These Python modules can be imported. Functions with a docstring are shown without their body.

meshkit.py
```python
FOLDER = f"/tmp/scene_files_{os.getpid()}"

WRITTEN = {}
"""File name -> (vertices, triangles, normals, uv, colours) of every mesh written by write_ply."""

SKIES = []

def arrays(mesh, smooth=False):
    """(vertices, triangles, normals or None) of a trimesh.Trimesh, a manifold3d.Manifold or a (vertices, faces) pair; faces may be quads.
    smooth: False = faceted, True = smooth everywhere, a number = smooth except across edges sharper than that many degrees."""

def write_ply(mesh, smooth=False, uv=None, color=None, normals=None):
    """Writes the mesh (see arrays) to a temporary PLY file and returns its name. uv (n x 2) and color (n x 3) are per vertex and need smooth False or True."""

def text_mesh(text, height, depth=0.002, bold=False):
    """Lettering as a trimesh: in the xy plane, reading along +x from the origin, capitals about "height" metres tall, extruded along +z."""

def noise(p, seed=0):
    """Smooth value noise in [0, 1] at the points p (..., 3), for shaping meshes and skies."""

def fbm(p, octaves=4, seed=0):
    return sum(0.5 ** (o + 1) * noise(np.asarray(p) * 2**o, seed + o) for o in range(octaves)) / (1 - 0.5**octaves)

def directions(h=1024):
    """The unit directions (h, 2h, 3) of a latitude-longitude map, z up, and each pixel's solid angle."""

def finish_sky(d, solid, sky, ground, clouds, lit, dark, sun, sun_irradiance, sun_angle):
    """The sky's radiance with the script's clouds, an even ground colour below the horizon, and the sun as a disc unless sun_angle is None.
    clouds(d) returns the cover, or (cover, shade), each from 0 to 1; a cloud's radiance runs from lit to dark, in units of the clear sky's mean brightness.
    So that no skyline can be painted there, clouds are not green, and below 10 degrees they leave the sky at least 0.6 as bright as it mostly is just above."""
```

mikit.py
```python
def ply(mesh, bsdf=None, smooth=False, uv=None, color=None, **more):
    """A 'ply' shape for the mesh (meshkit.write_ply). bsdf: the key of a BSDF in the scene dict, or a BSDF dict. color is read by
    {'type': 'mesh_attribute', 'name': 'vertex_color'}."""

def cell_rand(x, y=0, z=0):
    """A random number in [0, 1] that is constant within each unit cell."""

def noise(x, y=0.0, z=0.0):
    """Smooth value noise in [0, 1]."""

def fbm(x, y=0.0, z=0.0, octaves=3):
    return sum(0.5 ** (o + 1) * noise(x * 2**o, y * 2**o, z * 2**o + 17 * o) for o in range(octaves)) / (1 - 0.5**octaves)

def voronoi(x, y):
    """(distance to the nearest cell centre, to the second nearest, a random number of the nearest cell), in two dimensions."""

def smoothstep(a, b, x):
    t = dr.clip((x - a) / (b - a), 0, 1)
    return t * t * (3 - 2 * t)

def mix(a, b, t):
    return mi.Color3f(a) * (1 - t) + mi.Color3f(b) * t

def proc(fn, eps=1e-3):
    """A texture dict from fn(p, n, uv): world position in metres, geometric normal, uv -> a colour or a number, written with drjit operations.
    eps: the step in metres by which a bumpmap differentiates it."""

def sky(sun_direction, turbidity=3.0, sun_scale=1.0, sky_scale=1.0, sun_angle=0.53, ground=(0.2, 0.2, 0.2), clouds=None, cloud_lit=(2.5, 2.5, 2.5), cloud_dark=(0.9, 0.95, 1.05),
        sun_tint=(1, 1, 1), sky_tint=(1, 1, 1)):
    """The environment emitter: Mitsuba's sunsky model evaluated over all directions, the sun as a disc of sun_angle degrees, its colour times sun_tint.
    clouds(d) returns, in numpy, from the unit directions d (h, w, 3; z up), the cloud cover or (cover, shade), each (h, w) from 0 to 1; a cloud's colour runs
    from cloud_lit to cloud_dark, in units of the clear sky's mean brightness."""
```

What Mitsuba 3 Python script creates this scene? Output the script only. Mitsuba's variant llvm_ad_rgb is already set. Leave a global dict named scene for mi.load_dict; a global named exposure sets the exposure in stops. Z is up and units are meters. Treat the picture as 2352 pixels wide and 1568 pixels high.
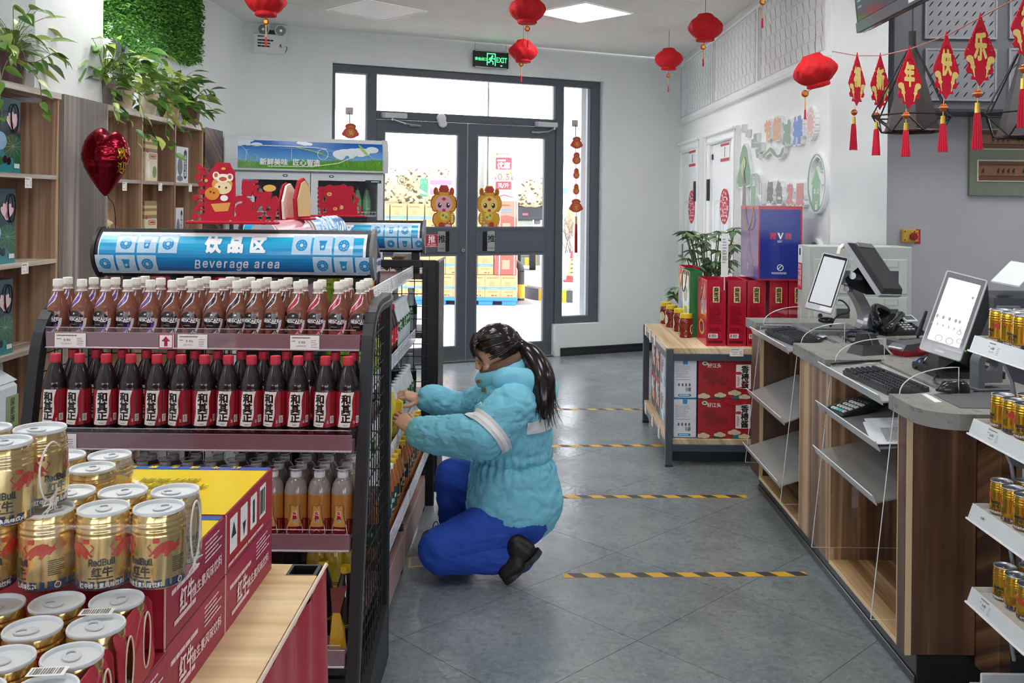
import math, random, glob
import numpy as np, trimesh, mitsuba as mi, drjit as dr, mikit, meshkit, manifold3d
from shapely import affinity, box as sbox, union_all, LineString, Point, Polygon, MultiPolygon
from shapely.geometry import MultiPoint
T = mi.ScalarTransform4f
PI = math.pi
# ---------------------------------------------------------------- camera, sky, lamps, exposure
F, PX, PY, H, TH = 2150., 1217., 465., 1.58, math.radians(.6)   # focal length, principal point (pixels), eye height, roll
exposure = 0.85
scene, labels = {}, {}
scene['camera'] = dict(type='perspective', fov=math.degrees(2*math.atan(1176/F)), fov_axis='x', near_clip=.05, far_clip=500.,
 principal_point_offset_x=(1176-PX)/2352, principal_point_offset_y=(784-PY)/1568,
 to_world=T().look_at(origin=[0, 0, H], target=[0, 1, H], up=[-math.sin(TH), 0, math.cos(TH)]))
def cloud_cover(d):
 n = meshkit.fbm(d*3.0+5, 4)
 return np.clip(.86+.5*(n-.5), 0, 1), np.clip(.35+.9*(n-.5), 0, 1)
scene['sky'] = mikit.sky([-.35, .3, .62], turbidity=4, sun_scale=.0, sky_scale=12.0, clouds=cloud_cover, cloud_lit=(1.5, 1.5, 1.52), cloud_dark=(1.2, 1.22, 1.28), ground=(.55, .55, .56))
SKY_GAIN = 1.0
LAMP = 7.5     # radiance of the ceiling panels
# ---------------------------------------------------------------- rays of the photograph (to read real positions off it)
def ray(px, py):
 dx, dy = px-PX, py-PY
 c, s = math.cos(TH), math.sin(TH)
 return np.array([(dx*c+dy*s)/F, 1., -(-dx*s+dy*c)/F])
EYE = np.array([0, 0, H])
def at(px, py, y): return EYE+ray(px, py)*y
def onz(px, py, z=0.): r = ray(px, py); return EYE+r*((z-H)/r[2])
def onx(px, py, x): r = ray(px, py); return EYE+r*(x/r[0])
# ---------------------------------------------------------------- small tools
def V(*a): return np.array(a, float)
def unit(v): v = np.asarray(v, float); return v/np.linalg.norm(v)
def srgb8(h):
 if not isinstance(h, str):
  c = np.clip(np.asarray(h, float), 0, 1); c = np.where(c < .0031308, 12.92*c, 1.055*c**(1/2.4)-.055)*255
  return [int(round(x)) for x in c]
 h = h.lstrip('#'); h = ''.join(x*2 for x in h) if len(h) == 3 else h
 return [int(h[i:i+2], 16) for i in (0, 2, 4)]
def lin(h):
 if not isinstance(h, str): return list(h)
 h = h.lstrip('#'); h = ''.join(x*2 for x in h) if len(h) == 3 else h; c = [int(h[i:i+2], 16)/255 for i in (0, 2, 4)]
 return [x/12.92 if x <= .04045 else ((x+.055)/1.055)**2.4 for x in c]
def _byte(x): return dr.floor(mi.Float(x)+.5)
def unpack(p, n, uv):
 """each surface carries its own colour in its uv, as two bytes in u and one in v (so that meshes join); sRGB to linear"""
 a = _byte(uv.x); r = dr.floor(a/256.); g = a-r*256; b = _byte(uv.y)
 c = mi.Color3f(r, g, b)/255.
 return dr.select(c <= .04045, c/12.92, dr.power(dr.maximum((c+.055)/1.055, 1e-6), 2.4))
VC = mikit.proc(unpack)
def bsdf(key, **k):
 tw = k.pop('two', True)
 d = dict(type='principled', **k)
 scene[key] = {'type': 'twosided', 'b': d} if tw else d
 return key
bsdf('matte', base_color=VC, roughness=.85, specular=.25)
bsdf('satin', base_color=VC, roughness=.45, specular=.5)
bsdf('gloss', base_color=VC, roughness=.16, specular=.5)
bsdf('shiny', base_color=VC, roughness=.08, specular=.6, clearcoat=.6, clearcoat_gloss=.95)
bsdf('metal', base_color=VC, roughness=.3, metallic=.9)
bsdf('foil', base_color=VC, roughness=.17, metallic=.85)
bsdf('cloth', base_color=VC, roughness=.75, specular=.25, sheen=.4)
bsdf('plain', base_color=VC, roughness=.7, specular=.3)
def rgb(h): return {'type': 'rgb', 'value': lin(h)}
scene['pane_glass'] = dict(type='thindielectric', int_ior=1.35)
scene['acrylic'] = dict(type='thindielectric', int_ior=1.35)
scene['leaf'] = dict(type='principledthin', base_color=VC, roughness=.4, diff_trans=.5, spec_trans=0., eta=1.4) if False else {'type': 'twosided', 'b': dict(type='principled', base_color=VC, roughness=.35, specular=.5)}
KINDS = {}      # materials that share one BSDF: name -> (BSDF, number in uv)
_used = {}
def numbered(key):
 n = _used.get(key, -1)+1; _used[key] = n
 return key if n == 0 else f'{key}_{n:03d}'
def thing(name, label, cat=None, group=None, kind=None):
 k = numbered(name); d = {}
 if label: d['label'] = label
 if cat: d['category'] = cat
 if group: d['group'] = group
 if kind: d['kind'] = kind
 labels[k] = d
 return k
def struct(name): return thing(name, None, kind='structure')
def tag(key, label, **k): labels[key] = dict(label=label, **k)
def split(mesh, smooth):
 if hasattr(mesh, 'to_mesh'):
  m = mesh.to_mesh(); mesh = trimesh.Trimesh(m.vert_properties[:, :3], m.tri_verts, process=False)
 if smooth and smooth is not True: mesh = trimesh.graph.smooth_shade(mesh, angle=math.radians(smooth), facet_minarea=None)
 return np.asarray(mesh.vertices), np.asarray(mesh.faces)
def shape(parts, mat='satin', smooth=35, color=None):
 """ply dict of one mesh; parts: a mesh with color, or a list of (mesh, colour)"""
 if not isinstance(parts, list): parts = [(parts, color or '#888888')]
 vs, fs, cs, n = [], [], [], 0
 for m, c in parts:
  if m is None: continue
  v, f = split(m, smooth)
  if not len(f): continue
  vs.append(v); fs.append(f+n); n += len(v)
  r, g, b = srgb8(c)
  if mat in KINDS: r, g, b = 0, KINDS[mat][1], 0
  cs.append(np.broadcast_to([r*256.+g, b], (len(v), 2)))
 return mikit.ply((np.vstack(vs), np.vstack(fs)), KINDS[mat][0] if mat in KINDS else mat, smooth=bool(smooth), uv=np.vstack(cs))
def put(key, parts, mat='satin', smooth=35, color=None):
 k = numbered(key)
 scene[k] = shape(parts, mat, smooth, color) if not isinstance(parts, dict) else dict(parts)
 return k
def part(parent, name, parts, mat='satin', smooth=35, color=None, label=None, kind=None):
 k = put(parent+'__'+name, parts, mat, smooth, color)
 if label or kind: labels[k] = {a: b for a, b in (('label', label), ('kind', kind)) if b}
 return k
ORD = ['first', 'second', 'third', 'fourth', 'fifth', 'sixth', 'seventh', 'eighth', 'ninth', 'tenth', 'eleventh', 'twelfth', 'thirteenth', 'fourteenth', 'fifteenth', 'sixteenth', 'seventeenth', 'eighteenth', 'nineteenth', 'twentieth']
def nth(i): return ORD[i] if i < len(ORD) else f'{i+1}th'
def single(name, label, cat, parts, mat='satin', smooth=35, color=None, group=None, kind=None):
 """a thing that is one mesh"""
 k = thing(name, label, cat, group, kind); scene[k] = shape(parts, mat, smooth, color) if not isinstance(parts, dict) else dict(parts)
 return k
def place(proto, m, name, label, cat, group=None, skip=()):
 """a copy of a prototype [(part path, ply dict)] under the matrix m"""
 k = thing(name, label, cat, group)
 for p, d in proto:
  if p in skip: continue
  scene[k+('__'+p if p else '')] = {**d, 'to_world': m}
 return k
def mv(x=0, y=0, z=0, rz=0., s=1., rx=0., ry=0.):
 t = T().translate([float(x), float(y), float(z)])
 if rz: t = t.rotate([0, 0, 1], rz)
 if rx: t = t.rotate([1, 0, 0], rx)
 if ry: t = t.rotate([0, 1, 0], ry)
 if s != 1: t = t.scale(s)
 return t
cat = trimesh.util.concatenate
def tm(v, f): return trimesh.Trimesh(np.asarray(v, float), np.asarray(f), process=False)
def hull(p): return trimesh.convex.convex_hull(np.asarray(p, float))
def bx(x0, x1, y0, y1, z0, z1, r=0.):
 x0, x1 = min(x0, x1), max(x0, x1); y0, y1 = min(y0, y1), max(y0, y1); z0, z1 = min(z0, z1), max(z0, z1)
 r = min(r, .45*min(x1-x0, y1-y0, z1-z0))
 if r <= 0:
  m = trimesh.creation.box(bounds=[[x0, y0, z0], [x1, y1, z1]]); return m
 p = []
 for x, a in ((x0, r), (x1, -r)):
  for y, b in ((y0, r), (y1, -r)):
   for z, c in ((z0, r), (z1, -r)):
    p += [(x, y+b, z+c), (x+a, y, z+c), (x+a, y+b, z)]
 return hull(p)
class Fr:
 """a frame: origin, right, up; its normal is right x up"""
 def __init__(s, o, ex=(1, 0, 0), ey=(0, 0, 1)):
  s.o, s.ex, s.ey = np.asarray(o, float), unit(ex), unit(ey); s.ez = np.cross(s.ex, s.ey)
 def __call__(s, a, b, c=0.): return s.o+s.ex*a+s.ey*b+s.ez*c
 def arr(s, p): p = np.asarray(p, float); return s.o+p[:, :1]*s.ex+p[:, 1:2]*s.ey+p[:, 2:3]*s.ez
 def mesh(s, m): return tm(s.arr(m.vertices), m.faces)
 def box(s, a0, a1, b0, b1, c0, c1, r=0.): return s.mesh(bx(a0, a1, b0, b1, c0, c1, r))
 def at(s, a=0, b=0, c=0): return Fr(s(a, b, c), s.ex, s.ey)
 def hit(s, px, py, off=0.):
  r = ray(px, py); t = ((s.o+s.ez*off-EYE)@s.ez)/(r@s.ez); p = EYE+r*t-s.o
  return np.array([p@s.ex, p@s.ey])
 def m4(s):
  m = np.eye(4); m[:3, 0], m[:3, 1], m[:3, 2], m[:3, 3] = s.ex, s.ey, s.ez, s.o; return T(m)
def polys(g):
 if g is None or g.is_empty: return []
 if g.geom_type == 'Polygon': return [g]
 return [q for x in getattr(g, 'geoms', []) for q in polys(x)]
def tri2(g):
 vs, fs, n = [], [], 0
 for p in polys(g):
  if p.area < 1e-9: continue
  try: v, f = trimesh.creation.triangulate_polygon(p, engine='earcut')
  except Exception: continue
  if len(f) == 0: continue
  v = np.asarray(v)[:, :2]; f = np.asarray(f)
  a = v[f]; ar = np.cross(a[:, 1]-a[:, 0], a[:, 2]-a[:, 0]); f = np.where((ar < 0)[:, None], f[:, ::-1], f)
  vs.append(v); fs.append(f+n); n += len(v)
 if not vs: return np.zeros((0, 2)), np.zeros((0, 3), int)
 return np.vstack(vs), np.vstack(fs)
def flat(g, fr=None, off=0.):
 v, f = tri2(g)
 if not len(f): return None
 p = np.c_[v, np.full(len(v), off)]
 return tm(fr.arr(p) if fr is not None else p, f)
def ext(g, d, fr=None, off=0.):
 ms = []
 for p in polys(g):
  if p.area < 1e-9: continue
  m = trimesh.creation.extrude_polygon(p, d, engine='earcut'); m.apply_translation([0, 0, off]); ms.append(m)
 if not ms: return None
 m = cat(ms)
 return fr.mesh(m) if fr is not None else m
def flats(layers, fr, off=.0006, step=.0005):
 """printed layers on a frame: [(shapely geometry, colour)], each a little above the one before"""
 return [(m, c) for m, c in ((flat(g, fr, off+i*step), c) for i, (g, c) in enumerate(layers)) if m is not None]
def bend(layers, R, off=.0004, step=.0003, dz=0., n=10, taper=None):
 """printed layers on a lathed body about z: x is the arc length (0 faces -y), y the height; R a radius or a function of height"""
 out = []
 for i, (g, c) in enumerate(layers):
  if g is None or g.is_empty: continue
  x0, y0, x1, y1 = g.bounds
  w = .35*(R if not callable(R) else R((y0+y1)/2))
  k = max(1, int(math.ceil((x1-x0)/w)))
  hs = max(1, int(math.ceil((y1-y0)/.02))) if callable(R) else 1
  cells = [sbox(x0+(x1-x0)*a/k, y0+(y1-y0)*b/hs, x0+(x1-x0)*(a+1)/k, y0+(y1-y0)*(b+1)/hs) for a in range(k) for b in range(hs)] if k*hs > 1 else [None]
  for q in cells:
   v, f = tri2(g if q is None else g.intersection(q))
   if not len(f): continue
   r0 = np.array([R(y) for y in v[:, 1]]) if callable(R) else R
   rr = r0+off+i*step
   a = v[:, 0]/(r0 if not callable(R) else R((y0+y1)/2))
   out.append((tm(np.c_[rr*np.sin(a), -rr*np.cos(a), v[:, 1]+dz], f), c))
 return out
def lathe(prof, n=24, top=True, bot=True):
 """profile [(r, z)] from the bottom up, turned about z"""
 p = [(max(r, 0), z) for r, z in prof]
 if bot and p[0][0] > 0: p = [(0, p[0][1])]+p
 if top and p[-1][0] > 0: p = p+[(0, p[-1][1])]
 vs, fs, rows = [], [], []
 a = np.arange(n)*2*PI/n
 for r, z in p:
  if r == 0: rows.append([len(vs)]); vs.append((0, 0, z))
  else:
   rows.append(list(range(len(vs), len(vs)+n))); vs += [(r*math.cos(t), r*math.sin(t), z) for t in a]
 for A, B in zip(rows, rows[1:]):
  for i in range(n):
   j = (i+1) % n
   if len(A) == 1 and len(B) == 1: continue
   if len(A) == 1: fs.append((A[0], B[j], B[i]))
   elif len(B) == 1: fs.append((A[i], A[j], B[0]))
   else: fs += [(A[i], A[j], B[j]), (A[i], B[j], B[i])]
 return tm(vs, fs)
def cyl(p0, p1, r0, r1=None, n=10, caps=True):
 r1 = r0 if r1 is None else r1
 p0, p1 = np.asarray(p0, float), np.asarray(p1, float)
 L = np.linalg.norm(p1-p0); m = lathe([(r0, 0), (r1, L)], n, caps, caps)
 z = (p1-p0)/L; x = unit(np.cross(z, (0, 0, 1) if abs(z[2]) < .9 else (1, 0, 0))); y = np.cross(z, x)
 return tm(p0+m.vertices[:, :1]*x+m.vertices[:, 1:2]*y+m.vertices[:, 2:]*z, m.faces)
def tube(pts, r, n=6, closed=False):
 p = np.asarray(pts, float); k = len(p)
 t = np.gradient(p, axis=0) if not closed else np.roll(p, -1, 0)-np.roll(p, 1, 0)
 t /= np.linalg.norm(t, axis=1, keepdims=True)+1e-12
 x = np.cross(t[0], (0, 0, 1) if abs(t[0][2]) < .9 else (1, 0, 0)); x = unit(x)
 r = np.broadcast_to(r, (k,)); a = np.arange(n)*2*PI/n; vs, fs = [], []
 for i in range(k):
  x = x-t[i]*(x@t[i]); x = unit(x); y = np.cross(t[i], x)
  vs += list(p[i]+r[i]*(np.cos(a)[:, None]*x+np.sin(a)[:, None]*y))
 for i in range(k if closed else k-1):
  A, B = i*n, ((i+1) % k)*n
  for j in range(n):
   q = (j+1) % n; fs += [(A+j, A+q, B+q), (A+j, B+q, B+j)]
 if not closed:
  for i, o in ((0, 0), ((k-1)*n, 1)):
   c = len(vs); vs.append(p[0] if not o else p[-1])
   fs += [(c, i+(j+1) % n, i+j) if not o else (c, i+j, i+(j+1) % n) for j in range(n)]
 return tm(vs, fs)
def curve(pts, n=24):
 p = np.asarray(pts, float)
 from scipy.interpolate import CubicSpline
 d = np.r_[0, np.cumsum(np.linalg.norm(np.diff(p, axis=0), axis=1))]
 return CubicSpline(d, p)(np.linspace(0, d[-1], n))
def ball(c, r, n=2):
 m = trimesh.creation.icosphere(n); return tm(m.vertices*np.asarray(r)+np.asarray(c), m.faces)
def rrect(x0, y0, x1, y1, r, q=4):
 return sbox(x0+r, y0+r, x1-r, y1-r).buffer(r, quad_segs=q)
def rect(x0, y0, x1, y1): return sbox(min(x0, x1), min(y0, y1), max(x0, x1), max(y0, y1))
def disc(x, y, r, q=8): return Point(x, y).buffer(r, quad_segs=q)
def ell(x, y, a, b, q=8): return affinity.scale(disc(x, y, 1, q), a, b)
def ring(x, y, r, w, q=8): return disc(x, y, r, q).difference(disc(x, y, r-w, q))
def line(pts, w, cap='round'): return LineString(pts).buffer(w/2, cap_style=cap, quad_segs=3)
def poly(*pts): return Polygon(pts).buffer(0)
def U(*g): return union_all([x for x in g if x is not None])
def shift(g, x=0, y=0): return affinity.translate(g, x, y)
def scl(g, a, b=None): return affinity.scale(g, a, b or a, origin=(0, 0))
# ---------------------------------------------------------------- lettering
_fonts, _gl = {}, {}
def _font(kind):
 if kind not in _fonts:
  from PIL import ImageFont
  name = {'cjk': 'Noto Sans CJK Regular', 'inter': 'Inter'}[kind]
  _fonts[kind] = ImageFont.truetype(glob.glob(f'/opt/blender-*/*/datafiles/fonts/{name}.woff2')[0], 96)
 return _fonts[kind]
def glyph(text, h, bold=0, kind='cjk', tol=.7, sx=1., slant=0., center=True):
 """lettering as a shapely shape, em (Chinese) or capital height about h; centred on the origin"""
 key = (text, bold, kind, tol)
 if key not in _gl:
  from PIL import Image, ImageDraw
  f = _font(kind); x0, y0, x1, y1 = f.getbbox(text, anchor='ls', stroke_width=bold)
  im = Image.new('L', (int(x1-x0+8), int(y1-y0+8)))
  ImageDraw.Draw(im).text((4-x0, 4-y0), text, 255, f, anchor='ls', stroke_width=bold)
  on = np.pad(np.asarray(im) > 127, ((0, 0), (1, 1))).astype(np.int8)
  rows, st = np.nonzero(np.diff(on, axis=1) == 1); en = np.nonzero(np.diff(on, axis=1) == -1)[1]
  import shapely
  g = union_all(shapely.box(st, -rows-1, en, -rows)).buffer(.6).buffer(-.6).simplify(tol)
  a = g.bounds; g = affinity.translate(g, -(a[0]+a[2])/2, -(a[1]+a[3])/2)
  _gl[key] = g
 s = h/(88. if kind == 'cjk' else 70.)
 g = affinity.scale(_gl[key], s*sx, s, origin=(0, 0))
 if slant: g = affinity.skew(g, xs=slant, origin=(0, 0))
 if not center: g = affinity.translate(g, -g.bounds[0], -g.bounds[1])
 return g
def txt(text, x, y, h, **k): return shift(glyph(text, h, **k), x, y)
def vtxt(text, x, y, h, gap=1.1, **k):
 """lettering set downwards, centred on x, from y down"""
 return U(*[txt(c, x, y-h*gap*(i+.5), h, **k) for i, c in enumerate(text)])
def fine(x0, y0, x1, y1, rows, seed=0, fill=.55, left=True):
 """rows of print too small to read"""
 r = random.Random(seed); out = []; dy = (y1-y0)/rows
 for i in range(rows):
  y = y1-(i+.5)*dy; x = x0
  end = x1-(x1-x0)*r.uniform(0, .35)
  while x < end:
   w = min(r.uniform(.06, .25)*(x1-x0), end-x); out.append(rect(x, y-dy*fill/2, x+w*.92, y+dy*fill/2)); x += w
 return U(*out)
def barcode(x0, y0, x1, y1, seed=0, n=14):
 r = random.Random(seed); w = (x1-x0)/n
 return U(*[rect(x0+i*w, y0, x0+i*w+w*r.uniform(.3, .75), y1) for i in range(n)])
# ================================================================ the setting
HC = 3.16                                   # ceiling height
BW = Fr(V(0, 9.5, 0), V(1, .455, 0))        # back wall seen from inside; s along it, z up, normal into the room
RW = Fr(V(1.679, 10.21, 0), V(.117, -4.601, 0))
XL = -2.56                                  # left wall
def fl_n(x, y): return meshkit
def proc_floor(p, n, uv):
 a = mikit.fbm(p.x*5, p.y*5, 0, 4); b = mikit.fbm(p.x*70, p.y*70, 3, 3); c = mikit.noise(p.x*210+3*b, p.y*150, 1)
 k = mikit.smoothstep(.3, .75, a)*.65+mikit.smoothstep(.3, .75, b)*.35
 col = mikit.mix(lin('#70777a'), lin('#838a8c'), k)
 sp = mikit.smoothstep(.80, .86, c)*mikit.smoothstep(.45, .6, b)
 col = mikit.mix(col, lin('#a2aca9'), sp*.25)
 return mikit.mix(col, lin('#4d5557'), mikit.smoothstep(.72, .8, mikit.noise(p.x*48, p.y*55, 9))*.25)
def rough_floor(p, n, uv): return .13+.12*mikit.fbm(p.x*26, p.y*26, 2, 3)+.1*mikit.smoothstep(.4, .7, mikit.fbm(p.x*2, p.y*2, 7, 2))
def bump_floor(p, n, uv): return mikit.fbm(p.x*55, p.y*55, 2, 3)
scene['floor_tile'] = {'type': 'bumpmap', 'tex': mikit.proc(bump_floor), 'scale': .0006, 'b': dict(type='principled', base_color=mikit.proc(proc_floor), roughness=mikit.proc(rough_floor), specular=.55)}
def pick(i, table):
 """table[i] of colours"""
 out = mi.Color3f(lin(table[0]))
 for k in range(1, len(table)): out = dr.select(i > k-.5, mi.Color3f(lin(table[k])), out)
 return out
PAINT = [('wall_white', '#dfe3e3', '#e8ebea'), ('wall_pure', '#eceeee', '#f3f4f4'), ('wall_grey', '#a2a2a8', '#ababb0'), ('ceiling_tile', '#d2d1cc', '#d9d8d3')]
def proc_paint(p, n, uv):
 i = _byte(uv.x); t = mikit.fbm(p.x*1.7, p.y*1.7, p.z*1.7, 2)
 return dr.lerp(pick(i, [x[1] for x in PAINT]), pick(i, [x[2] for x in PAINT]), t)
bsdf('paint', base_color=mikit.proc(proc_paint), roughness=.58, specular=.3)
for i, x in enumerate(PAINT): KINDS[x[0]] = ('paint', i)
# name, dark, mid, light, scale, grain (0 upright, 1 along y, 2 along x, 3 slanting)
WOOD = [('shelf_wood', '#94745c', '#c0a083', '#dcc3a6', 1., 0), ('shelf_wood_flat', '#8f8278', '#b0a296', '#cabfb2', 1., 1), ('clad_wood', '#5f5650', '#857a71', '#a3988d', 1., 0), ('counter_wood', '#503526', '#94714f', '#bb9b74', .85, 0),
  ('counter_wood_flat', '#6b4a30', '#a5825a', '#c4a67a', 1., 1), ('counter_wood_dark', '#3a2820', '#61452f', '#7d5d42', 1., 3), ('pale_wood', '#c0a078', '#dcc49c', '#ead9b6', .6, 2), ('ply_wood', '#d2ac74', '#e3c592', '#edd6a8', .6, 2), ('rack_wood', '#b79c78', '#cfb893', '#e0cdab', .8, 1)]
def proc_wood(p, n, uv):
 i = _byte(uv.x); o = mi.Float(0); sc = mi.Float(1)
 for k, w in enumerate(WOOD): o = dr.select(dr.abs(i-k) < .5, float(w[5]), o); sc = dr.select(dr.abs(i-k) < .5, float(w[4]), sc)
 a = dr.select(o < .5, p.x+p.y*.93, dr.select(o < 1.5, p.x+p.z*.7, dr.select(o < 2.5, p.y+p.z*.7, p.z+p.y*.6))); l = dr.select(o < .5, p.z, dr.select(o < 1.5, p.y, dr.select(o < 2.5, p.x, p.y)))
 w = a*sc+.018*mikit.fbm(a*3, l*.9, 1, 2)
 b = mikit.noise(w*7, l*.25, 5); s = mikit.fbm(w*34, l*.7, 2, 3); g = mikit.noise(w*190, l*4, 3)
 k = mikit.smoothstep(.25, .75, .5*b+.5*s)
 D, M, Lt = (pick(i, [x[q] for x in WOOD]) for q in (1, 2, 3))
 c = dr.lerp(dr.lerp(D, M, mikit.smoothstep(.0, .55, k)), Lt, mikit.smoothstep(.45, 1., k))
 v = mikit.smoothstep(.62, .7, mikit.noise(w*26+2*b, l*.5, 11))*mikit.smoothstep(.35, .6, s)
 c = dr.lerp(c, D, v*.65)
 return c*(.86+.28*g)
bsdf('wood', base_color=mikit.proc(proc_wood), roughness=.42, specular=.42)
for i, x in enumerate(WOOD): KINDS[x[0]] = ('wood', i)
def proc_ground(p, n, uv):
 a = mikit.fbm(p.x*1.3, p.y*1.3, 1, 4); b = mikit.fbm(p.x*18, p.y*9, 1, 3)
 c = mikit.mix(lin('#b5aca5'), lin('#d6cfc9'), a)
 return mikit.mix(c, lin('#8d857f'), mikit.smoothstep(.6, .75, b)*.5)
def camo(p, n, uv):
 a = mikit.noise(p.x*11, p.y*5, p.z*11); b = mikit.fbm(p.x*22, p.y*9, p.z*20+5, 2); s = mikit.fbm(p.x*9+p.z*7, p.y*2, p.z*2, 2)
 c = mikit.mix(lin('#c9b68d'), lin('#ddcba2'), a)
 c = mikit.mix(c, lin('#8f7d5d'), mikit.smoothstep(.56, .62, b))
 c = mikit.mix(c, lin('#59504a'), mikit.smoothstep(.64, .68, b))
 return mikit.mix(c, lin('#e6d6ae'), mikit.smoothstep(.6, .66, s)*.7)
def proc_stone(p, n, uv):
 a = mikit.fbm(p.x*9, p.y*4, p.z*9, 4); b = mikit.fbm(p.x*50, p.y*30, p.z*50, 3)
 return mikit.mix(mikit.mix(lin('#6f6f6b'), lin('#8b8b87'), a), lin('#5d5d59'), mikit.smoothstep(.6, .75, b)*.5)
def proc_rough(p, n, uv):
 i = _byte(uv.x)
 return dr.select(i < .5, proc_ground(p, n, uv), dr.select(i < 1.5, camo(p, n, uv), proc_stone(p, n, uv)))
bsdf('mineral', base_color=mikit.proc(proc_rough), roughness=.6, specular=.35)
for i, x in enumerate(('concrete_ground', 'camo_tarp', 'counter_stone')): KINDS[x] = ('mineral', i)
# ---- floor: slab as grout, tiles at 45 degrees
room = poly((XL-.3, -2), (4.6, -2), (4.6, 9.5), (1.9, 10.35), (XL-.3, 8.2))
fk = struct('floor')
scene[fk+'__grout'] = shape(flat(room.buffer(.1), None, -.004), 'matte', False, '#3c4244')
c45 = math.sqrt(.5)
def diag_tiles(u0, v0, s, region, gap):
 o = V(u0, v0); a = V(c45, c45); b = V(-c45, c45)
 for i in range(-14, 18):
  for j in range(-14, 18):
   q = [o+a*s*(i+x)+b*s*(j+y) for x, y in ((0, 0), (1, 0), (1, 1), (0, 1))]
   g = Polygon(q).buffer(-gap/2, join_style='mitre').intersection(region)
   if not g.is_empty and g.area > .004: yield i, j, g
fr0 = Fr((0, 0, 0), (1, 0, 0), (0, 1, 0))
vis_floor = room.buffer(-.05)
n_t = 0
for i, j, g in diag_tiles(.405, 3.386, .605, room, .0018):
 if g.intersects(vis_floor): part(fk, 'tile', ext(g, .006, fr0, -.006), 'floor_tile', False)
 else: n_t += 1
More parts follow.
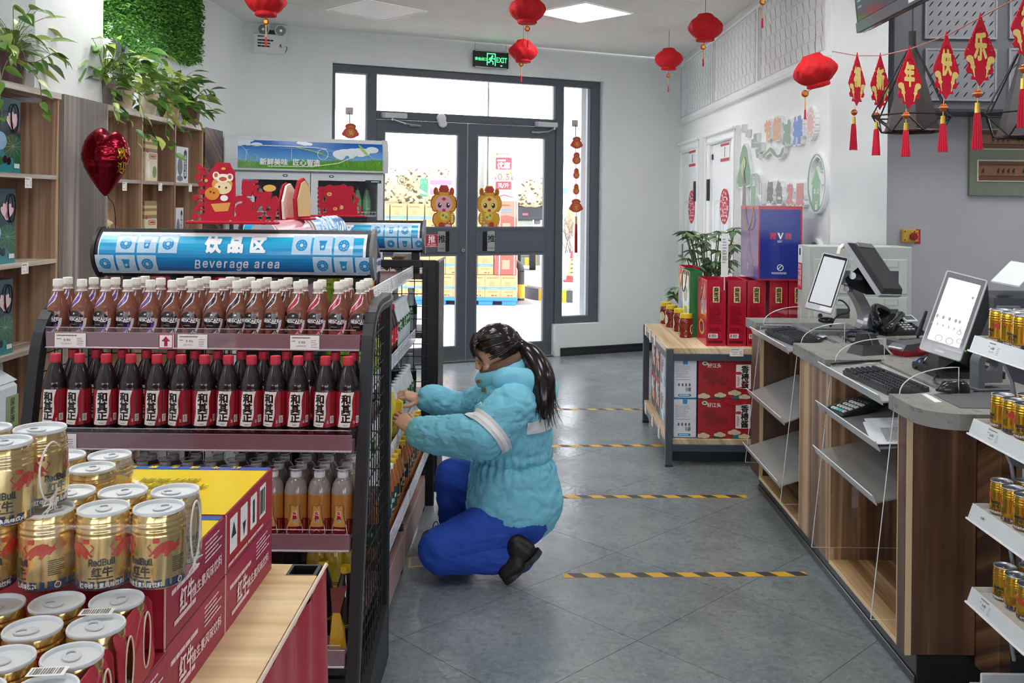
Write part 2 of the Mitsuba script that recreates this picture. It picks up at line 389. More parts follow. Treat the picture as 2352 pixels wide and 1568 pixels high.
# ---- ceiling: tiles at 45 degrees, some of them lamp panels
ck = struct('ceiling')
scene[ck+'__backing'] = shape(flat(room.buffer(.2), Fr((0, 0, HC+.02), (1, 0, 0), (0, -1, 0)), 0.), 'matte', False, '#55544f')
frc = Fr((0, 0, HC), (1, 0, 0), (0, 1, 0))
lamps = {(0, 0): 1, (-3, 0): 1, (-3, -4): 1, (-2, 2): 0, (-6, 0): 1, (-6, -3): 1, (-3, -6): 1, (-6, 3): 1, (-9, 0): 1, (-9, -3): 1, (-6, -6): 1, (-9, 3): 1, (-9, -6): 1, (-3, -9): 1, (0, -6): 1, (2, -7): 1, (0, -9): 1}  # panels over the counter nook are added to brighten its grey wall
ceil_room = room
for i, j, g in diag_tiles(.424, 7.347, .605, ceil_room, .004):
 if (i, j) in lamps and g.area > .3:
  on = lamps[i, j]
  lab = ('square white ceiling lamp panel glowing brightly above the doorway', 'lamp') if (i, j) == (0, 0) else ('square white lamp panel of the ceiling, switched off, left of the lanterns', 'lamp') if not on else ('square glowing lamp panel of the ceiling outside the picture', 'lamp')
  t = thing('ceiling_lamp_panel', lab[0], lab[1], 'ceiling lamp panels outside the picture' if on and (i, j) != (0, 0) else None)
  part(t, 'frame', ext(g.difference(g.buffer(-.018)), .012, frc, -.006), 'satin', False, '#eeeeee')
  d = shape(flat(g.buffer(-.018), Fr((0, 0, HC-.001), (1, 0, 0), (0, -1, 0)).__class__((0, 0, HC-.001), (1, 0, 0), (0, 1, 0))), 'matte', False, '#f4f4f4')
  v, f, *_ = meshkit.WRITTEN[d['filename']]
  d = shape(tm(v, np.asarray(f)[:, ::-1]), 'satin', False, '#f6f6f4')
  if on: d['emitter'] = {'type': 'area', 'radiance': {'type': 'rgb', 'value': [LAMP, LAMP*.99, LAMP*.97]}}
  scene[t+'__diffuser'] = d
  continue
 k = part(ck, 'tile', ext(g, .012, frc, 0.), 'ceiling_tile', False)
# ---- walls
S0, S1 = -3.2, 1.9
opening = U(rect(-2.02, -.1, .30, 2.862), rect(.29, .325, .84, 2.862))
bwk = struct('wall_back')
wall = rect(S0, 0, S1, HC+.05).difference(opening)
scene[bwk] = shape(ext(wall, .26, BW, -.26), 'wall_white', False)
# left wall: pilasters with window recesses between; windows start above the shelving
LW = Fr(V(XL, 0, 0), (0, 1, 0))
lwk = struct('wall_left')
wins = U(rect(.2, 2.16, 3.70, HC-.08), rect(5.33, 2.16, 6.35, HC-.08))
scene[lwk] = shape([(ext(rect(-2, 0, 8.6, HC+.05).difference(wins), .3, LW, -.3), '#eeeeee')], 'wall_white', False)
pil = [LW.box(4.60, 5.33, 2.05, HC, 0, .12), LW.box(7.14, 8.4, 0, HC, -.01, .0)]
part(lwk, 'pilaster', [(pil[0], '#eeeeee')], 'wall_white', False)
for n, (a, b) in enumerate(((.2, 3.7), (5.33, 6.35))):
 w = struct(f'window_{n+1}'); a -= .3 if n else 0
 z0, z1 = 2.16, HC-.08
 part(w, 'frame', [(ext(rect(a, z0, b, z1).difference(rect(a+.05, z0+.05, b-.05, z1-.05)), .06, LW, -.26), '#3b3f45')]+[(LW.box(a+(b-a)*q-.02, a+(b-a)*q+.02, z0, z1, -.26, -.2), '#3b3f45') for q in (.5,)], 'satin', False)
 part(w, 'pane', flat(rect(a+.04, z0+.04, b-.04, z1-.04), LW, -.23), 'pane_glass', False)
# right wall and the column that ends it
RL = 4.62
rwk = struct('wall_right')
scene[rwk] = shape([(ext(rect(-.15, 0, RL, HC+.05), .25, RW, -.25), '#ffffff')], 'wall_pure', False)
e = RW(RL, 0)
colk = struct('column')
part(colk, 'shaft', bx(e[0]-.001, e[0]+.335, e[1]-.002, e[1]+.4, 0, HC+.02), 'wall_white', False)
YN = 6.3
nk = struct('wall_nook')
scene[nk] = shape(bx(2.0, 4.6, YN, YN+.2, 0, HC+.05), 'wall_grey', False)
struct_ = struct('wall_side'); scene[struct_] = shape(bx(4.4, 4.6, -2, YN, 0, HC+.05), 'wall_grey', False)
struct_ = struct('wall_front'); FW = Fr(V(4.6, -2, 0), (-1, 0, 0))      # unseen front wall, large windows added in it to let daylight in
scene[struct_] = shape([(ext(rect(0, 0, 7.5, HC+.05).difference(U(*[rect(.6+i*2.2, .35, 2.6+i*2.2, 2.85) for i in range(3)])), .2, FW, -.2), '#fff')], 'wall_white', False)
w = struct('window_4')
for i in range(3):
 part(w, 'pane', flat(rect(.6+i*2.2, .35, 2.6+i*2.2, 2.85), FW, -.1), 'pane_glass', False)
 part(w, 'frame', [(ext(rect(.6+i*2.2, .35, 2.6+i*2.2, 2.85).difference(rect(.66+i*2.2, .41, 2.54+i*2.2, 2.79)), .06, FW, -.13), '#50575f')], 'satin', False)
# baseboards
bb = struct('baseboard_back')
scene[bb] = shape([(BW.box(.30+.06, S1, .0, .085, 0, .014, .003), '#131416'), (BW.box(.36, S1, .02, .05, .014, .017), '#1c1d20')], 'gloss', False)
bb = struct('baseboard_right'); scene[bb] = shape(RW.box(0, 4.4, 0, .085, 0, .014, .003), 'gloss', False, '#131416')
# ================================================================ the glazed entrance in the back wall
D = BW.at(0, 0, -.07)
ALU = '#50575f'; ALD = '#3d434a'
def bars(fr, rects, d0, d1, c, r=.004): return [(fr.box(a, b, e, f, d0, d1, r), c) for a, b, e, f in rects]
w3 = struct('window_3')        # fixed frame with sidelights and transom
part(w3, 'frame', bars(D, [(-2.015, -1.975, 0, 2.85), (-1.66, -1.58, 0, 2.85), (.325, .412, .0, 2.85), (.735, .835, .325, 2.85), (-2.015, .84, 2.79, 2.86), (.412, .835, .325, .395), (-1.58, .325, 2.365, 2.44), (-1.975, -1.66, 0, .12)], -.07, 0, ALU), 'satin', False)
part(w3, 'bead', bars(D, [(-1.682, -1.664, .1, 2.8), (.70, .735, .39, 2.79), (.412, .735, .39, .402), (.30, .325, 2.44, 2.79), (-1.975, -1.66, 2.775, 2.79)], -.06, -.02, '#9a9ca3', .002), 'satin', False)
for a, b, e, f in ((-1.975, -1.68, .12, 2.78), (-1.58, .31, 2.44, 2.79), (.412, .72, .40, 2.785)):
 part(w3, 'pane', flat(rect(a, e, b, f), D, -.035), 'pane_glass', False)
out = struct('wall_outside'); scene[out] = shape([(BW.box(.715, 1.6, -.2, 3.3, -.42, -.26), '#f0f0f0'), (BW.box(-3, 1.6, -.2, .0, -.27, -.262), '#888888')], 'wall_pure', False)
def leaf(n, s0, s1, g0, g1, side):
 k = struct(f'door_{n}')
 f = rect(s0+.004, .012, s1-.004, 2.36)
 f = f.difference(rect(g0, 1.33, g1, 2.24)).difference(rect(g0, .15, g1, 1.047))
 part(k, 'frame', [(ext(f, .045, D, -.06), ALU)], 'satin', False)
 part(k, 'bead', [(ext(rect(g0-.012, z0-.012, g1+.012, z1+.012).difference(rect(g0+.004, z0+.004, g1-.004, z1-.004)), .004, D, -.015), '#646b74') for z0, z1 in ((1.33, 2.24), (.15, 1.047))], 'satin', False)
 part(k, 'panel', [(D.box(g0-.01, g1+.01, 1.075, 1.285, -.02, -.009, .003), '#565d66')], 'satin', False)
 for z0, z1 in ((1.33, 2.24), (.15, 1.047)):
  part(k, 'pane', flat(rect(g0, z0, g1, z1), D, -.04), 'pane_glass', False)
 # push handle: recess, plate with lettering
 c = g1-.165 if side < 0 else g0+.145
 part(k, 'recess', [(D.box(c-.03+side*-.055, c+.03+side*-.055, 1.09, 1.285, -.01, -.006), '#15171a')], 'gloss', False)
 hp = part(k, 'push_plate', [(D.box(c-.04, c+.04, 1.088, 1.29, -.008, .012, .004), '#c6c6c6')], 'metal', False, label='silver plate with black push lettering')
 part(hp, 'lettering', flats([(U(txt('推', c, 1.215, .075, bold=1), txt('PUSH', c, 1.118, .018, kind='inter', sx=.9)), '#111111')], D, .013), 'matte', False)
 part(k, 'sill', [(D.box(s0, s1, -.0, .012, -.06, .02), '#d9d2cc')], 'metal', False)
 return k
d1 = leaf(1, -1.58, -.648, -1.494, -.752, -1)
d2 = leaf(2, -.645, .325, -.54, .20, 1)
part(d1, 'lock', [(D.mesh(cyl((-.69, 1.10, -.015), (-.69, 1.10, .012), .017, n=16)), '#cfcfcf'), (D.mesh(cyl((-.69, 1.10, .012), (-.69, 1.10, .018), .009, n=12)), '#8a8a8a')], 'metal', 30)
# push sticker
t = single('push_sticker', 'red square sticker lettered 推 PUSH on the left door leaf', 'sticker', flats([(rrect(-1.085, 1.13, -.945, 1.262, .012), '#b42733'), (rrect(-1.078, 1.137, -.952, 1.255, .01).difference(rrect(-1.074, 1.141, -.956, 1.251, .008)), '#f4e9e6'), (U(txt('推', -1.015, 1.212, .07, bold=2), txt('PUSH', -1.015, 1.157, .024, kind='inter', bold=1)), '#f7f2ef')], D, -.006), 'satin', False)
# door closers
def closer(x0, x1, z, side, lab):
 t = thing('door_closer', lab, 'door closer', None)
 part(t, 'body', [(D.box(x0, x1, z-.025, z+.025, .0, .05, .006), '#c9cbce')], 'satin', False)
 part(t, 'end_cap', [(D.box(x0-.004, x0+.03, z-.026, z+.026, -.001, .053, .008), '#a9abb0')], 'satin', False)
 e = x1-.03 if side > 0 else x0+.10
 m = e-side*.09 if side > 0 else e+.13
 part(t, 'arm', [(D.mesh(cyl((e, z-.035, .03), (m, z-.075, .06), .008)), '#b9bbbf'), (D.mesh(cyl((m, z-.075, .06), (m-side*.16, z-.085, .02), .007)), '#b9bbbf'), (D.mesh(cyl((e, z-.02, .03), (e, z-.05, .03), .013, n=12)), '#b0b2b6')], 'metal', 30)
 part(t, 'bracket', [(D.box(min(m-side*.16, m-side*.05), max(m-side*.16, m-side*.05), z-.095, z-.07, -.012, .014, .004), '#aeb0b4')], 'metal', False)
closer(-1.535, -1.29, 2.398, -1, 'silver door closer above the left glass door leaf')
closer(.075, .32, 2.382, 1, 'silver door closer above the right glass door leaf')
t = thing('door_sensor', 'small white rounded sensor on the beam between the door closers', 'sensor')
part(t, 'body', [(D.mesh(ball((-.935, 2.395, .01), (.05, .045, .035))), '#e9eaec')], 'satin', True)
part(t, 'lower_lobe', [(D.mesh(ball((-.92, 2.345, .012), (.046, .04, .034))), '#e2e3e6')], 'satin', True)
# ---- new-year stickers on the glass: a little dragon cut-out (a plain one)
def dragon(x, z, face, mane, lab, flip=1):
 t = thing('dragon_sticker', lab, 'sticker')
 S = .0031
 def P(*p): return Polygon([(x+flip*a*S, z+b*S) for a, b in p]).buffer(.0)
 def E(a, b, r, q): return ell(x+flip*a*S, z+b*S, r*S, q*S)
 body = U(E(0, 18, 26, 24), E(-26, 8, 10, 18), E(28, 10, 8, 18), E(14, -14, 12, 9), E(-14, -12, 14, 12))
 head = U(E(0, 58, 34, 32), *[E(34*math.cos(a), 58+30*math.sin(a), 9, 9) for a in np.linspace(-.6, 3.7, 13)])
 horn = U(E(-27, 96, 6, 11), E(27, 96, 6, 11), E(-20, 88, 7, 5), E(20, 88, 7, 5))
 hat = P((-16, 102), (-10, 114), (10, 114), (16, 102), (10, 92), (-10, 92))
 all_ = U(body, head, horn, hat).buffer(.006)
 L = [(all_, mane), (U(body, head).buffer(-.004), '#d9a12c'), (E(0, 56, 29, 27), face), (U(E(-14, 52, 6, 8), E(14, 52, 6, 8)), '#2a2024'), (U(E(-12, 55, 2.2, 2.8), E(16, 55, 2.2, 2.8)), '#ffffff'),
   (E(0, 36, 6, 5), '#c03a44'), (U(P((-8, 72), (0, 78), (8, 72), (0, 66)), hat.buffer(-.005), E(-8, -10, 9, 9)), '#b5382e'), (E(2, 18, 15, 14), '#e5c452'), (U(E(-3, 20, 4, 4), E(8, 14, 4, 4)), '#4c9a72'), (U(P((22, -4), (34, -4), (34, 26), (22, 26))), '#c9a52e'), (U(*[E(28, b, 3, 3) for b in (0, 8, 16, 24)]), '#f1e08a'), (U(E(14, -15, 9, 6)), '#c9c4d2'), (horn.buffer(-.006), '#a35a22')]
 scene[t+'__cutout'] = shape([(ext(all_, .0006, D, -.0385), mane)], 'satin', False)
 part(t, 'print', flats(L, D, -.0375), 'satin', False)
# measured: upper panes
dragon(-.883, 1.383, '#e3a9b4', '#b8442f', 'pink-faced dragon cut-out stuck on the left door pane')
dragon(-.40, 1.383, '#ecc86a', '#c98a1e', 'yellow-faced dragon cut-out stuck on the right door pane', -1)
# ---- exit sign hanging over the door, emergency lamp
t = thing('exit_sign', 'black sign with glowing green EXIT and running figure above the door', 'sign')
EX = BW.at(-.46, 2.99, .04)
part(t, 'case', [(EX.box(-.178, .178, -.075, .075, -.012, .012, .003), '#16181a')], 'satin', False)
part(t, 'end_cap', [(EX.box(x-.008, x+.008, -.08, .08, -.016, .016, .003), '#0e0f10') for x in (-.178, .178)], 'satin', False)
part(t, 'rail', [(EX.box(-.17, .17, z-.006, z+.006, -.012, .014, .002), '#a8aaad') for z in (-.08, .08)], 'metal', False)
part(t, 'wire', [(EX.mesh(cyl((x, .08, 0), (x, .17, 0), .0015)), '#777777') for x in (-.165, .165)], 'metal', False)
door_ = rect(-.048, -.06, .048, .062).difference(rect(-.038, -.06, .038, .052))
man = U(disc(.012, .034, .010), line([(.005, .02), (-.006, -.008)], .02), line([(-.006, -.008), (.02, -.022), (.018, -.045)], .011), line([(-.006, -.008), (-.016, -.028), (-.036, -.030)], .011), line([(.004, .02), (.024, .006), (.036, .012)], .008), line([(.002, .02), (-.018, .012), (-.024, -.004)], .008))
lit = U(door_, man, txt('安全出口', -.108, .0, .03, bold=2), txt('EXIT', .113, .0, .048, kind='inter', bold=2, sx=.75), rect(.1, -.062, .118, -.05))
d = shape(flats([(lit, '#30ff60')], EX, .0135), 'matte', False); d['emitter'] = {'type': 'area', 'radiance': {'type': 'rgb', 'value': [.10, 2.2, .32]}}
scene[t+'__glowing_print'] = d
t = thing('emergency_lamp', 'white twin-headed emergency lamp box high on the wall left of the door', 'emergency lamp')
EM = BW.at(-2.605, 2.985, 0)
part(t, 'case', [(EM.box(-.14, .145, -.09, .075, 0, .07, .01), '#dcdddd')], 'satin', False)
part(t, 'print', flats([(fine(-.10, -.05, .05, .03, 3, 4), '#333333'), (fine(-.10, .04, -.03, .06, 1, 5), '#333333'), (line([(.09, -.03), (.10, -.01), (.105, -.04)], .006), '#333333')], EM, .071), 'matte', False)
for x, tl in ((-.045, -.35), (.10, .0)):
 c = V(x, .115, .05); n = unit(V(tl, -.12, 1));
 h = part(t, 'lamp_head', [(EM.mesh(cyl(c-n*.05, c+n*.02, .035, .052, n=20)), '#d9dadb')], 'satin', 30)
 part(h, 'reflector', [(EM.mesh(cyl(c+n*.0205, c+n*.022, .044, n=20)), '#6f757a'), (EM.mesh(cyl(c+n*.022, c+n*.03, .012, n=12)), '#e8e8e8')], 'metal', 30)
part(t, 'swivel', [(EM.box(-.02, .05, .07, .115, .02, .05, .006), '#17181a')], 'satin', False)
part(t, 'cord', [(EM.mesh(tube(curve([(.145, -.02, .03), (.165, -.035, .03), (.155, -.06, .03), (.15, -.075, .03)], 12), .003)), '#222222')], 'satin', True)
# ---- strings of red fortune charms in the sidelights
def charm(t, fr, x, z, s, kind, word):
 if kind == 'bag': g = U(ell(x, z-.3*s, s, .75*s), ell(x, z+.55*s, .72*s, .42*s), rect(x-.42*s, z, x+.42*s, z+.6*s), ell(x-.8*s, z-.45*s, .35*s, .3*s), ell(x+.8*s, z-.45*s, .35*s, .3*s))
 elif kind == 'gourd': g = U(ell(x, z-.25*s, .78*s, .72*s), ell(x, z+.6*s, .55*s, .5*s))
 else: g = U(ell(x, z-.3*s, .62*s, .7*s), ell(x, z+.45*s, .45*s, .55*s))
 c = part(t, 'charm', [(ext(g, .018, fr, -.009), '#b5432f')], 'satin', False)
 part(c, 'gilding', flats([(ring(x, z-.28*s, .52*s, .07*s, 6), '#cf9544'), (txt(word, x, z-.28*s, .62*s, bold=2), '#dba450'), (line([(x-.3*s, z+.42*s), (x, z+.6*s), (x+.3*s, z+.42*s)], .07*s), '#d9a04a')], fr, .0095), 'metal', False)
Gf = D.at(0, 0, -.02)
def hook(t, x, z):
 part(t, 'hook_plate', [(ext(rrect(x-.035, z-.035, x+.035, z+.035, .01), .004, D, -.034), '#c4b6b2'), (D.box(x-.012, x+.012, z-.02, z-.004, -.03, -.012, .003), '#b3a5a0')], 'satin', False)
t = thing('fortune_charm_string', 'hook with one red charm in the left sidelight above the fridge', 'hanging charm')
hook(t, -1.835, 2.425); part(t, 'string', [(D.mesh(cyl((-1.835, 2.41, -.018), (-1.83, 2.30, -.018), .004, n=5)), '#a05a66')], 'matte', False)
charm(t, Gf, -1.825, 2.24, .07, 'bag', '福')
t = thing('fortune_charm_string', 'long string of five red charms with a tassel in the right sidelight', 'hanging charm')
hook(t, .555, 2.415); part(t, 'string', [(D.mesh(cyl((.56, 2.40, -.018), (.575, 1.42, -.018), .003, n=5)), '#8a4a4a')], 'matte', False)
for z, s, kd, wd in ((2.215, .062, 'bag', '福'), (2.045, .06, 'gourd', '招'), (1.89, .055, 'pod', '财'), (1.725, .055, 'pod', '进'), (1.555, .07, 'bag', '宝')): charm(t, Gf, .572, z, s, kd, wd)
tz = part(t, 'tassel', [(D.mesh(cyl((.575, 1.44, -.018), (.575, 1.36, -.018), .012, n=8)), '#caa04a'), (D.mesh(cyl((.575, 1.36, -.018), (.577, 1.06, -.018), .013, .017, n=8)), '#a5202c')], 'cloth', 30)
# ================================================================ the forecourt behind the glass
GZ = -.02
gk = struct('forecourt_ground')
scene[gk] = shape(flat(rect(-60, 0, 60, 90), Fr((0, 0, GZ), (1, 0, 0), (0, 1, 0))), 'concrete_ground', False)
v = onz(0, 0)
# forecourt ground must not rise into the shop: keep it beyond the wall
gpoly = poly((-60, 9.6-.455*60), (60, 9.6+.455*60), (60, 90), (-60, 90)).intersection(rect(-60, 8.3, 60, 90))
scene[gk] = shape(flat(gpoly, Fr((0, 0, GZ), (1, 0, 0), (0, 1, 0))), 'concrete_ground', False)
# ---- columns of the canopy
for lab, x0, x1, y in (('pale square canopy column behind the left door pane', 866-60, 917, 17.2), ('pale square canopy column with a price poster behind the right door leaf', 1122, 1190, 16.6)):
 a, b = at(x0, 300, y), at(x1, 300, y)
 t = thing('canopy_column', lab, 'column')
 part(t, 'shaft', [(bx(a[0], b[0], y, y+1.0, GZ, 7, .03), '#d5d2cc')], 'matte', False)
 part(t, 'cladding_joint', [(bx(a[0]+.01, b[0]-.01, y-.006, y, z, z+.012), '#b5b2ac') for z in (.9, 1.9, 2.9, 3.9)], 'matte', False)
 if x0 > 1000:
  part(t, 'left_face_ridge', [(bx(a[0]-.2, a[0]-.02, y+.25, y+.9, GZ, 7, .02), '#bdbcb9'), (cyl((a[0]-.05, y+.1, GZ), (a[0]-.05, y+.1, 7), .03), '#c9c8c5')], 'matte', False)  # the column's left face and corner ridge, darker grey than its front
  CB = (a, b, y)
# poster on the column
a, b, y = CB
PF = Fr(at(1157.5, 406, y-.03))
pw = (1184-1131)/2150*(y-.03)/2; ph = (467-346)/2150*(y-.03)/2
t = thing('price_poster', 'tall white poster with red panels reading 优惠 0.3 元/升 on the canopy column', 'poster')
part(t, 'board', [(PF.box(-pw, pw, -ph, ph, -.02, 0), '#e9e8ee')], 'satin', False)
u = pw/26.5
L = [(rrect(-19*u, 17*u, 17*u, 44*u, 2*u), '#cf5560'), (rrect(-19*u, -29*u, 17*u, -11*u, 2*u), '#cf5560'), (rect(-17*u, -11*u, 15*u, 11*u), '#eed9b9'), (U(disc(15*u, 9*u, 3*u), disc(-21*u, 18*u, 2*u)), '#e3bd4a'), (poly((-20*u, 2*u), (-17*u, -6*u), (-21*u, -7*u)), '#d0706c'), (poly((18*u, 5*u), (21*u, -7*u), (16*u, -7*u)), '#d0706c'),
  (U(txt('优惠', -1*u, 26*u, 14*u, bold=3), fine(-16*u, 35*u, 14*u, 40*u, 1, 2, .8)), '#ffffff'), (txt('元/升', -1*u, -20*u, 10*u, bold=3), '#ffffff'), (txt('0.3', -1*u, 0, 14*u, kind='inter', sx=.95), '#d0605c'),
  (disc(-16*u, 52*u, 2.4*u), '#d9852e'), (fine(-12*u, 51*u, 18*u, 53.5*u, 1, 8), '#888890'), (fine(-14*u, -35*u, 10*u, -33*u, 1, 9), '#777777'),
  (poly((-20*u, -47*u), (0, -40*u), (21*u, -46*u), (21*u, -48*u), (0, -43*u), (-20*u, -50*u)), '#cf6a70'), (U(rect(-25*u, -48*u, -20*u, -38*u)), '#d05a62'), (U(rect(-2*u, -60*u, 2*u, -47*u), rect(-14*u, -60*u, -4*u, -52*u)), '#aab0b6')]
part(t, 'print', flats(L, PF, .002, .0015), 'matte', False)
# cctv camera on the column
t = thing('security_camera', 'white bullet camera fixed near the top of the canopy column', 'camera')
c = at(1090, 188, y-.3); q = at(1122, 205, y+.3)
part(t, 'housing', [(cyl(at(1076, 193, y-.35), at(1100, 178, y-.2), .055, n=10), '#c6c8cc')], 'satin', 30)
part(t, 'arm', [(tube([at(1094, 186, y-.2), at(1106, 200, y-.1), at(1121, 200, y+.25)], .03), '#c9c9c9')], 'satin', True)
# ---- cartons on a blue pallet
def carton(proto_w, h, d, pink=False, seed=0):
 out = [('', shape([(bx(-proto_w/2, proto_w/2, 0, d, 0, h, .004), '#d3ab7d' if not pink else '#cf8a72')], 'matte', False))]
 fr = Fr((0, 0, 0)); w = proto_w
 if not pink:
  L = [(U(fine(-.4*w, h*.84, .4*w, h*.9, 1, seed, .8), fine(-.24*w, h*.5, .2*w, h*.72, 6, seed+1, .35), fine(-.3*w, h*.2, .35*w, h*.3, 2, seed+2, .4)), '#a07d58'), (rect(-w/2, h*.36, w/2, h*.47), '#6f9ac0'), (fine(-.4*w, h*.39, .4*w, h*.44, 1, seed+3, .7), '#8fb3d2'), (U(rect(-.1*w, h*.06, .08*w, h*.11), rect(.16*w, h*.05, .24*w, h*.12)), '#8a6b4c')]
 else:
  L = [(poly((-w/2, 0), (w/2, 0), (w/2, h*.55), (0, h*.62), (-w*.4, h*.55), (-w/2, h*.4)), '#c9635a'), (U(fine(-.3*w, h*.66, .35*w, h*.8, 2, seed, .6)), '#6f8fb4'), (rect(-.15*w, h*.15, .2*w, h*.4), '#dd9a84'), (fine(-.2*w, h*.85, .4*w, h*.92, 1, 2), '#8a6b55')]
 out.append(('print', shape(flats(L, fr, .0015, .0008), 'matte', False)))
 out.append(('tape', shape([(bx(-w/2-.001, w/2+.001, .0, d, h*.36, h*.47), '#84a8cc')] if not pink else [(bx(x-.008, x+.008, -.004, d, -.001, h+.001), '#eeeeee') for x in (-.09, .14)], 'satin', False)))
 return out
YP = 14.5; sc = YP/2150
zt = at(1150, 683, YP)[2]          # pallet top
PL = at(884, 683, YP)[0]; PR = at(1187, 683, YP)[0]
t = thing('pallet', 'bright blue plastic pallet under the stacked cartons outside the door', 'pallet')
part(t, 'deck', [(bx(PL-.05, PR+.01, YP-.02, YP+1.0, zt-.055, zt, .006), '#3f8fd0')], 'satin', False)
for x in np.linspace(PL+.1, PR-.12, 6):
 part(t, 'foot', [(bx(x-.11, x+.11, YP+.0, YP+.2, GZ, zt-.05, .01), '#3f92d6')], 'satin', False)
hb = (683-631)*sc
rows = [[1187-36.3*i for i in range(9)], [1134-37*i for i in range(7)], [1134-39*i for i in range(7)], [1134-40*i for i in range(7)]]
big = carton(.243, hb-.004, .4, seed=1); med = carton(.255, hb+.012, .4, seed=5)
n = 0
for r, xs in enumerate(rows):
 for i, x in enumerate(xs):
  w = (36.3, 37, 38.5, 40)[r]*sc
  X = at(x-(36.3, 37, 39, 40)[r]/2, 600, YP)[0]
  place(big if r < 2 else med, mv(X, YP+.002*((i*7+r*3) % 5), zt+r*(hb+.002)+max(0, r-2)*.016), 'cardboard_carton', f'brown blue-banded carton outside, {nth(i)} from the right in the {("bottom", "second", "third", "top")[r]} row', 'carton', 'cartons stacked on the pallet')
rb = carton((1186-1135)*sc, hb*1.62, .4, True, 3)
for r, z in ((0, zt+hb+.004), (1, zt+hb*2.64)):
 place(rb, mv(at(1160.5, 600, YP)[0], YP-.01, z), 'gift_carton', ('red and tan strapped carton outside, the lower of the two', 'red and tan strapped carton outside, the upper of the two')[r], 'carton')
# ---- camouflage tarpaulins over goods and over a cart
def tarp_mound(x0, x1, ytop, ybot, Y, depth, seed, bump=.12):
 a, b = at(x0, ybot, Y), at(x1, ytop, Y)
 w, h = b[0]-a[0], b[2]-a[2]
 nx, ny, nz = 26, 6, 12
 m = trimesh.creation.box((1, 1, 1)).subdivide().subdivide().subdivide().subdivide()
 v = m.vertices.copy()
 p = v*V(w, depth, h)
 r = np.abs(v*2); e = (r**6).sum(1)**(1/6.)
 p = p/np.maximum(e, 1)[:, None]*1.0
 nn = meshkit.fbm(p*V(2.2, 2, 3)+seed, 3)-.5
 p = p+unit_rows(v)*(nn*bump*2)[:, None]
 rid = np.sin(p[:, 0]*9+p[:, 2]*5+seed)*.015
 p[:, 1] += rid
 p = p+V((a[0]+b[0])/2, Y+depth/2, (a[2]+b[2])/2)
 p[:, 2] = np.maximum(p[:, 2], a[2]-.02)
 return tm(p, m.faces)
def unit_rows(v): return v/np.maximum(np.linalg.norm(v, axis=1, keepdims=True), 1e-9)
t = thing('tarpaulin', 'camouflage tarpaulin draped over goods behind the cartons, left of the pink sign', 'tarpaulin')
z0 = GZ
TP = tarp_mound(855, 1026, 384, 480, 15.7, 1.2, 2.)
part(t, 'cover', [(TP, '#fff')], 'camo_tarp', True)
lf = Fr(at(945, 425, 15.55)); k = 15.55/2150
logo = affinity.rotate(U(ring(-25*k, 6*k, 11*k, 1.2*k, 2), ring(-25*k, 6*k, 5*k, 1.1*k, 2), *[glyph('印', 16*k).boundary.buffer(.5*k)]), -30)
part(t, 'print', flats([(logo, '#6b5c45')], lf, .0), 'matte', False)
t = thing('goods_under_tarpaulin', 'grey crate stack standing under the left camouflage tarpaulin', 'crate')
scene[t] = shape([(bx(at(858, 500, 15.9)[0], at(1024, 500, 15.9)[0], 15.9, 16.7, GZ, at(900, 478, 15.9)[2], .02), '#9a8f80')], 'matte', False)
t = thing('tarpaulin', 'rounded camouflage tarpaulin over the load of a cart behind the right door pane', 'tarpaulin')
part(t, 'cover', [(tarp_mound(1180, 1258, 408, 476, 22., 1.6, 7., .1), '#fff')], 'camo_tarp', True)
t = thing('cargo_cart', 'grey cargo cart with a dark rail carrying the rounded tarpaulin outside', 'cart')
a, b = at(1180, 498, 22.1), at(1245, 474, 22.1)
part(t, 'rail', [(bx(a[0], b[0]+.1, 22.1, 23.4, at(0, 492, 22.1)[2], b[2]+.0, .02), '#3c3f44')], 'satin', False)
part(t, 'body', [(bx(a[0], at(1229, 0, 22.1)[0], 22.2, 23.4, GZ+.3, at(0, 492, 22.1)[2], .03), '#9fa59b')], 'satin', False)
part(t, 'lamp', [(bx(at(1205, 0, 22)[0], at(1218, 0, 22)[0], 22.05, 22.1, at(0, 482, 22)[2], at(0, 477, 22)[2]), '#d0606a')], 'gloss', False)
part(t, 'box', [(bx(at(1232, 0, 22)[0], at(1247, 0, 22)[0], 22.3, 22.8, at(0, 503, 22)[2], at(0, 492, 22)[2], .02), '#7d8089')], 'satin', False)
for x in (1188, 1222): part(t, 'wheel', [(cyl(at(x, 0, 22.3)*V(1, 1, 0)+V(0, 0, GZ+.3), at(x, 0, 22.3)*V(1, 1, 0)+V(.15, 0, GZ+.3), .3, n=18), '#26272a')], 'matte', 30)
# ---- pink sign 暂停使用 on a post
SG = Fr(at(1011, 430, 15.1)); k = 15.1/2150
t = thing('closed_pump_sign', 'pink board lettered 暂停使用 above the cartons outside', 'sign')
part(t, 'board', [(SG.box(-28*k, 28*k, -21*k, 21*k, -.03, 0, .004), '#f0eef0')], 'satin', False)
part(t, 'print', flats([(rect(-23*k, -17*k, 27.5*k, 16*k), '#d98aa8'), (txt('暂停使用', 2*k, 0, 11.5*k, bold=3), '#ffffff'), (fine(10*k, -14*k, 22*k, -10*k, 1, 4), '#f0c6d4')], SG, .002, .0015), 'matte', False)
part(t, 'post', [(cyl(SG(0, -20*k, -.05), V(SG(0, 0, -.05)[0], SG(0, 0, -.05)[1], GZ), .03), '#b5b5b5')], 'metal', 30)
t = thing('notice_board', 'green leaflet board standing left of the pink sign outside', 'notice board')
GB = Fr(at(973.5, 430, 15.08))
part(t, 'board', [(GB.box(-8.5*k, 8.5*k, -21*k, 20*k, -.02, 0, .003), '#4f9d7c')], 'satin', False)
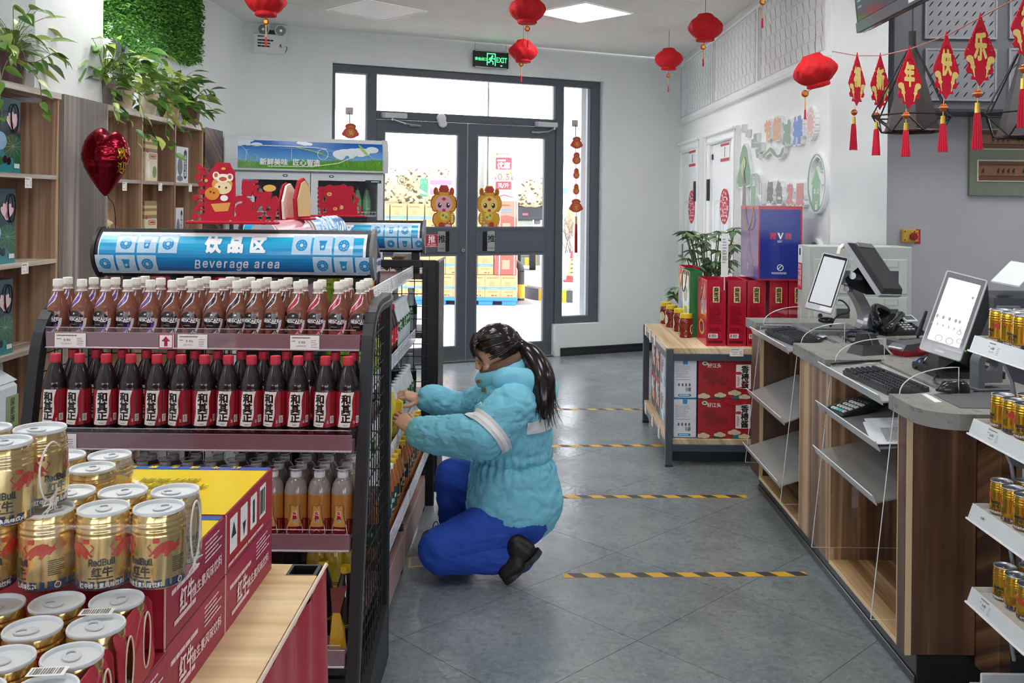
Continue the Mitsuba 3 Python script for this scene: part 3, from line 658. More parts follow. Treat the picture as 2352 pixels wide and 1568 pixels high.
part(t, 'print', flats([(poly((-8*k, -4*k), (8*k, -14*k), (8*k, -18*k), (-8*k, -14*k)), '#9fd0b8'), (rect(-.5*k, -4*k, .5*k, 19*k), '#77b698'), (U(rect(-5*k, 8*k, -4*k, 15*k), rect(4*k, 8*k, 5*k, 15*k)), '#cfe6da')], GB, .002), 'matte', False)
part(t, 'post', [(cyl(GB(0, -20*k, -.05), V(GB(0, 0, -.05)[0], GB(0, 0, -.05)[1], GZ), .02), '#b5b5b5')], 'metal', 30)
# ---- bollards, island kerb, cone
def stripes(c0, c1, n):
 return [(c0, c1)[i % 2] for i in range(n)]
b0 = onz(1196, 697, GZ)
t = thing('bollard_hoop', 'black and yellow steel hoop bollard beside the pallet outside', 'bollard')
zt_ = at(1190, 606, b0[1])[2]; rad = .055
cols = ['#33343a', '#e0a921', '#33343a']
zs = [GZ, at(0, 672, b0[1])[2], at(0, 640, b0[1])[2], zt_-.12]
for i in range(3): part(t, 'pipe', [(cyl((b0[0], b0[1], zs[i]), (b0[0], b0[1], zs[i+1]), rad, n=14), cols[i])], 'satin', 30)
part(t, 'bend', [(tube(curve([(b0[0], b0[1], zt_-.12), (b0[0]-.015, b0[1]+.02, zt_-.05), (b0[0]-.07, b0[1]+.1, zt_), (b0[0]-.12, b0[1]+.4, zt_)], 12), rad, 12), '#33343a')], 'satin', True)
part(t, 'footing', [(cyl((b0[0], b0[1], GZ), (b0[0], b0[1], GZ+.05), .22, .1, n=18), '#8c8782')], 'matte', 30)
t = thing('kerb_island', 'raised concrete island with black and yellow striped kerb outside the right door leaf', 'kerb')
i0 = onz(1208, 692, GZ); i1 = onz(1345, 702, GZ)
hI = at(1230, 661, i0[1])[2]-GZ
isl = U(disc(i0[0]+.85, i0[1]+.75, .85, 12), poly((i0[0]+.85, i0[1]-.1), (i0[0]+4, i0[1]-.55), (i0[0]+4, i0[1]+1.7), (i0[0]+.85, i0[1]+1.6)))
part(t, 'slab', [(ext(isl.buffer(-.01), hI, Fr((0, 0, GZ), (1, 0, 0), (0, 1, 0))), '#d8d5d1')], 'concrete_ground', False)
bnd = LineString(isl.exterior.coords); Lb = bnd.length; nb = 22
for i in range(nb):
 p = [bnd.interpolate(Lb*(i+j/6)/nb) for j in range(7)]
 g = LineString([(q.x, q.y) for q in p]).buffer(.03, cap_style='flat')
 part(t, 'kerb_stripe', [(ext(g, hI-.03, Fr((0, 0, GZ), (1, 0, 0), (0, 1, 0))), '#e2ac25' if i % 2 else '#4a4b50')], 'satin', False)
c0 = onz(1314, 646, GZ+hI)
t = thing('traffic_cone', 'red and cream striped traffic cone on the kerb island', 'traffic cone')
kc = c0[1]/2150
part(t, 'base', [(bx(c0[0]-.16, c0[0]+.16, c0[1]-.16, c0[1]+.16, c0[2], c0[2]+.035, .01), '#b5404f')], 'satin', False)
hc = (646-578)*kc; pts = [(.125, .03), (.10, .16*hc/.46)]
def conez(f): return .118*(1-f)+.028*f
seq = [(0.05, .2, '#c34a58'), (.2, .78, '#dcc98a'), (.78, .97, '#d05a66')]
for a_, b_, c_ in seq: part(t, 'sleeve', [(cyl((c0[0], c0[1], c0[2]+a_*hc), (c0[0], c0[1], c0[2]+b_*hc), conez(a_), conez(b_), n=18), c_)], 'satin', 30)
st = [(cyl((c0[0], c0[1], c0[2]), (c0[0], c0[1], c0[2]+.001), .01), '#fff')]
cf = [poly((-.03+dx*0, .28*hc+i*.14*hc), (.06, .33*hc+i*.14*hc), (.055, .37*hc+i*.14*hc), (-.03, .32*hc+i*.14*hc)) for i in range(4) for dx in (0,)]
part(t, 'stripe', bend([(U(*cf), '#5b5a58')], lambda y: conez(y/hc)+.002) and [(tm(m.vertices+c0, m.faces), c) for m, c in bend([(U(*cf), '#5b5a58')], lambda y: conez(y/hc)+.002)], 'satin', False)
part(t, 'knob', [(ball(c0+V(0, 0, .97*hc), .035, 2), '#d05a66')], 'satin', True)
# far kerb, bollard, fence, bush, tree, sign, sheds
t = thing('kerb_block', 'far black and yellow striped kerb block across the forecourt', 'kerb')
f0, f1 = onz(1188, 609, GZ), onz(1240, 609, GZ); hf = .42
for i in range(6):
 x = f0[0]+(f1[0]-f0[0])*i/6
 part(t, 'stripe', [(bx(x, x+(f1[0]-f0[0])/6, f0[1], f0[1]+1, GZ, GZ+hf), '#dfae30' if i % 2 == 0 else '#77787a')], 'satin', False)
t = thing('bollard_hoop', 'far grey and yellow hoop bollard seen through the right sidelight', 'bollard')
q = onz(1337, 592, GZ); kq = q[1]/2150
part(t, 'hoop', [(tube(curve([(q[0]-.09, q[1], GZ), (q[0]-.09, q[1], GZ+.6), (q[0], q[1], GZ+.78), (q[0]+.09, q[1], GZ+.6), (q[0]+.09, q[1], GZ)], 30), .05, 8), '#6c6d70')], 'satin', True)
part(t, 'band', [(cyl((q[0]-.09, q[1], GZ+.3), (q[0]-.09, q[1], GZ+.55), .055), '#d9b24c')], 'satin', 30)
t = single('timber_fence', 'weathered brown board fence behind the cone', 'fence', [(bx(onz(1325, 588, GZ)[0]+i*.2, onz(1325, 588, GZ)[0]+.19+i*.2, 26.5+.01*(i % 2), 26.54, GZ, GZ+.92-.02*(i % 3)), ('#a08a77', '#b59d88')[i % 2]) for i in range(9)], 'matte', False)
def twigs(base, h, n, seed, spread, r0):
 rr = random.Random(seed); ms = []
 def grow(p, d, L, r, lev):
  e = p+unit(d)*L; ms.append(cyl(p, e, r, r*.7, 4))
  if lev == 0: return
  for _ in range(3 if lev > 1 else 2):
   grow(p+(e-p)*rr.uniform(.5, 1), unit(d)+V(rr.gauss(0, spread), rr.gauss(0, spread), rr.gauss(.1, spread*.6)), L*rr.uniform(.55, .8), r*.6, lev-1)
 for _ in range(n): grow(np.asarray(base, float)+V(rr.gauss(0, .15), rr.gauss(0, .15), 0), V(rr.gauss(0, .3), rr.gauss(0, .3), 1), h, r0, 3)
 return cat(ms)
bq = onz(1316, 560, GZ); bq = V(bq[0], 30., GZ)
t = thing('bare_bush', 'bare twiggy bush seen through the right sidelight', 'bush'); part(t, 'twigs', [(twigs(V(at(1316, 0, 30)[0], 30, GZ), .75, 12, 5, .55, .012), '#7a6e66')], 'matte', False)
t = thing('bare_tree', 'leafless tree with thin branches against the sky right of the door', 'tree'); part(t, 'branches', [(twigs(V(at(1350, 0, 42)[0], 42, 0), 1.9, 2, 9, .5, .06), '#a9a09c')], 'matte', False)
t = thing('bare_tree', 'distant leafless tree faint behind the left door pane', 'tree'); part(t, 'branches', [(twigs(V(at(985, 0, 60)[0], 60, 0), 2.2, 2, 19, .5, .05), '#b9b5b4')], 'matte', False)
t = thing('road_sign', 'small blue road sign in the distance beside the right sidelight frame', 'sign'); qa = at(1299, 438, 40)
part(t, 'board', [(bx(qa[0]-.14, qa[0]+.1, 40, 40.03, qa[2]-.14, qa[2]+.14), '#7fb2e0')], 'satin', False); part(t, 'post', [(bx(qa[0]-.03, qa[0]+.03, 40.03, 40.08, GZ, qa[2]), '#b9b9b9')], 'satin', False)
t = single('lamp_post', 'thin grey lamp post far behind the left door pane', 'lamp post', [(cyl(V(at(1000, 0, 45)[0], 45, GZ), V(at(1000, 0, 45)[0], 45, 4.8), .05, .03), '#b3b6bd')], 'satin', 30)
t = thing('far_shed', 'low cream shed in the distance behind the right sidelight', 'building'); qa, qb = at(1294, 448, 50), at(1322, 500, 50)
part(t, 'wall', [(bx(qa[0], qb[0]+3, 50, 54, GZ, qa[2]), '#e3d9bd')], 'matte', False); part(t, 'roof', [(bx(qa[0]-.2, qb[0]+3.2, 49.8, 54.2, qa[2], qa[2]+.18), '#cfc7b8')], 'matte', False); part(t, 'door', [(bx(qa[0]+.25, qa[0]+.6, 49.98, 50, GZ, 1.2), '#d9b27c')], 'matte', False)
# ================================================================ prototypes of goods
def bull(s=1., flip=1):
 p = [(-10, -3), (-7, 1), (-3, 4), (2, 5), (5, 4), (7, 2), (10, 2.5), (11, .5), (8.5, -1), (7, -3), (5, -2), (3, -3.5), (1, -6), (-.5, -5.5), (0, -3), (-3, -2.5), (-5, -4.5), (-7, -6.5), (-8.5, -6), (-7, -3.5), (-9, -2.5), (-11, -5), (-12, -4.5)]
 return U(Polygon([(flip*x*s, y*s) for x, y in p]).buffer(.4*s), line([(-flip*10*s, -2*s), (-flip*13*s, 2*s), (-flip*11*s, 4*s)], .8*s), line([(flip*9*s, 2*s), (flip*11*s, 4.5*s)], .9*s))
CAN_R, CAN_H = .0325, .096
def can_proto(gold='#d9a935', band='#27345c', text=True, lid=True):
 R, Hh = CAN_R, CAN_H
 body = lathe([(R*.9, 0), (R*.98, .002), (R, .006), (R, .066), (R*.97, .0675), (R*.97, .0695), (R*1., .071), (R*1., .073), (R*.965, .0745), (R*.965, .0765), (R*.985, .078), (R*.985, .08), (R*.95, .082), (R*.95, .0835), (R*.96, .085), (R*.90, .0915)], 28, top=False)
 out = [('body', shape([(body, gold)], 'foil', 50))]
 rim = lathe([(R*.90, .0915), (R*.965, .0925), (R*.975, .095), (R*.95, .0965), (R*.90, .0955), (R*.87, .0915), (R*.5, .0913), (0, .0915)], 28, top=False, bot=False)
 lidk = [(rim, '#d7d9dc' if lid is True else lid), (ext(U(ell(0, R*.2, R*.3, R*.42).difference(ell(0, R*.35, R*.16, R*.18))), .0016, None, .0918), '#c9cbce')]
 out.append(('lid', shape(lidk, 'metal' if lid is True else 'satin', 40)))
 if text:
  w = R*1.0
  L = [(rect(-PI*R, .003, PI*R, .0135), band)]
  red, ink, wh = [], [], []
  for a in (-.9, .9):
   c = a*R*1.05
   red.append(shift(bull(R*.05, 1 if a > 0 else -1), c, .052))
  for a in (0, PI):
   c = a*R
   ink += [txt('RedBull', c, .037, .008, kind='inter', bold=4, sx=.8), txt('红牛', c, .025, .0115, bold=3)]
   ink.append(fine(c-.5*R, .016, c+.5*R, .018, 1, 3, .7))
  for a in (PI/2, -PI/2):
   ink.append(fine(a*R-.35*R, .02, a*R+.35*R, .04, 8, 7, .3))
  for a in (0, PI): wh.append(txt('红牛维生素风味饮料', a*R, .0082, .0066, bold=2, sx=.85))
  wh.append(ring(PI/2*R, .0082, .004, .001, 5))
  L += [(U(*red), '#b5382c'), (U(*ink), '#2c2622'), (U(*wh), '#e6e2d4'), (U(*[rrect(a*R-.004, .06, a*R+.004, .0655, .001) for a in (.6, -.6, PI-.6, PI+.6)]), '#c23a2c')]
  L2 = []
  for g, c in L:      # keep within one turn
   L2.append((g, c))
  out.append(('print', shape(bend(L2, R, .0003, .00015), 'satin', False)))
 return out
CAN = can_proto()
CAN_WRAP = can_proto('#dcc084', lid='#d4d7d8')  # paler gold and whiter lid: shrink-film haze put into the colour
def price_tag(parent, fr, x, y, w, h, price='9.90', seed=0, arrow=False, part_name='price_tag'):
 k = part(parent, part_name, [(fr.box(x, x+w, y, y+h, 0, .0012), '#eeeae4')], 'satin', False)
 L = []
 if arrow:
  a = h
  L += [(rect(x, y, x+a, y+h).difference(rect(x+.06*h, y+.06*h, x+a-.06*h, y+h-.06*h)), '#b8345a'), (poly((x+.5*a, y+.85*h), (x+.18*a, y+.5*h), (x+.38*a, y+.5*h), (x+.38*a, y+.15*h), (x+.62*a, y+.15*h), (x+.62*a, y+.5*h), (x+.82*a, y+.5*h)), '#b02f50')]
  x0 = x+a*1.08; w = w-a*1.08
 else: x0 = x
 L += [(U(fine(x0+.06*w, y+.78*h, x0+.75*w, y+.9*h, 1, seed, .7), fine(x0+.72*w, y+.12*h, x0+.95*w, y+.7*h, 5, seed+1, .3), fine(x0+.06*w, y+.55*h, x0+.22*w, y+.65*h, 1, seed+2), fine(x0+.2*w, y+.2*h, x0+.6*w, y+.32*h, 2, seed+3, .4)), '#77706a'), (txt(price, x0+.4*w, y+.52*h, .17*h, kind='inter', bold=1), '#3a3634')]
 part(k, 'print', flats(L, fr, .0016, .0003), 'matte', False)
 return k
def interp(prof):
 r = np.array([p[0] for p in prof]); z = np.array([p[1] for p in prof])
 return lambda y: float(np.interp(y, z, r))
def knurl_cap(r, z0, z1, n=24):
 return lathe([(r*.97, z0), (r, z0+.002), (r, z1-.003), (r*.92, z1), (0, z1)], n, bot=True)
def resin(prof, n=28): return lathe(prof, n)
# coffee bottle with a swirling label
COF = [(.026, 0), (.0295, .003), (.0305, .012), (.0300, .028), (.0325, .045), (.0330, .060), (.0318, .075), (.0275, .092), (.0225, .108), (.0188, .122), (.0172, .134), (.0150, .1375), (.0130, .139), (.0128, .150)]
def coffee_proto(swirl):
 out = [('body', shape([(lathe(COF[:11], 28), '#7b4836')], 'shiny', 60)), ('neck', shape([(lathe(COF[10:], 24), '#b7aba4')], 'shiny', 50)), ('cap', shape([(knurl_cap(.0148, .1485, .170), '#ebe7da'), (lathe([(.0150, .148), (.0150, .153)], 24), '#ded9ca')], 'satin', 40))]
 R = interp(COF)
 sw = lambda o, w: Polygon([(.018+o, .132), (.018+o+w, .132), (.016+o+w*1.1, .12), (.004+o+w*1.3, .104), (-.014+o+w*1.0, .088), (-.026+o+w*.3, .074), (-.030+o, .066), (-.028+o-.002, .078), (-.020+o, .092), (-.004+o, .106), (.010+o, .12)]).buffer(0)
 lo = lambda o, w: Polygon([(-.010+o, .004), (.012+o, .014), (.026+o, .034), (.030+o, .052), (.030+o+w, .052), (.028+o+w, .03), (.016+o+w, .008), (.004+o+w, .002)]).buffer(0)
 L = [(U(sw(-.012, .017), lo(.0, .008)), '#dcd6d6'), (U(sw(-.005, .007), lo(-.010, .009)), swirl), (ell(0, .048, .0285, .0275), '#171214'),
   (U(txt('NESCAFE', .002, .0495, .0095, kind='inter', bold=4, sx=.92), fine(.006, .0405, .024, .0445, 1, 3, .8), rect(-.022, .056, .018, .0568)), '#efecea'), (fine(-.016, .031, .014, .035, 1, 6, .6), '#8f8a86'), (U(poly((-.003, .064), (.003, .064), (.004, .069), (-.002, .069))), '#d9d3cf'), (ell(.016, .088, .006, .004), '#8a5a3c')]
 out.append(('label', shape(bend(L, R, .0005, .00025), 'shiny', False)))
 return out
# herbal tea bottle
TEA = [(.028, 0), (.0325, .003), (.0335, .008), (.0332, .024), (.0318, .027), (.0335, .031), (.0338, .034), (.0338, .137), (.0335, .140), (.0322, .143), (.0335, .148), (.0325, .158), (.0265, .178), (.0190, .200), (.0142, .209), (.0134, .217)]
def tea_proto(turn=0.):
 out = [('body', shape([(lathe(TEA, 28), '#1e1113')], 'shiny', 45)), ('cap', shape([(knurl_cap(.0152, .215, .2375), '#c22b3c'), (lathe([(.0156, .212), (.0156, .2165)], 24), '#a82433')], 'satin', 40))]
 R = .0338; w = lambda y: .0018*math.sin((y-.05)/.08*2*PI)
 ys = np.linspace(.0345, .1365, 13)
 pan = Polygon([(-.0215+w(y)+.004*(y-.09)/.04, y) for y in ys]+[(.0165+w(y)*1.2+.004*(y-.09)/.04, y) for y in ys[::-1]])
 L = [(rect(-PI*R, .034, PI*R, .137), '#9c1f2c'), (shift(pan, PI*R*.98), '#dcd8cf'), (pan, '#e9e6de'), (vtxt('和其正', -.002, .130, .0265, gap=1.05, bold=4, sx=1.0), '#22160f'),
   (U(ring(.0225, .051, .0024, .0010, 5), ring(.0225, .0462, .0024, .0010, 5)), '#e7d7d2'), (fine(-.010, .0385, .006, .0415, 1, 5, .8), '#9a948c'), (rect(.029, .045, .041, .066), '#e2dedb'), (barcode(.0305, .047, .0395, .064, 3, 9), '#2a2628')]
 if turn: L = [(shift(g, turn), c) if i else (g, c) for i, (g, c) in enumerate(L)]
 out.append(('label', shape(bend(L, R, .0004, .0002), 'gloss', False)))
 return out
# vitamin drink with a clear dust cap
ENE = [(.029, 0), (.0335, .004), (.0338, .012), (.0336, .118), (.0330, .128), (.0280, .148), (.0200, .160), (.0150, .163), (.0150, .166)]
def energy_proto(v=0):
 out = [('body', shape([(lathe(ENE[:4], 28), '#a9702f')], 'gloss', 45)), ('shoulder', shape([(lathe(ENE[3:], 28), '#8d8079')], 'shiny', 50)), ('cap', shape([(knurl_cap(.0160, .164, .1805), '#dfe0e0')], 'satin', 40)),
   ('dust_cap', shape([(lathe([(.0215, .150), (.0225, .176), (.0205, .1885), (.012, .190), (0, .190)], 24, bot=False), '#ffffff')], 'acrylic', 50)), ('lid_ring', shape([(lathe([(.0190, .1886), (.0208, .1886), (.0200, .1905), (.018, .1905)], 24, False, False), '#c3c5c7')], 'gloss', 40))]
 R = .0337; ap = lambda s: Polygon([(-.010*s, .088), (.010*s, .088), (.012*s, .06), (.019*s, .03), (.022*s, .006), (-.022*s, .006), (-.019*s, .03), (-.012*s, .06)])
 L = [(rect(-PI*R, .004, PI*R, .044), '#7d1622'), (U(poly((-.045, .044), (-.02, .05), (-.025, .044)), poly((.045, .044), (.02, .05), (.025, .044))), '#7d1622'), (U(poly((-.022, .03), (-.017, .044), (-.019, .004), (-.0265, .004)), poly((.022, .03), (.017, .044), (.019, .004), (.0265, .004))), '#d9d2cf'), (ap(1.02).boundary.buffer(.0006), '#4a2a16'), (ap(1.), '#c8964a'), (ap(1.).intersection(rect(-.03, .0, .03, .026)), '#7a1420'),
   (rrect(-.0062, .040, .0062, .0715, .001), '#eee6da'), (vtxt('东鹏', 0, .071, .0115, gap=1.05, bold=4), '#a01c28'), (U(txt('特饮', 0, .0435, .0055, bold=2)), '#2a1c16'), (poly((-.01, .012), (0, .022), (.01, .012), (.008, .012), (0, .019), (-.008, .012)) if v else fine(-.012, .016, .012, .021, 1, 2, .9), '#c9a05a'), (U(line([(-.014, .092), (-.014, .06), (-.02, .03)], .0009), line([(.014, .092), (.014, .06), (.02, .03)], .0009), line([(-.005, .09), (0, .083), (.005, .09)], .001)), '#5d3c1c')]
 out.append(('label', shape(bend(L, R, .0004, .0002), 'gloss', False)))
 return out
# plain drinks of the long side
JUI = [(.026, 0), (.031, .003), (.032, .012), (.030, .03), (.032, .05), (.032, .12), (.030, .135), (.022, .165), (.0145, .188), (.0135, .20)]
def drink_proto(liquid, cap, label=None, band=(.055, .115), ink='#ffffff', word=None, clear=False, dark='#333333'):
 out = [('body', shape([(lathe(JUI[:7], 22), liquid)], 'shiny', 45)), ('neck', shape([(lathe(JUI[6:], 20), liquid if not clear else '#cfd6d8')], 'shiny', 45)), ('cap', shape([(knurl_cap(.0155, .197, .216, 18), cap)], 'satin', 40))]
 if label:
  R = .0322; L = [(rect(-PI*R, band[0], PI*R, band[1]), label)]
  L.append((U(*[fine(a*R-.02, band[0]+.006, a*R+.02, band[0]+.016, 2, int(a*9)+3, .5) for a in (0, 2, -2)], *([txt(word, a*R, (band[0]+band[1])/2+.006, .016, bold=3, kind='inter' if word.isascii() else 'cjk', sx=.8) for a in (0, PI/2, -PI/2, PI)] if word else [])), ink))
  out.append(('label', shape(bend(L, R, .0004, .0002), 'gloss', False)))
 return out
# ================================================================ the cash counter on the right
XS, XW, XP, ZT = 1.22, 1.25, 1.29, .947         # slab edge, wood front, plinth front, top
XB = 1.95
bays = [(4.314, 5.03), (3.165, 3.846)]
ct = thing('cash_counter', 'long wooden cash counter with grey stone-look top along the right side', 'counter')
slab = rect(XS, 2.86, XB, 5.263)
corner = rect(XS-.01, 2.85, XS+.12, 2.98).difference(disc(XS+.12, 2.98, .12, 10))
slab = slab.difference(corner)
for y0, y1 in bays: slab = slab.difference(rect(XS-.1, y0, 1.44, y1))
frz = Fr((0, 0, 0), (1, 0, 0), (0, 1, 0))
part(ct, 'worktop', [(ext(slab, .05, frz, ZT-.05), '#fff')], 'counter_stone', False)
for y0, y1 in ((5.03, 5.25), (3.846, 4.314), (2.955, 3.165)):
 y0b = 3.08 if y0 < 3 else y0+.012
 part(ct, 'pier', [(bx(XW, 1.9 if y0 > 3 else 1.48, y0b, y1-.012, .105, ZT-.05, .002), '#fff')], 'counter_wood', False)
part(ct, 'end_panel', [(bx(1.482, 1.52, 2.93, 3.3, .07, ZT-.05, .002), '#fff')], 'counter_wood_dark', False)
part(ct, 'back_panel', [(bx(1.62, 1.64, 3.1, 5.2, .1, ZT-.05), '#fff')], 'counter_wood', False)
part(ct, 'edge_banding', [(bx(XW-.001, XW+.018, y-.002, y+.002, .105, ZT-.05), '#cfb48a') for y in (3.08, 3.155, 4.30, 3.86, 5.04)], 'satin', False)
part(ct, 'plinth', [(bx(XP, 1.85, 3.085, 5.2, 0, .105, .003), '#121214')], 'gloss', False)
part(ct, 'plinth', [(bx(XP-.006, XP, 3.09, 5.2, .0, .03, .002), '#2a2b2e')], 'gloss', False)
for y0, y1 in bays:
 part(ct, 'deck', [(bx(XW, 1.62, y0-.012, y1+.012, .105, .123, .002), '#fff')], 'counter_wood_flat', False)
 part(ct, 'deck_edge', [(bx(XW-.0015, XW, y0-.01, y1+.01, .107, .122), '#d8bd95')], 'satin', False)
# acrylic racks hung in the two bays: sloping trays, side guards
def plate(key, g, fr, name='side_guard'):
 """a thin clear sheet with bright sawn edges"""
 k = part(key, name, [(flat(g, fr, 0), '#fff')], 'acrylic', False)
 part(key, name+'_edge', [(fr.mesh(tube([(x, y, 0) for x, y in g.exterior.coords[:-1]], .0021, 4, True)), '#d5d8da')], 'gloss', False)
def rack(n, y0, y1, trays, lab):
 t = thing('acrylic_rack', lab, 'rack')
 for y in (y0+.008, y1-.008):
  fr = Fr((0, y, 0), (1, 0, 0), (0, 0, 1))
  plate(t, poly((1.245, ZT-.02), (1.60, ZT-.02), (1.60, .18 if n else .2), (1.17, .18 if n else .2)), fr)
  arc = [(1.26+.20*(1-math.cos(a)), ZT+.09*math.sin(a)) for a in np.linspace(.0, PI/2, 12)]
  plate(t, Polygon(arc+[(1.46, ZT-.01), (1.26, ZT-.01)]), fr, 'end_guard')
 for z, slope, depth, col in trays:
  zb = z+slope; x0 = 1.205-.03*(ZT-z)/.6
  v = [(x0, y0+.012, z), (x0, y1-.012, z), (x0+depth, y1-.012, zb), (x0+depth, y0+.012, zb)]
  tray = hull([V(*q) for q in v]+[V(*q)-V(0, 0, .006) for q in v])
  k = part(t, 'tray', [(tray, col)], 'gloss', False)
  nx = unit(V(-.35, 0, 1)); a = V(x0-.001, y0+.01, z-.012); b = V(x0-.001, y1-.01, z-.012)
  lip = hull([a, b, a+V(-.016, 0, .034), b+V(-.016, 0, .034), a+V(.004, 0, 0), b+V(.004, 0, 0), a+V(-.012, 0, .034), b+V(-.012, 0, .034)])
  part(t, 'ticket_strip', [(lip, '#a9acae')], 'gloss', False)
  part(t, 'strip_edge', [(cyl(a+V(-.015, 0, .034), b+V(-.015, 0, .034), .0022, n=5), '#dfe1e3')], 'gloss', 30)
rack(0, 4.314, 5.03, [(.905, .03, .23, '#8d8f90'), (.576, .10, .26, '#8a8b8c'), (.285, .09, .28, '#8d8f8e')], 'clear acrylic rack with three sloping trays in the far bay of the counter')
rack(1, 3.165, 3.846, [(.918, .022, .23, '#a3a4a2'), (.76, .03, .3, '#77767a'), (.577, .07, .3, '#7a7976')], 'clear acrylic rack holding a keyboard, calculator and papers in the near counter bay')
# ---- keyboards
def keyboard(m, lab, body, keyc):
 t = thing('keyboard', lab, 'keyboard')
 L_, W_ = .42, .15
 case = ext(rrect(-W_/2, -L_/2, W_/2, L_/2, .012), .014)
 d = shape([(case, body)], 'satin', 30); scene[t+'__case'] = {**d, 'to_world': m}
 kp = shape([(hull([V(x*.0075, y*.0075, 0) for x in (-1, 1) for y in (-1, 1)]+[V(x*.0055, y*.0058, .009) for x in (-1, 1) for y in (-1, 1)]), keyc)], 'satin', False)
 n = 0
 for r in range(6):
  for c in range(20):
   if c in (14, 18) and r < 6 and c == 14: continue
   x, y = -.058+r*.0205+(.004 if r > 4 else 0), -.198+c*.0205+(.006 if c > 14 else 0)
   if r == 0 and 3 <= c <= 8:
    continue
   scene[f'{t}__key_{n:03d}'] = {**kp, 'to_world': m @ T().translate([x, y, .014])}; n += 1
 sp = shape([(hull([V(x*.0075, y*.06, 0) for x in (-1, 1) for y in (-1, 1)]+[V(x*.0055, y*.058, .009) for x in (-1, 1) for y in (-1, 1)]), keyc)], 'satin', False)
 scene[t+'__space_bar'] = {**sp, 'to_world': m @ T().translate([-.058, -.085, .014])}
 return t
def on_tray(x, y, z, slope_deg, rz): return T().translate([x, y, z]).rotate([0, 1, 0], -slope_deg).rotate([0, 0, 1], rz)
keyboard(on_tray(1.315, 4.66, .926, 7.4, 4), 'black keyboard in the far acrylic tray', '#202226', '#2b2d31')
keyboard(on_tray(1.315, 3.46, .930, 5.5, 3), 'black keyboard lying in the near acrylic tray', '#24272a', '#2c2f33')
# ---- calculator and papers on the near rack
def local(m, mesh): return tm((np.array(m.matrix)[:3, :3] @ np.asarray(mesh.vertices).T).T+np.array(m.matrix)[:3, 3], mesh.faces)
m = T().translate([1.30, 3.70, .772]).rotate([0, 1, 0], -6).rotate([0, 0, 1], 12).rotate([0, 1, 0], -9)
t = thing('calculator', 'black desk calculator with pale keys on the tray beside the papers', 'calculator')
part(t, 'case', [(local(m, bx(-.10, .10, -.07, .07, 0, .028, .006)), '#1e2124')], 'satin', False)
part(t, 'display', [(local(m, bx(.06, .09, -.055, .055, .028, .034, .002)), '#3a4340')], 'gloss', False)
for r in range(5):
 for c in range(6):
  part(t, 'key', [(local(m, bx(-.088+r*.027, -.088+r*.027+.018, -.06+c*.0205, -.06+c*.0205+.015, .027, .035, .003)), '#59b8ae' if r == 0 and c in (1, 2) else ('#c9ccc8' if c < 5 and r < 4 else '#3a3d40'))], 'satin', False)
def paper(name, lab, pts, z, lines=True, cat_='paper', col='#e9ebee'):
 g = Polygon([(p[0], p[1]) for p in pts])
 t = thing(name, lab, cat_)
 return t, g
t = thing('paper_sheets', 'printed paper sheets lying on the tray beside the calculator', 'paper')
fr = Fr((1.19, 3.17, .768), (1, 0, .10), (0, 1, 0))
g = affinity.rotate(rect(.02, .0, .25, .30), -14, origin=(.1, .15))
part(t, 'sheet', [(ext(g.intersection(rect(0, 0, .3, .36)), .003, fr, 0.), '#e6e8ec')], 'matte', False)
part(t, 'print', flats([(affinity.rotate(fine(.07, .02, .235, .21, 22, 5, .45), -14, origin=(.1, .15)).intersection(rect(0, 0, .3, .36)), '#8d8d94')], fr, .0034), 'matte', False)
t = thing('white_folder', 'white paper strip on the tray between the calculator and the sheets', 'paper')
scene[t] = shape([(ext(affinity.rotate(rect(.03, .30, .27, .345), -14, origin=(.1, .15)), .004, fr, .001), '#dfe3ea')], 'matte', False)
t = thing('pen', 'black pen lying at the far edge of the near keyboard tray', 'pen')
part(t, 'barrel', [(cyl((1.235, 3.815, .936), (1.43, 3.80, .956), .006, n=10), '#1c1c1e')], 'gloss', 30)
part(t, 'tip', [(cyl((1.43, 3.80, .956), (1.446, 3.799, .958), .006, .002, n=10), '#c9c9c9')], 'metal', 30)
# ---- card on the worktop, mouse mat, mouse
WT = Fr((0, 0, ZT), (1, 0, 0), (0, 1, 0))
def on_top(px, py, z=ZT): return onz(px, py, z)
q = [on_top(x, y) for x, y in ((2117, 905), (2128, 904), (2164, 923), (2148, 924))]
single('white_label', 'narrow white label stuck on the worktop near its rounded corner', 'label', [(ext(Polygon([(p[0], p[1]) for p in q]), .0008, WT), '#e4e4e2')], 'satin', False)
q = [on_top(x, y) for x, y in ((1844, 757), (1858, 753), (1900, 772), (1880, 779))]
single('note_card', 'pale blue-white card lying by the far acrylic guard', 'card', [(ext(Polygon([(p[0], p[1]) for p in q]).convex_hull, .001, WT), '#d8e3ea')], 'satin', False)
q = [on_top(x, y) for x, y in ((2121, 893), (2130, 889), (2320, 884), (2345, 940), (2205, 937), (2170, 920))]
single('mouse_mat', 'dark grey mouse mat on the near end of the worktop', 'mouse mat', [(ext(Polygon([(p[0], p[1]) for p in q]).intersection(slab.buffer(-.01)), .002, WT), '#55575a')], 'cloth', False)
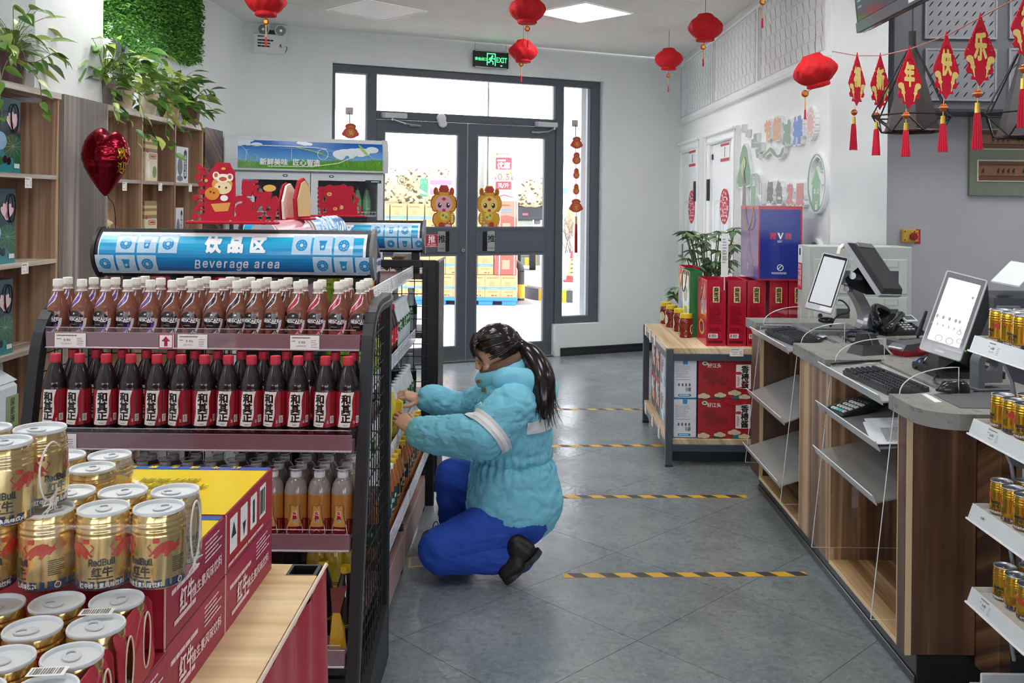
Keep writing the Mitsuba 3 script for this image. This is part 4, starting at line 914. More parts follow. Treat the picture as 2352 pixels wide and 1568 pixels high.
def mouse(c, rz, lab, L_=.11, W_=.062, h=.036):
 t = thing('computer_mouse', lab, 'mouse')
 m = trimesh.creation.icosphere(4); v = m.vertices.copy()
 v = np.sign(v)*np.abs(v)**.85
 x = v[:, 0]*L_/2; y = v[:, 1]*W_/2*(1-.10*v[:, 0]); z = np.maximum(v[:, 2], -.12)
 z = (z+.12)*h*(1-.18*v[:, 0]-.22*np.maximum(0, v[:, 0])**2)
 M = mv(c[0], c[1], c[2], rz)
 part(t, 'shell', [(local(M, tm(np.c_[x, y, z], m.faces)), '#1b1c1e')], 'gloss', True)
 part(t, 'wheel', [(local(M, tm(cyl((.028, -.004, h*.78), (.028, .004, h*.78), .009, n=14).vertices, cyl((.028, -.004, h*.78), (.028, .004, h*.78), .009, n=14).faces)), '#3c3d40')], 'satin', 30)
 return t
c = on_top(2188, 900); mouse(V(c[0], c[1], ZT+.002), 172, 'glossy black computer mouse on the dark mouse mat')
# ---- card reader dock, red and silver terminal, scanner
def blob(parts_): return cat(parts_)
c = on_top(1988, 816)
t = thing('card_terminal_dock', 'black rounded dock standing on the middle pier of the counter', 'card reader')
m = mv(c[0]+.03, c[1]+.05, ZT, 20)
part(t, 'base', [(local(m, hull([V(x, y, 0) for x in (-.075, .075) for y in (-.05, .05)]+[V(x, y, .04) for x in (-.05, .05) for y in (-.03, .04)])), '#232427')], 'satin', 30)
part(t, 'cradle', [(local(m, hull([V(x, -.02, .03) for x in (-.05, .05)]+[V(x, .035, .03) for x in (-.05, .05)]+[V(x, .0, .085) for x in (-.04, .035)]+[V(x, .03, .088) for x in (-.04, .035)])), '#2b2c30')], 'satin', 30)
part(t, 'groove', [(local(m, tube([(.0, -.03, .03), (.0, -.018, .06), (-.004, -.002, .088)], .002, 5)), '#6b6c70')], 'gloss', True)
t = thing('payment_terminal', 'red and silver payment terminal lying on the counter before the large screen', 'payment terminal')
a = on_top(2062, 820); m = mv(a[0]+.085, a[1]+.06, ZT, 24)
part(t, 'base', [(local(m, hull([V(x, y, 0) for x in (-.07, .1) for y in (-.035, .035)]+[V(x, y, .028) for x in (-.095, .11) for y in (-.045, .045)])), '#a5232f')], 'gloss', False)
part(t, 'housing', [(local(m, hull([V(x, y, .028) for x in (-.1, .11) for y in (-.045, .045)]+[V(-.075, y, .052) for y in (-.04, .04)]+[V(.1, y, .062) for y in (-.04, .04)])), '#8b8f96')], 'metal', False)
part(t, 'side_band', [(local(m, bx(-.02, .105, -.049, -.045, .018, .042, .001)), '#b32735')], 'gloss', False)
part(t, 'lettering', flats([(fine(0, .024, .08, .034, 1, 6, .7), '#e6dede')], Fr(np.array(m.matrix)[:3, 3]+np.array(m.matrix)[:3, :3] @ V(0, -.05, 0), np.array(m.matrix)[:3, 0]), .0), 'matte', False)
part(t, 'paper_slot', [(local(m, bx(-.101, -.09, -.035, .035, .034, .04, .001)), '#e3e3e3')], 'satin', False)
t = thing('barcode_scanner_stand', 'grey curved scanner stand beside the large black screen base', 'scanner stand')
c = on_top(2285, 902)
S = Fr((c[0]-.005, c[1]+.02, ZT), unit(V(1, .15, 0)), (0, 0, 1))
arch = U(disc(0, .095, .045, 10), rect(-.045, 0, .045, .095)).difference(U(disc(.004, .09, .026, 10), rect(-.022, -.01, .06, .03)))
part(t, 'arch', [(ext(arch, .05, S, -.05), '#5d6063')], 'satin', 30)
part(t, 'foot', [(S.box(-.05, .07, 0, .012, -.07, .01, .004), '#54575a')], 'satin', False)
# ---- screens
def screen(t, q, thick, front, glass, margin, back='#141517', name='display'):
 """a flat panel from its corners TL, TR, BR, BL (points)"""
 q = [np.asarray(p, float) for p in q]
 ex = unit((q[1]-q[0])+(q[2]-q[3])); ey = (q[0]-q[3])+(q[1]-q[2]); ey = unit(ey-ex*(ey@ex))
 o = sum(q)/4; w = (np.linalg.norm(q[1]-q[0])+np.linalg.norm(q[2]-q[3]))/4; h = (np.linalg.norm(q[0]-q[3])+np.linalg.norm(q[1]-q[2]))/4
 fr = Fr(o, ex, ey)
 part(t, 'bezel', [(fr.mesh(ext(rrect(-w, -h, w, h, .008), thick*.5, None, -thick*.5)), front)], 'satin', 30)
 part(t, 'back', [(fr.mesh(hull([V(x*w*.97, y*h*.97, -thick*.5) for x in (-1, 1) for y in (-1, 1)]+[V(x*w*.85, y*h*.85, -thick) for x in (-1, 1) for y in (-1, 1)])), back)], 'satin', False)
 l, r, b, u = margin
 g = rrect(-w+l, -h+b, w-r, h-u, .003)
 return fr, w, h, g
pos = thing('till_terminal', 'double-sided till with a slanted white-framed customer screen on a silver stand', 'till')
YB = 4.62
TL, TR, BR, BL = at(1892.6, 583.6, YB+.03), at(1954.6, 589, YB-.03), at(1904, 723, YB-.13), at(1846.7, 700.7, YB-.06)
fr, w, h, g = screen(pos, (TL, TR, BR, BL), .03, '#b9bcc2', None, (.012, .012, .035, .02))
k = part(pos, 'glass', [(flat(rrect(-w+.006, -h+.03, w-.006, h-.006, .004), fr, .0008), '#1d1e22')], 'shiny', False)
dsp = shape(flats([(g, '#b9bdc0')], fr, .0016), 'gloss', False); dsp['emitter'] = {'type': 'area', 'radiance': {'type': 'rgb', 'value': [.12, .125, .13]}}
scene[pos+'__screen'] = dsp
part(pos, 'sticker', flats([(rect(w-.06, -h+.006, w-.005, -h+.026), '#e8e6e4')], fr, .001), 'satin', False)
TL, TR, BR, BL = at(1942, 564.5, YB+.0), at(1992, 567.5, YB+.22), at(2060, 684, YB+.05), at(2010, 680, YB-.17)
# the operator's screen faces away: its front points to +x, -z side is towards us
fr2, w2, h2, g2 = screen(pos, (TR, TL, BL, BR), .045, '#a9abb0', None, (.01, .01, .02, .01))
part(pos, 'operator_screen', [(flat(rrect(-w2+.01, -h2+.02, w2-.01, h2-.01, .003), fr2, .0008), '#16181c')], 'shiny', False)
nrm = -fr2.ez
part(pos, 'rear_vent', [(fr2.box(-w2*.7, w2*.7, h2*.72, h2*.9, -.05, -.044, .002), '#b5b6b9')], 'metal', False)
tagp = part(pos, 'paper_ticket', [(tube([at(1926, 583, YB-.02), at(1929, 571, YB-.02), at(1938, 563, YB-.0)], [.012, .012, .012], 4), '#e5e6da')], 'satin', False)
hub = at(1972, 635, YB)
part(pos, 'hinge', [(cyl(at(1958, 633, YB-.05), at(1982, 640, YB+.03), .018, n=16), '#9b9da1'), (cyl(at(1944, 664, YB-.06), at(1954, 664, YB+.0), .014, n=16), '#a9abaf')], 'metal', 30)
part(pos, 'bracket', [(hull([at(1940, 640, YB-.03), at(1975, 610, YB-.02), at(1990, 640, YB+.05), at(2012, 676, YB+.04), at(1990, 676, YB), at(1950, 660, YB)]), '#17181b')], 'satin', False)
base_f, base_b = 4.56, 4.86
xl, xr = at(1857, 757, base_f)[0], at(1997, 757, base_f)[0]
part(pos, 'base', [(ext(rrect(xl, base_f, xr, base_b, .02), .022, frz, ZT), '#a8abb0')], 'metal', 30)
part(pos, 'base_top', [(ext(rrect(xl+.03, base_f+.06, xr-.02, base_b-.02, .02), .004, frz, ZT+.022), '#2a2b2f')], 'gloss', 30)
arm = curve([at(1955, 652, 4.66), at(1968, 680, 4.68), at(1985, 715, 4.70), at(1988, 738, 4.68), at(1978, 752, 4.66)], 16)
part(pos, 'stand', [(hull([p+V(dx, dy, 0) for p in arm[a:a+2] for dx in (-.026, .026) for dy in (-.045, .045)]), '#9ea1a6') for a in range(15)], 'metal', False)
part(pos, 'cable', [(tube(curve([at(1925, 690, 4.6), at(1945, 700, 4.58), at(1950, 715, 4.57), at(1930, 722, 4.58), at(1915, 735, 4.57), at(1905, 746, 4.5)], 30), .004, 6), '#151517')], 'satin', True)
part(pos, 'scanner', [(tm(ball((0, 0, 0), (.04, .024, .016), 3).vertices+at(1898, 735, 4.55), ball((0, 0, 0), 1, 3).faces), '#1a1b1d')], 'gloss', True)
# second till
p2 = thing('till_terminal', 'large tilted screen glowing white on a black till body at the near counter end', 'till')
Y2 = 3.42
TL, TR, BR, BL = at(2161.5, 621.3, Y2+.11), at(2258.5, 637, Y2+.02), at(2214.7, 837, Y2-.06), at(2124, 799.6, Y2+.03)
fr, w, h, g = screen(p2, (TL, TR, BR, BL), .028, '#c3c5c8', None, (.016, .016, .045, .026))
part(p2, 'glass', [(flat(rrect(-w+.005, -h+.028, w-.005, h-.005, .004), fr, .0008), '#7c7d82')], 'shiny', False)
dsp = shape(flats([(g, '#e4e4e4')], fr, .0016), 'gloss', False); dsp['emitter'] = {'type': 'area', 'radiance': {'type': 'rgb', 'value': [.2, .2, .2]}}
scene[p2+'__screen'] = dsp
r_ = random.Random(4)
sc_ = U(*[ell(-.05+.022*i, -.02, .004, .007) for i in range(4)], *[ell(-.06+.02*i, -.05, .002, .005) for i in range(6)], ell(.03, -.02, .004, .006), ell(.045, .08, .004, .005), ring(-.02, -.10, .013, .002), ring(.018, -.10, .013, .002), ring(.05, -.09, .01, .002), ring(.04, -.06, .008, .002))
part(p2, 'screen_print', flats([(sc_, '#bdbdc0')], fr, .0022), 'matte', False)
part(p2, 'front_mark', flats([(rect(-.02, -h+.010, .012, -h+.018), '#e9e9e9')], fr, .0012), 'satin', False)
body = [V(w*.95, -h*.99, -.028), V(w*.95, h*.98, -.028), V(w*1.05, h*.72, -.10), V(w*1.0, h*.55, -.2), V(w*.95, -h*.85, -.17), V(-w*.8, -h*.9, -.028), V(-w*.8, h*.9, -.028), V(-w*.6, h*.5, -.11), V(-w*.6, -h*.8, -.12)]
part(p2, 'body', [(fr.mesh(hull(body)), '#18191b')], 'satin', False)
part(p2, 'power_lamp', [(fr.mesh(ball((w+.004, -h*.72, -.012), .004, 1)), '#a8e86a')], 'gloss', True)
bc = fr(0, -h*.9, -.12)
part(p2, 'neck', [(hull([fr(x, -h*.5, -.10) for x in (-.04, .09)]+[fr(x, -h*.2, -.14) for x in (-.04, .09)]+[V(bc[0]+x, bc[1]+y, ZT+.02) for x in (-.03, .13) for y in (0, .14)]), '#151618')], 'satin', False)
part(p2, 'foot', [(ext(rrect(bc[0]-.06, bc[1]-.06, bc[0]+.2, bc[1]+.18, .02), .024, frz, ZT), '#17181a')], 'satin', 30)
part(p2, 'cable_tag', [(cyl(fr(w+.05, -h*.75, -.05), fr(w+.05, -h*1.05, -.05), .007, n=6), '#0f0f10')], 'matte', 30)
# ---- telephone and router, cables
ph = thing('telephone', 'black desk telephone with a small white-framed display, left of the antenna', 'telephone')
c = on_top(2050, 765)
m = mv(c[0], c[1], ZT, 14)
part(ph, 'base', [(local(m, hull([V(x, y, 0) for x in (-.10, .13) for y in (-.09, .11)]+[V(x, -.08, .02) for x in (-.1, .12)]+[V(x, .10, .085) for x in (-.08, .1)])), '#17181a')], 'gloss', False)
part(ph, 'handset', [(local(m, tube(curve([(-.115, -.06, .045), (-.105, .0, .10), (-.06, .06, .125), (.0, .10, .11), (.05, .11, .085)], 16), [.02, .024, .022, .02, .018, .017, .017, .017, .017, .018, .019, .02, .022, .025, .026, .02], 10)), '#1b1c1e')], 'gloss', True)
part(ph, 'handset', [(local(m, tube(curve([(-.10, -.11, .03), (-.06, -.08, .055), (.0, -.03, .07), (.06, .03, .08), (.10, .07, .075)], 14), [.018, .022, .02, .016, .015, .015, .015, .015, .015, .016, .018, .022, .024, .018], 10)), '#222326')], 'gloss', True)
for r in range(4):
 for q in range(3):
  part(ph, 'key', [(local(m, bx(.02+.022*q, .034+.022*q, -.07+.02*r, -.058+.02*r, .024+.008*r, .032+.008*r, .002)), '#c9cbcd')], 'satin', False)
dm = m @ T().translate([.105, .02, .062]).rotate([1, 0, 0], 24)
part(ph, 'display_frame', [(local(dm, bx(-.035, .035, -.03, .03, 0, .012, .003)), '#d5d8d9')], 'satin', False)
part(ph, 'display', [(local(dm, bx(-.025, .025, -.018, .02, .0115, .013)), '#59645c')], 'gloss', False)
rt = thing('router', 'flat black box with an upright antenna behind the large screen', 'router')
c = on_top(2105, 800)
m = mv(c[0]+.02, c[1]+.06, ZT, 10)
part(rt, 'case', [(local(m, bx(-.11, .09, -.06, .06, 0, .032, .004)), '#4b4e53')], 'satin', False)
part(rt, 'lid_slot', [(local(m, bx(-.06, .06, -.03, -.012, .031, .034, .001)), '#17181a'), (local(m, bx(-.08, .02, .0, .02, .031, .034, .001)), '#17181a')], 'gloss', False)
a0, a1 = at(2108, 770, c[1]+.1), at(2128, 714, c[1]+.1)
part(rt, 'antenna', [(cyl(a0-V(0, 0, .05), a0, .006, n=8), '#141415'), (cyl(a0, a1, .011, .006, n=10), '#141415')], 'satin', 30)
rr = random.Random(3)
def cable(lab, pts, r, col, n=40):
 t = thing('cable', lab, 'cable'); part(t, 'sheath', [(tube(curve(pts, n), r, 6), col)], 'satin', True); return t
def ct_(px, py, z=.01): return onz(px, py, ZT+z)
cable('blue network cable lying before the telephone', [ct_(1945, 775), ct_(1960, 766), ct_(1985, 760), ct_(2010, 756, .02)], .004, '#2c4f9e')
cable('black cable bundle coiled beside the middle acrylic guard', [ct_(1942, 782), ct_(1955, 772, .02), ct_(1990, 772, .03), ct_(2015, 765, .02), ct_(1995, 780), ct_(1955, 784), ct_(1945, 776, .02), ct_(1985, 766, .03)], .006, '#17181b', 60)
cable('thin dark cable looping between the keyboard and the first till', [ct_(1876, 772), ct_(1890, 763), ct_(1915, 760), ct_(1930, 768), ct_(1928, 755)], .0025, '#3a3b3d')
cs = thing('cable_bundle', 'tangle of blue, white and black cables under the large screen', 'cables')
for i in range(12):
 x0, x1 = 2108+rr.uniform(-6, 14), 2180+rr.uniform(-20, 40)
 col = ['#3f77c9', '#d5d3cf', '#17181b', '#17181b', '#1f2023', '#22386b'][i % 6]
 part(cs, 'cable', [(tube(curve([ct_(x0, 842+rr.uniform(-3, 4)), ct_(x0+8, 824, .02+.02*rr.random()), ct_(x0+30, 818+rr.uniform(-5, 4), .03+.02*rr.random()), ct_(x1, 828+rr.uniform(-6, 8), .02), ct_(x1+20, 840, .01)], 24), .0032, 5), col)], 'satin', True)
cable('black cable looped behind the near acrylic guard', [ct_(2160, 846), ct_(2164, 858), ct_(2185, 860), ct_(2204, 848), ct_(2195, 838)], .003, '#17181b')
cable('black cable lying in front of the near acrylic guard beside the mouse', [ct_(2138, 852), ct_(2150, 862), ct_(2148, 878), ct_(2160, 884), ct_(2180, 872)], .004, '#232427')
cable('mouse cable running right along the mat', [V(*(onz(2236, 899, ZT+.004))), ct_(2260, 897, .004), ct_(2300, 893, .004)], .002, '#141415')
# ---- black printer and box behind the can shelf
pr = thing('receipt_printer', 'grey printer box with a white sheet laid on top at the right edge', 'printer')
YQ = 3.75; b0, b1 = at(2279, 690, YQ), at(2345, 690, YQ)
part(pr, 'body', [(bx(b0[0]+.012, b0[0]+.28, YQ, YQ+.25, ZT, at(0, 655, YQ)[2], .01), '#3f4247')], 'satin', False)
part(pr, 'front', [(bx(b0[0]+.015, b0[0]+.105, YQ-.02, YQ, at(0, 697, YQ)[2], at(0, 677, YQ)[2], .003), '#6c7076')], 'satin', False)
q = [at(2276, 648, YQ-.03), at(2341, 660, YQ-.03), at(2385, 612, YQ+.22), at(2322, 602, YQ+.24)]
part(pr, 'sheet', [(hull(q+[p+V(0, 0, .006) for p in q]), '#dfe3e4')], 'satin', False)
# ================================================================ can shelf in the right foreground
XF, YE = 1.33, 2.8
rs = thing('can_shelf', 'grey shop shelf with gold cans at the right edge, against the counter end', 'shelf')
part(rs, 'upright', [(bx(1.60, 1.66, 2.74, 2.80, 0, 2.0, .004), '#6b6e73')], 'satin', False)
part(rs, 'back_panel', [(bx(1.66, 1.68, 1.7, 2.8, 0, 2.0), '#5d5a56')], 'satin', False)
zs = [1.184, .936, .683, .433]
n = 0
for i, z in enumerate(zs):
 sh = part(rs, 'shelf', [(bx(XF+.012, 1.66, 1.7, YE-.004, z-.022, z-.002, .002), '#b9babb')], 'satin', False)
 fr = Fr(V(XF, YE, z-.004), V(0, -1, 0), unit(V(.35, 0, 1)))
 part(rs, 'ticket_strip', [(fr.box(0, 1.1, -.028, .018, -.004, .002, .001), '#c9cdce')], 'gloss', False)
 part(rs, 'strip_lip', [(fr.box(-.004, 1.1, -.034, -.028, -.004, .006, .001), '#e2e4e5')], 'gloss', False)
 part(rs, 'end_lip', [(hull([V(XF-.006, YE, z-.03), V(XF+.012, YE, z+.012), V(XF+.10, YE, z+.012), V(XF+.10, YE, z-.03), V(XF-.006, YE-.004, z-.03), V(XF+.012, YE-.004, z+.012), V(XF+.10, YE-.004, z+.012), V(XF+.10, YE-.004, z-.03)]), '#cdd0d1')], 'gloss', False)
 br = Fr((0, YE-.012, 0), (1, 0, 0), (0, 0, 1))
 part(rs, 'bracket', [(ext(poly((XF+.07, z-.022), (1.60, z-.022), (1.60, z-.15), (1.52, z-.145), (XF+.11, z-.12)), .008, br), '#5a5d62')], 'satin', False)
 part(rs, 'bracket_rim', [(tube([(XF+.07, YE-.014, z-.03), (XF+.11, YE-.014, z-.12), (XF+.125, YE-.014, z-.2)], .006, 5), '#808389')], 'satin', False)
 price_tag(rs, fr, .05 if i != 3 else .015, -.026, .12 if i != 2 else .0001, .042, '6.00', i, True)
 for r in range(3):
  for c in range(2 if r else 5):
   if i == 0: x, y = XF+.06+r*.07, YE-.045-c*.067
   else: x, y = XF+.065+r*.075+(.012 if i == 3 else 0), YE-.05-c*.067
   if i == 3 and r == 2: continue
   lab = f'gold can on the right-edge shelf, {["top", "second", "third", "lowest"][i]} level, {["front", "middle", "back"][r]} row, {nth(c)} from far end'
   a = mv(x, y, z, (35*((c*7+r*3+i*5) % 9))-90)
   place(CAN, a, 'drink_can', lab, 'can', 'gold cans on the right-edge shelf')
bk = part(rs, 'basket', [(hull([V(XF-.02, YE+.0, .03), V(XF+.0, YE, .16), V(XF+.03, YE, .16), V(XF+.03, YE, .03), V(XF-.02, 1.8, .03), V(XF, 1.8, .16), V(XF+.03, 1.8, .16), V(XF+.03, 1.8, .03)]), '#b3b6b8')], 'satin', False)
part(rs, 'basket', [(bx(XF+.03, 1.66, YE-.01, YE, .03, .19, .003), '#c0c3c5')], 'satin', False)
part(rs, 'basket_floor', [(bx(XF+.03, 1.66, 1.8, YE-.01, .08, .09), '#5d6064')], 'satin', False)
part(rs, 'grid', [(cyl((XF+.03, 1.9+i*.05, .11), (1.66, 2.2+i*.05, .11), .003, n=4), '#9a9da0') for i in range(13)]+[(cyl((XF+.03, 2.2+i*.05, .11), (1.66, 1.9+i*.05, .11), .003, n=4), '#9a9da0') for i in range(13)], 'metal', False, kind='stuff')
part(rs, 'foot', [(bx(XF+.04, 1.66, 2.70, 2.78, 0, .03), '#4b4d50')], 'satin', False)
# ================================================================ the drinks gondola with its end display
GL, GR = -1.49, -.49
BLK = '#17181a'
gd = thing('gondola_shelf', 'black metal drinks gondola with mesh sides and sloping end display', 'shelf')
def yf(z): return 2.86-.20*(1.2-z)       # the front of the end display leans out towards the floor
def side_frame(x, s):
 k = []
 # front tube with a rounded top, top rail, rear post, foot
 pts = [(x, yf(.06), .06), (x, yf(.4), .4), (x, yf(.8), .8), (x, yf(1.08), 1.08), (x, yf(1.16)+.012, 1.165), (x, yf(1.2)+.05, 1.215), (x, yf(1.2)+.12, 1.238), (x, 3.05, 1.243), (x, 3.22, 1.245)]
 c = curve(pts, 40)
 ms = []
 for a, b in zip(c, c[1:]):
  d = unit(b-a); n = np.cross(V(1, 0, 0), d)
  ms.append(hull([p+V(q, 0, 0)+n*w for p in (a-d*.002, b+d*.002) for q in (-.016, .016) for w in (-.02, .02)]))
 part(gd, 'side_tube', [(m, '#1d1e21') for m in ms], 'satin', False)
 part(gd, 'side_rim', [(tube([p+V(s*.0165, .012, 0) for p in c], .004, 5), '#55575c')], 'satin', True)
 part(gd, 'post', [(bx(x-.016, x+.016, 3.20, 3.25, 0, 1.245, .003), BLK)], 'satin', False)
 part(gd, 'foot', [(hull([V(x-.018, 2.60, 0), V(x+.018, 2.60, 0), V(x-.018, 3.2, 0), V(x+.018, 3.2, 0), V(x-.018, 2.61, .05), V(x+.018, 2.61, .05), V(x-.018, 3.2, .2), V(x+.018, 3.2, .2)]), '#2a2c2f')], 'satin', False)
 wires = [cyl((x, max(yf(z)+.02, 0), z), (x, 3.21, z), .0022, n=5) for z in np.arange(.22, 1.2, .055)]
 wires += [cyl((x, y, .14 if y > 2.75 else .16), (x, y, 1.22 if y > yf(1.2)+.08 else 1.2-(yf(1.2)+.08-y)/.2*1.0), .0022, n=5) for y in np.arange(2.72, 3.2, .045)]
 part(gd, 'side_mesh', [(w, '#1b1c1e') for w in wires], 'satin', 30, kind='stuff')
side_frame(GL, -1); side_frame(GR, 1)
# back mesh of the end display and of the far end
for y, z0 in ((3.235, .2), (4.86, .06)):
 ws = [cyl((GL+.02, y, z), (GR-.02, y, z), .002, n=4) for z in np.arange(z0, 1.24, .065)]+[cyl((x, y, z0), (x, y, 1.24), .002, n=4) for x in np.arange(GL+.05, GR-.02, .065)]
 part(gd, 'back_mesh', [(w, '#1b1c1e') for w in ws], 'satin', 30, kind='stuff')
part(gd, 'far_post', [(bx(-.555, -.485, 4.86, 4.90, 0, 1.275, .003), BLK)], 'satin', False)
part(gd, 'far_post', [(bx(-1.50, -1.43, 4.86, 4.90, 0, 1.275, .003), BLK)], 'satin', False)
part(gd, 'far_top_bar', [(bx(-1.43, -.555, 4.86, 4.90, 1.235, 1.275, .003), BLK)], 'satin', False)
part(gd, 'far_side_panel', [(bx(-.488, -.472, 4.90, 5.2, .06, 1.27, .003), '#202124')], 'satin', False)
part(gd, 'far_side_rim', [(bx(-.475, -.468, 4.90, 5.2, 1.262, 1.275, .001), '#8d8f93')], 'satin', False)
for x in (-1.17, -.82): part(gd, 'centre_post', [(bx(x-.025, x+.025, 3.26, 3.31, .1, 1.34, .003), BLK)], 'satin', False)
part(gd, 'kick_plate', [(bx(GL+.03, GR-.03, 2.70, 2.72, .02, .20), '#141517')], 'satin', False)
# shelves of the end display
STRIP = '#8a6a72'
levels = [(1.150, 2.85), (.873, yf(.873)-.062), (.592, yf(.592)-.03), (.283, yf(.283)-.02)]
for i, (z, y) in enumerate(levels):
 part(gd, 'shelf', [(bx(GL+.02, GR-.02, y+.004, 3.23, z-.03, z+.006, .002), '#6a4a50')], 'satin', False)
 fr = Fr(V(GL+.022, y, z))
 w = GR-GL-.044
 part(gd, 'price_strip', [(fr.box(0, w, -.022, .022, -.004, .002, .001), STRIP)], 'gloss', False)
 part(gd, 'strip_lip', [(fr.box(0, w, -.027, -.022, -.004, .008, .001), '#b9a8ae')], 'gloss', False)
 part(gd, 'clear_guard', [(fr.box(0, w-.012, -.02, .036, .004, .0048), '#ffffff')], 'acrylic', False)
 part(gd, 'guard_edge', [(fr.box(0, w-.012, .0355, .0375, .003, .0055), '#b5a9b2')], 'gloss', False)
 if i == 0:
  price_tag(gd, fr.at(0, 0, .007), .03, -.024, .094, .043, '9.90', 1)
  price_tag(gd, fr.at(0, 0, .007), .346, -.024, .045, .043, '', 2, True, 'arrow_tag')
  price_tag(gd, fr.at(0, 0, .007), .403, -.024, .09, .043, '9.90', 3)
  price_tag(gd, fr.at(0, 0, .007), .745, -.024, .088, .043, '9.90', 4)
 if i == 1: price_tag(gd, fr.at(0, 0, .007), .065, -.026, .09, .046, '4.50', 5)
# ---- headers
def bulged(layers, fr, h, b, off, step=.0006):
 out = []
 for i, (g, c) in enumerate(layers):
  x0, y0, x1, y1 = g.bounds; n = max(1, int((y1-y0)/.008))
  for q in range(n):
   v, f = tri2(g.intersection(rect(x0-1, y0+(y1-y0)*q/n, x1+1, y0+(y1-y0)*(q+1)/n)))
   if len(f): out.append((tm(fr.arr(np.c_[v, off+i*step+b*(1-(v[:, 1]/h)**2)]), f), c))
 return out
def cup(x, y, s): return U(poly((x-.55*s, y+.55*s), (x+.55*s, y+.55*s), (x+.38*s, y-.75*s), (x-.38*s, y-.75*s)), rrect(x-.66*s, y+.55*s, x+.66*s, y+.78*s, .08*s))
def header(name, label, x, y, z, w=.955, h=.166):
 t = thing(name, label, 'sign')
 fr = Fr((x, y, z))
 ys = np.linspace(-h/2, h/2, 13); b = .055
 prof = [(-b*(1-(q/(h/2))**2)-.006, q) for q in ys]
 body = Polygon([(-p[0], p[1]) for p in prof]+[(-.02, h/2), (-.02, -h/2)])
 # section in (depth towards the viewer, height), swept along x
 sec = Fr((x-w/2, y, z), (0, -1, 0), (0, 0, 1))           # normal = ex x ey = -x
 m = ext(body, w, None); v = m.vertices
 mesh = tm(np.c_[x-w/2+v[:, 2], y-v[:, 0], z+v[:, 1]], m.faces[:, ::-1])
 part(t, 'body', [(mesh, '#101114')], 'satin', False)
 for s in (-1, 1):
  m2 = ext(body.buffer(.006), .012, None); v = m2.vertices
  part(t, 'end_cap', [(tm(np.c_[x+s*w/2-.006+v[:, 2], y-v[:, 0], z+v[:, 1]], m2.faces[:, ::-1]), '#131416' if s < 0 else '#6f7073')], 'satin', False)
 W, Hh = w/2-.018, h/2-.012
 L = [(rect(-W, -Hh, W, Hh), '#e6e5e8')]
 n = 10
 for i in range(n):
  c0, c1 = np.array(srgb8('#1f6aae')), np.array(srgb8('#2fb0d8')); c = c0+(c1-c0)*(i/(n-1))**.8
  y0, y1 = -Hh+.010+(2*Hh-.022)*i/n, -Hh+.010+(2*Hh-.022)*(i+1)/n
  L.append((rect(-W+(.004), y0, W-.010, y1), '#%02x%02x%02x' % tuple(int(q) for q in c)))
 L2 = []
 s = .028; px_ = .0565*.97
 cells = [(-.365+i*.0725, .033, i % 2) for i in range(3)]+[(-.437+i*.0725, -.037, i % 2) for i in range(3)]+[(.238+i*.0725, .033, i % 2) for i in range(3)]+[(.310+i*.0725, -.037, i % 2) for i in range(3)]
 sq, dn, hole, bean = [], [], [], []
 for cx, cy, k in cells:
  sq.append(rect(cx-.0325, cy-.031, cx+.0325, cy+.031))
  if k: dn.append(cup(cx, cy, .021)); bean.append(affinity.rotate(ell(cx, cy-.004, .0055, .004), 30))
  else:
   dn.append(disc(cx, cy, .0195)); hole.append(disc(cx, cy, .0058))
   for a in range(8): hole.append(affinity.rotate(ell(cx+.0125*math.cos(a*PI/4), cy+.0125*math.sin(a*PI/4), .0026, .0009), 45*a+60))
 L2 += [(U(*sq), '#b9d3e6'), (U(*dn), '#2d8fc4'), (U(*hole, *bean), '#c5d9e8')]
 L2.append((U(*[txt(c, -.065+.077*i, .032, .050, bold=6) for i, c in enumerate('饮品区')]), '#f2f4f8'))
 L2.append((U(*[txt(c, xx, -.036+(-.006 if c == 'g' else .0), .030 if c == 'B' else .030, kind='inter', bold=2, slant=14, sx=.85) for c, xx in zip('Beverage', np.cumsum([0, .026, .023, .024, .023, .022, .023, .024])-.118)], *[txt(c, xx, -.036, .030, kind='inter', bold=2, slant=14, sx=.85) for c, xx in zip('area', np.cumsum([0, .023, .023, .023])+.085)]), '#e9eef6'))
 # lower-case letters sit on one line: shift by their height
 part(t, 'poster', bulged(L[:1], fr, h/2, b, .0072)+bulged(L[1:], fr, h/2, b, .0080, 0), 'gloss', False)
 part(t, 'print', bulged(L2, fr, h/2, b, .0092, .0007), 'gloss', False)
 return t
def lower_line(): pass
header('aisle_header', 'large blue header lettered 饮品区 Beverage area over the front end display', -1.020, 3.27, 1.392)
header('aisle_header', 'farther blue header of the gondola, partly hidden behind the near one', -1.03, 4.92, 1.395)
part('aisle_header', 'stem', [(bx(-1.42, -1.38, 3.275, 3.30, 1.2, 1.33), BLK), (bx(-.62, -.58, 3.275, 3.30, 1.2, 1.33), BLK)], 'satin', False)
part('aisle_header', 'stem', [(bx(-1.255, -1.225, 3.275, 3.30, 1.2, 1.33), BLK)], 'satin', False)
part('aisle_header_001', 'stem', [(bx(-.62, -.58, 4.93, 4.96, 1.2, 1.33), BLK), (bx(-1.42, -1.38, 4.93, 4.96, 1.2, 1.33), BLK)], 'satin', False)
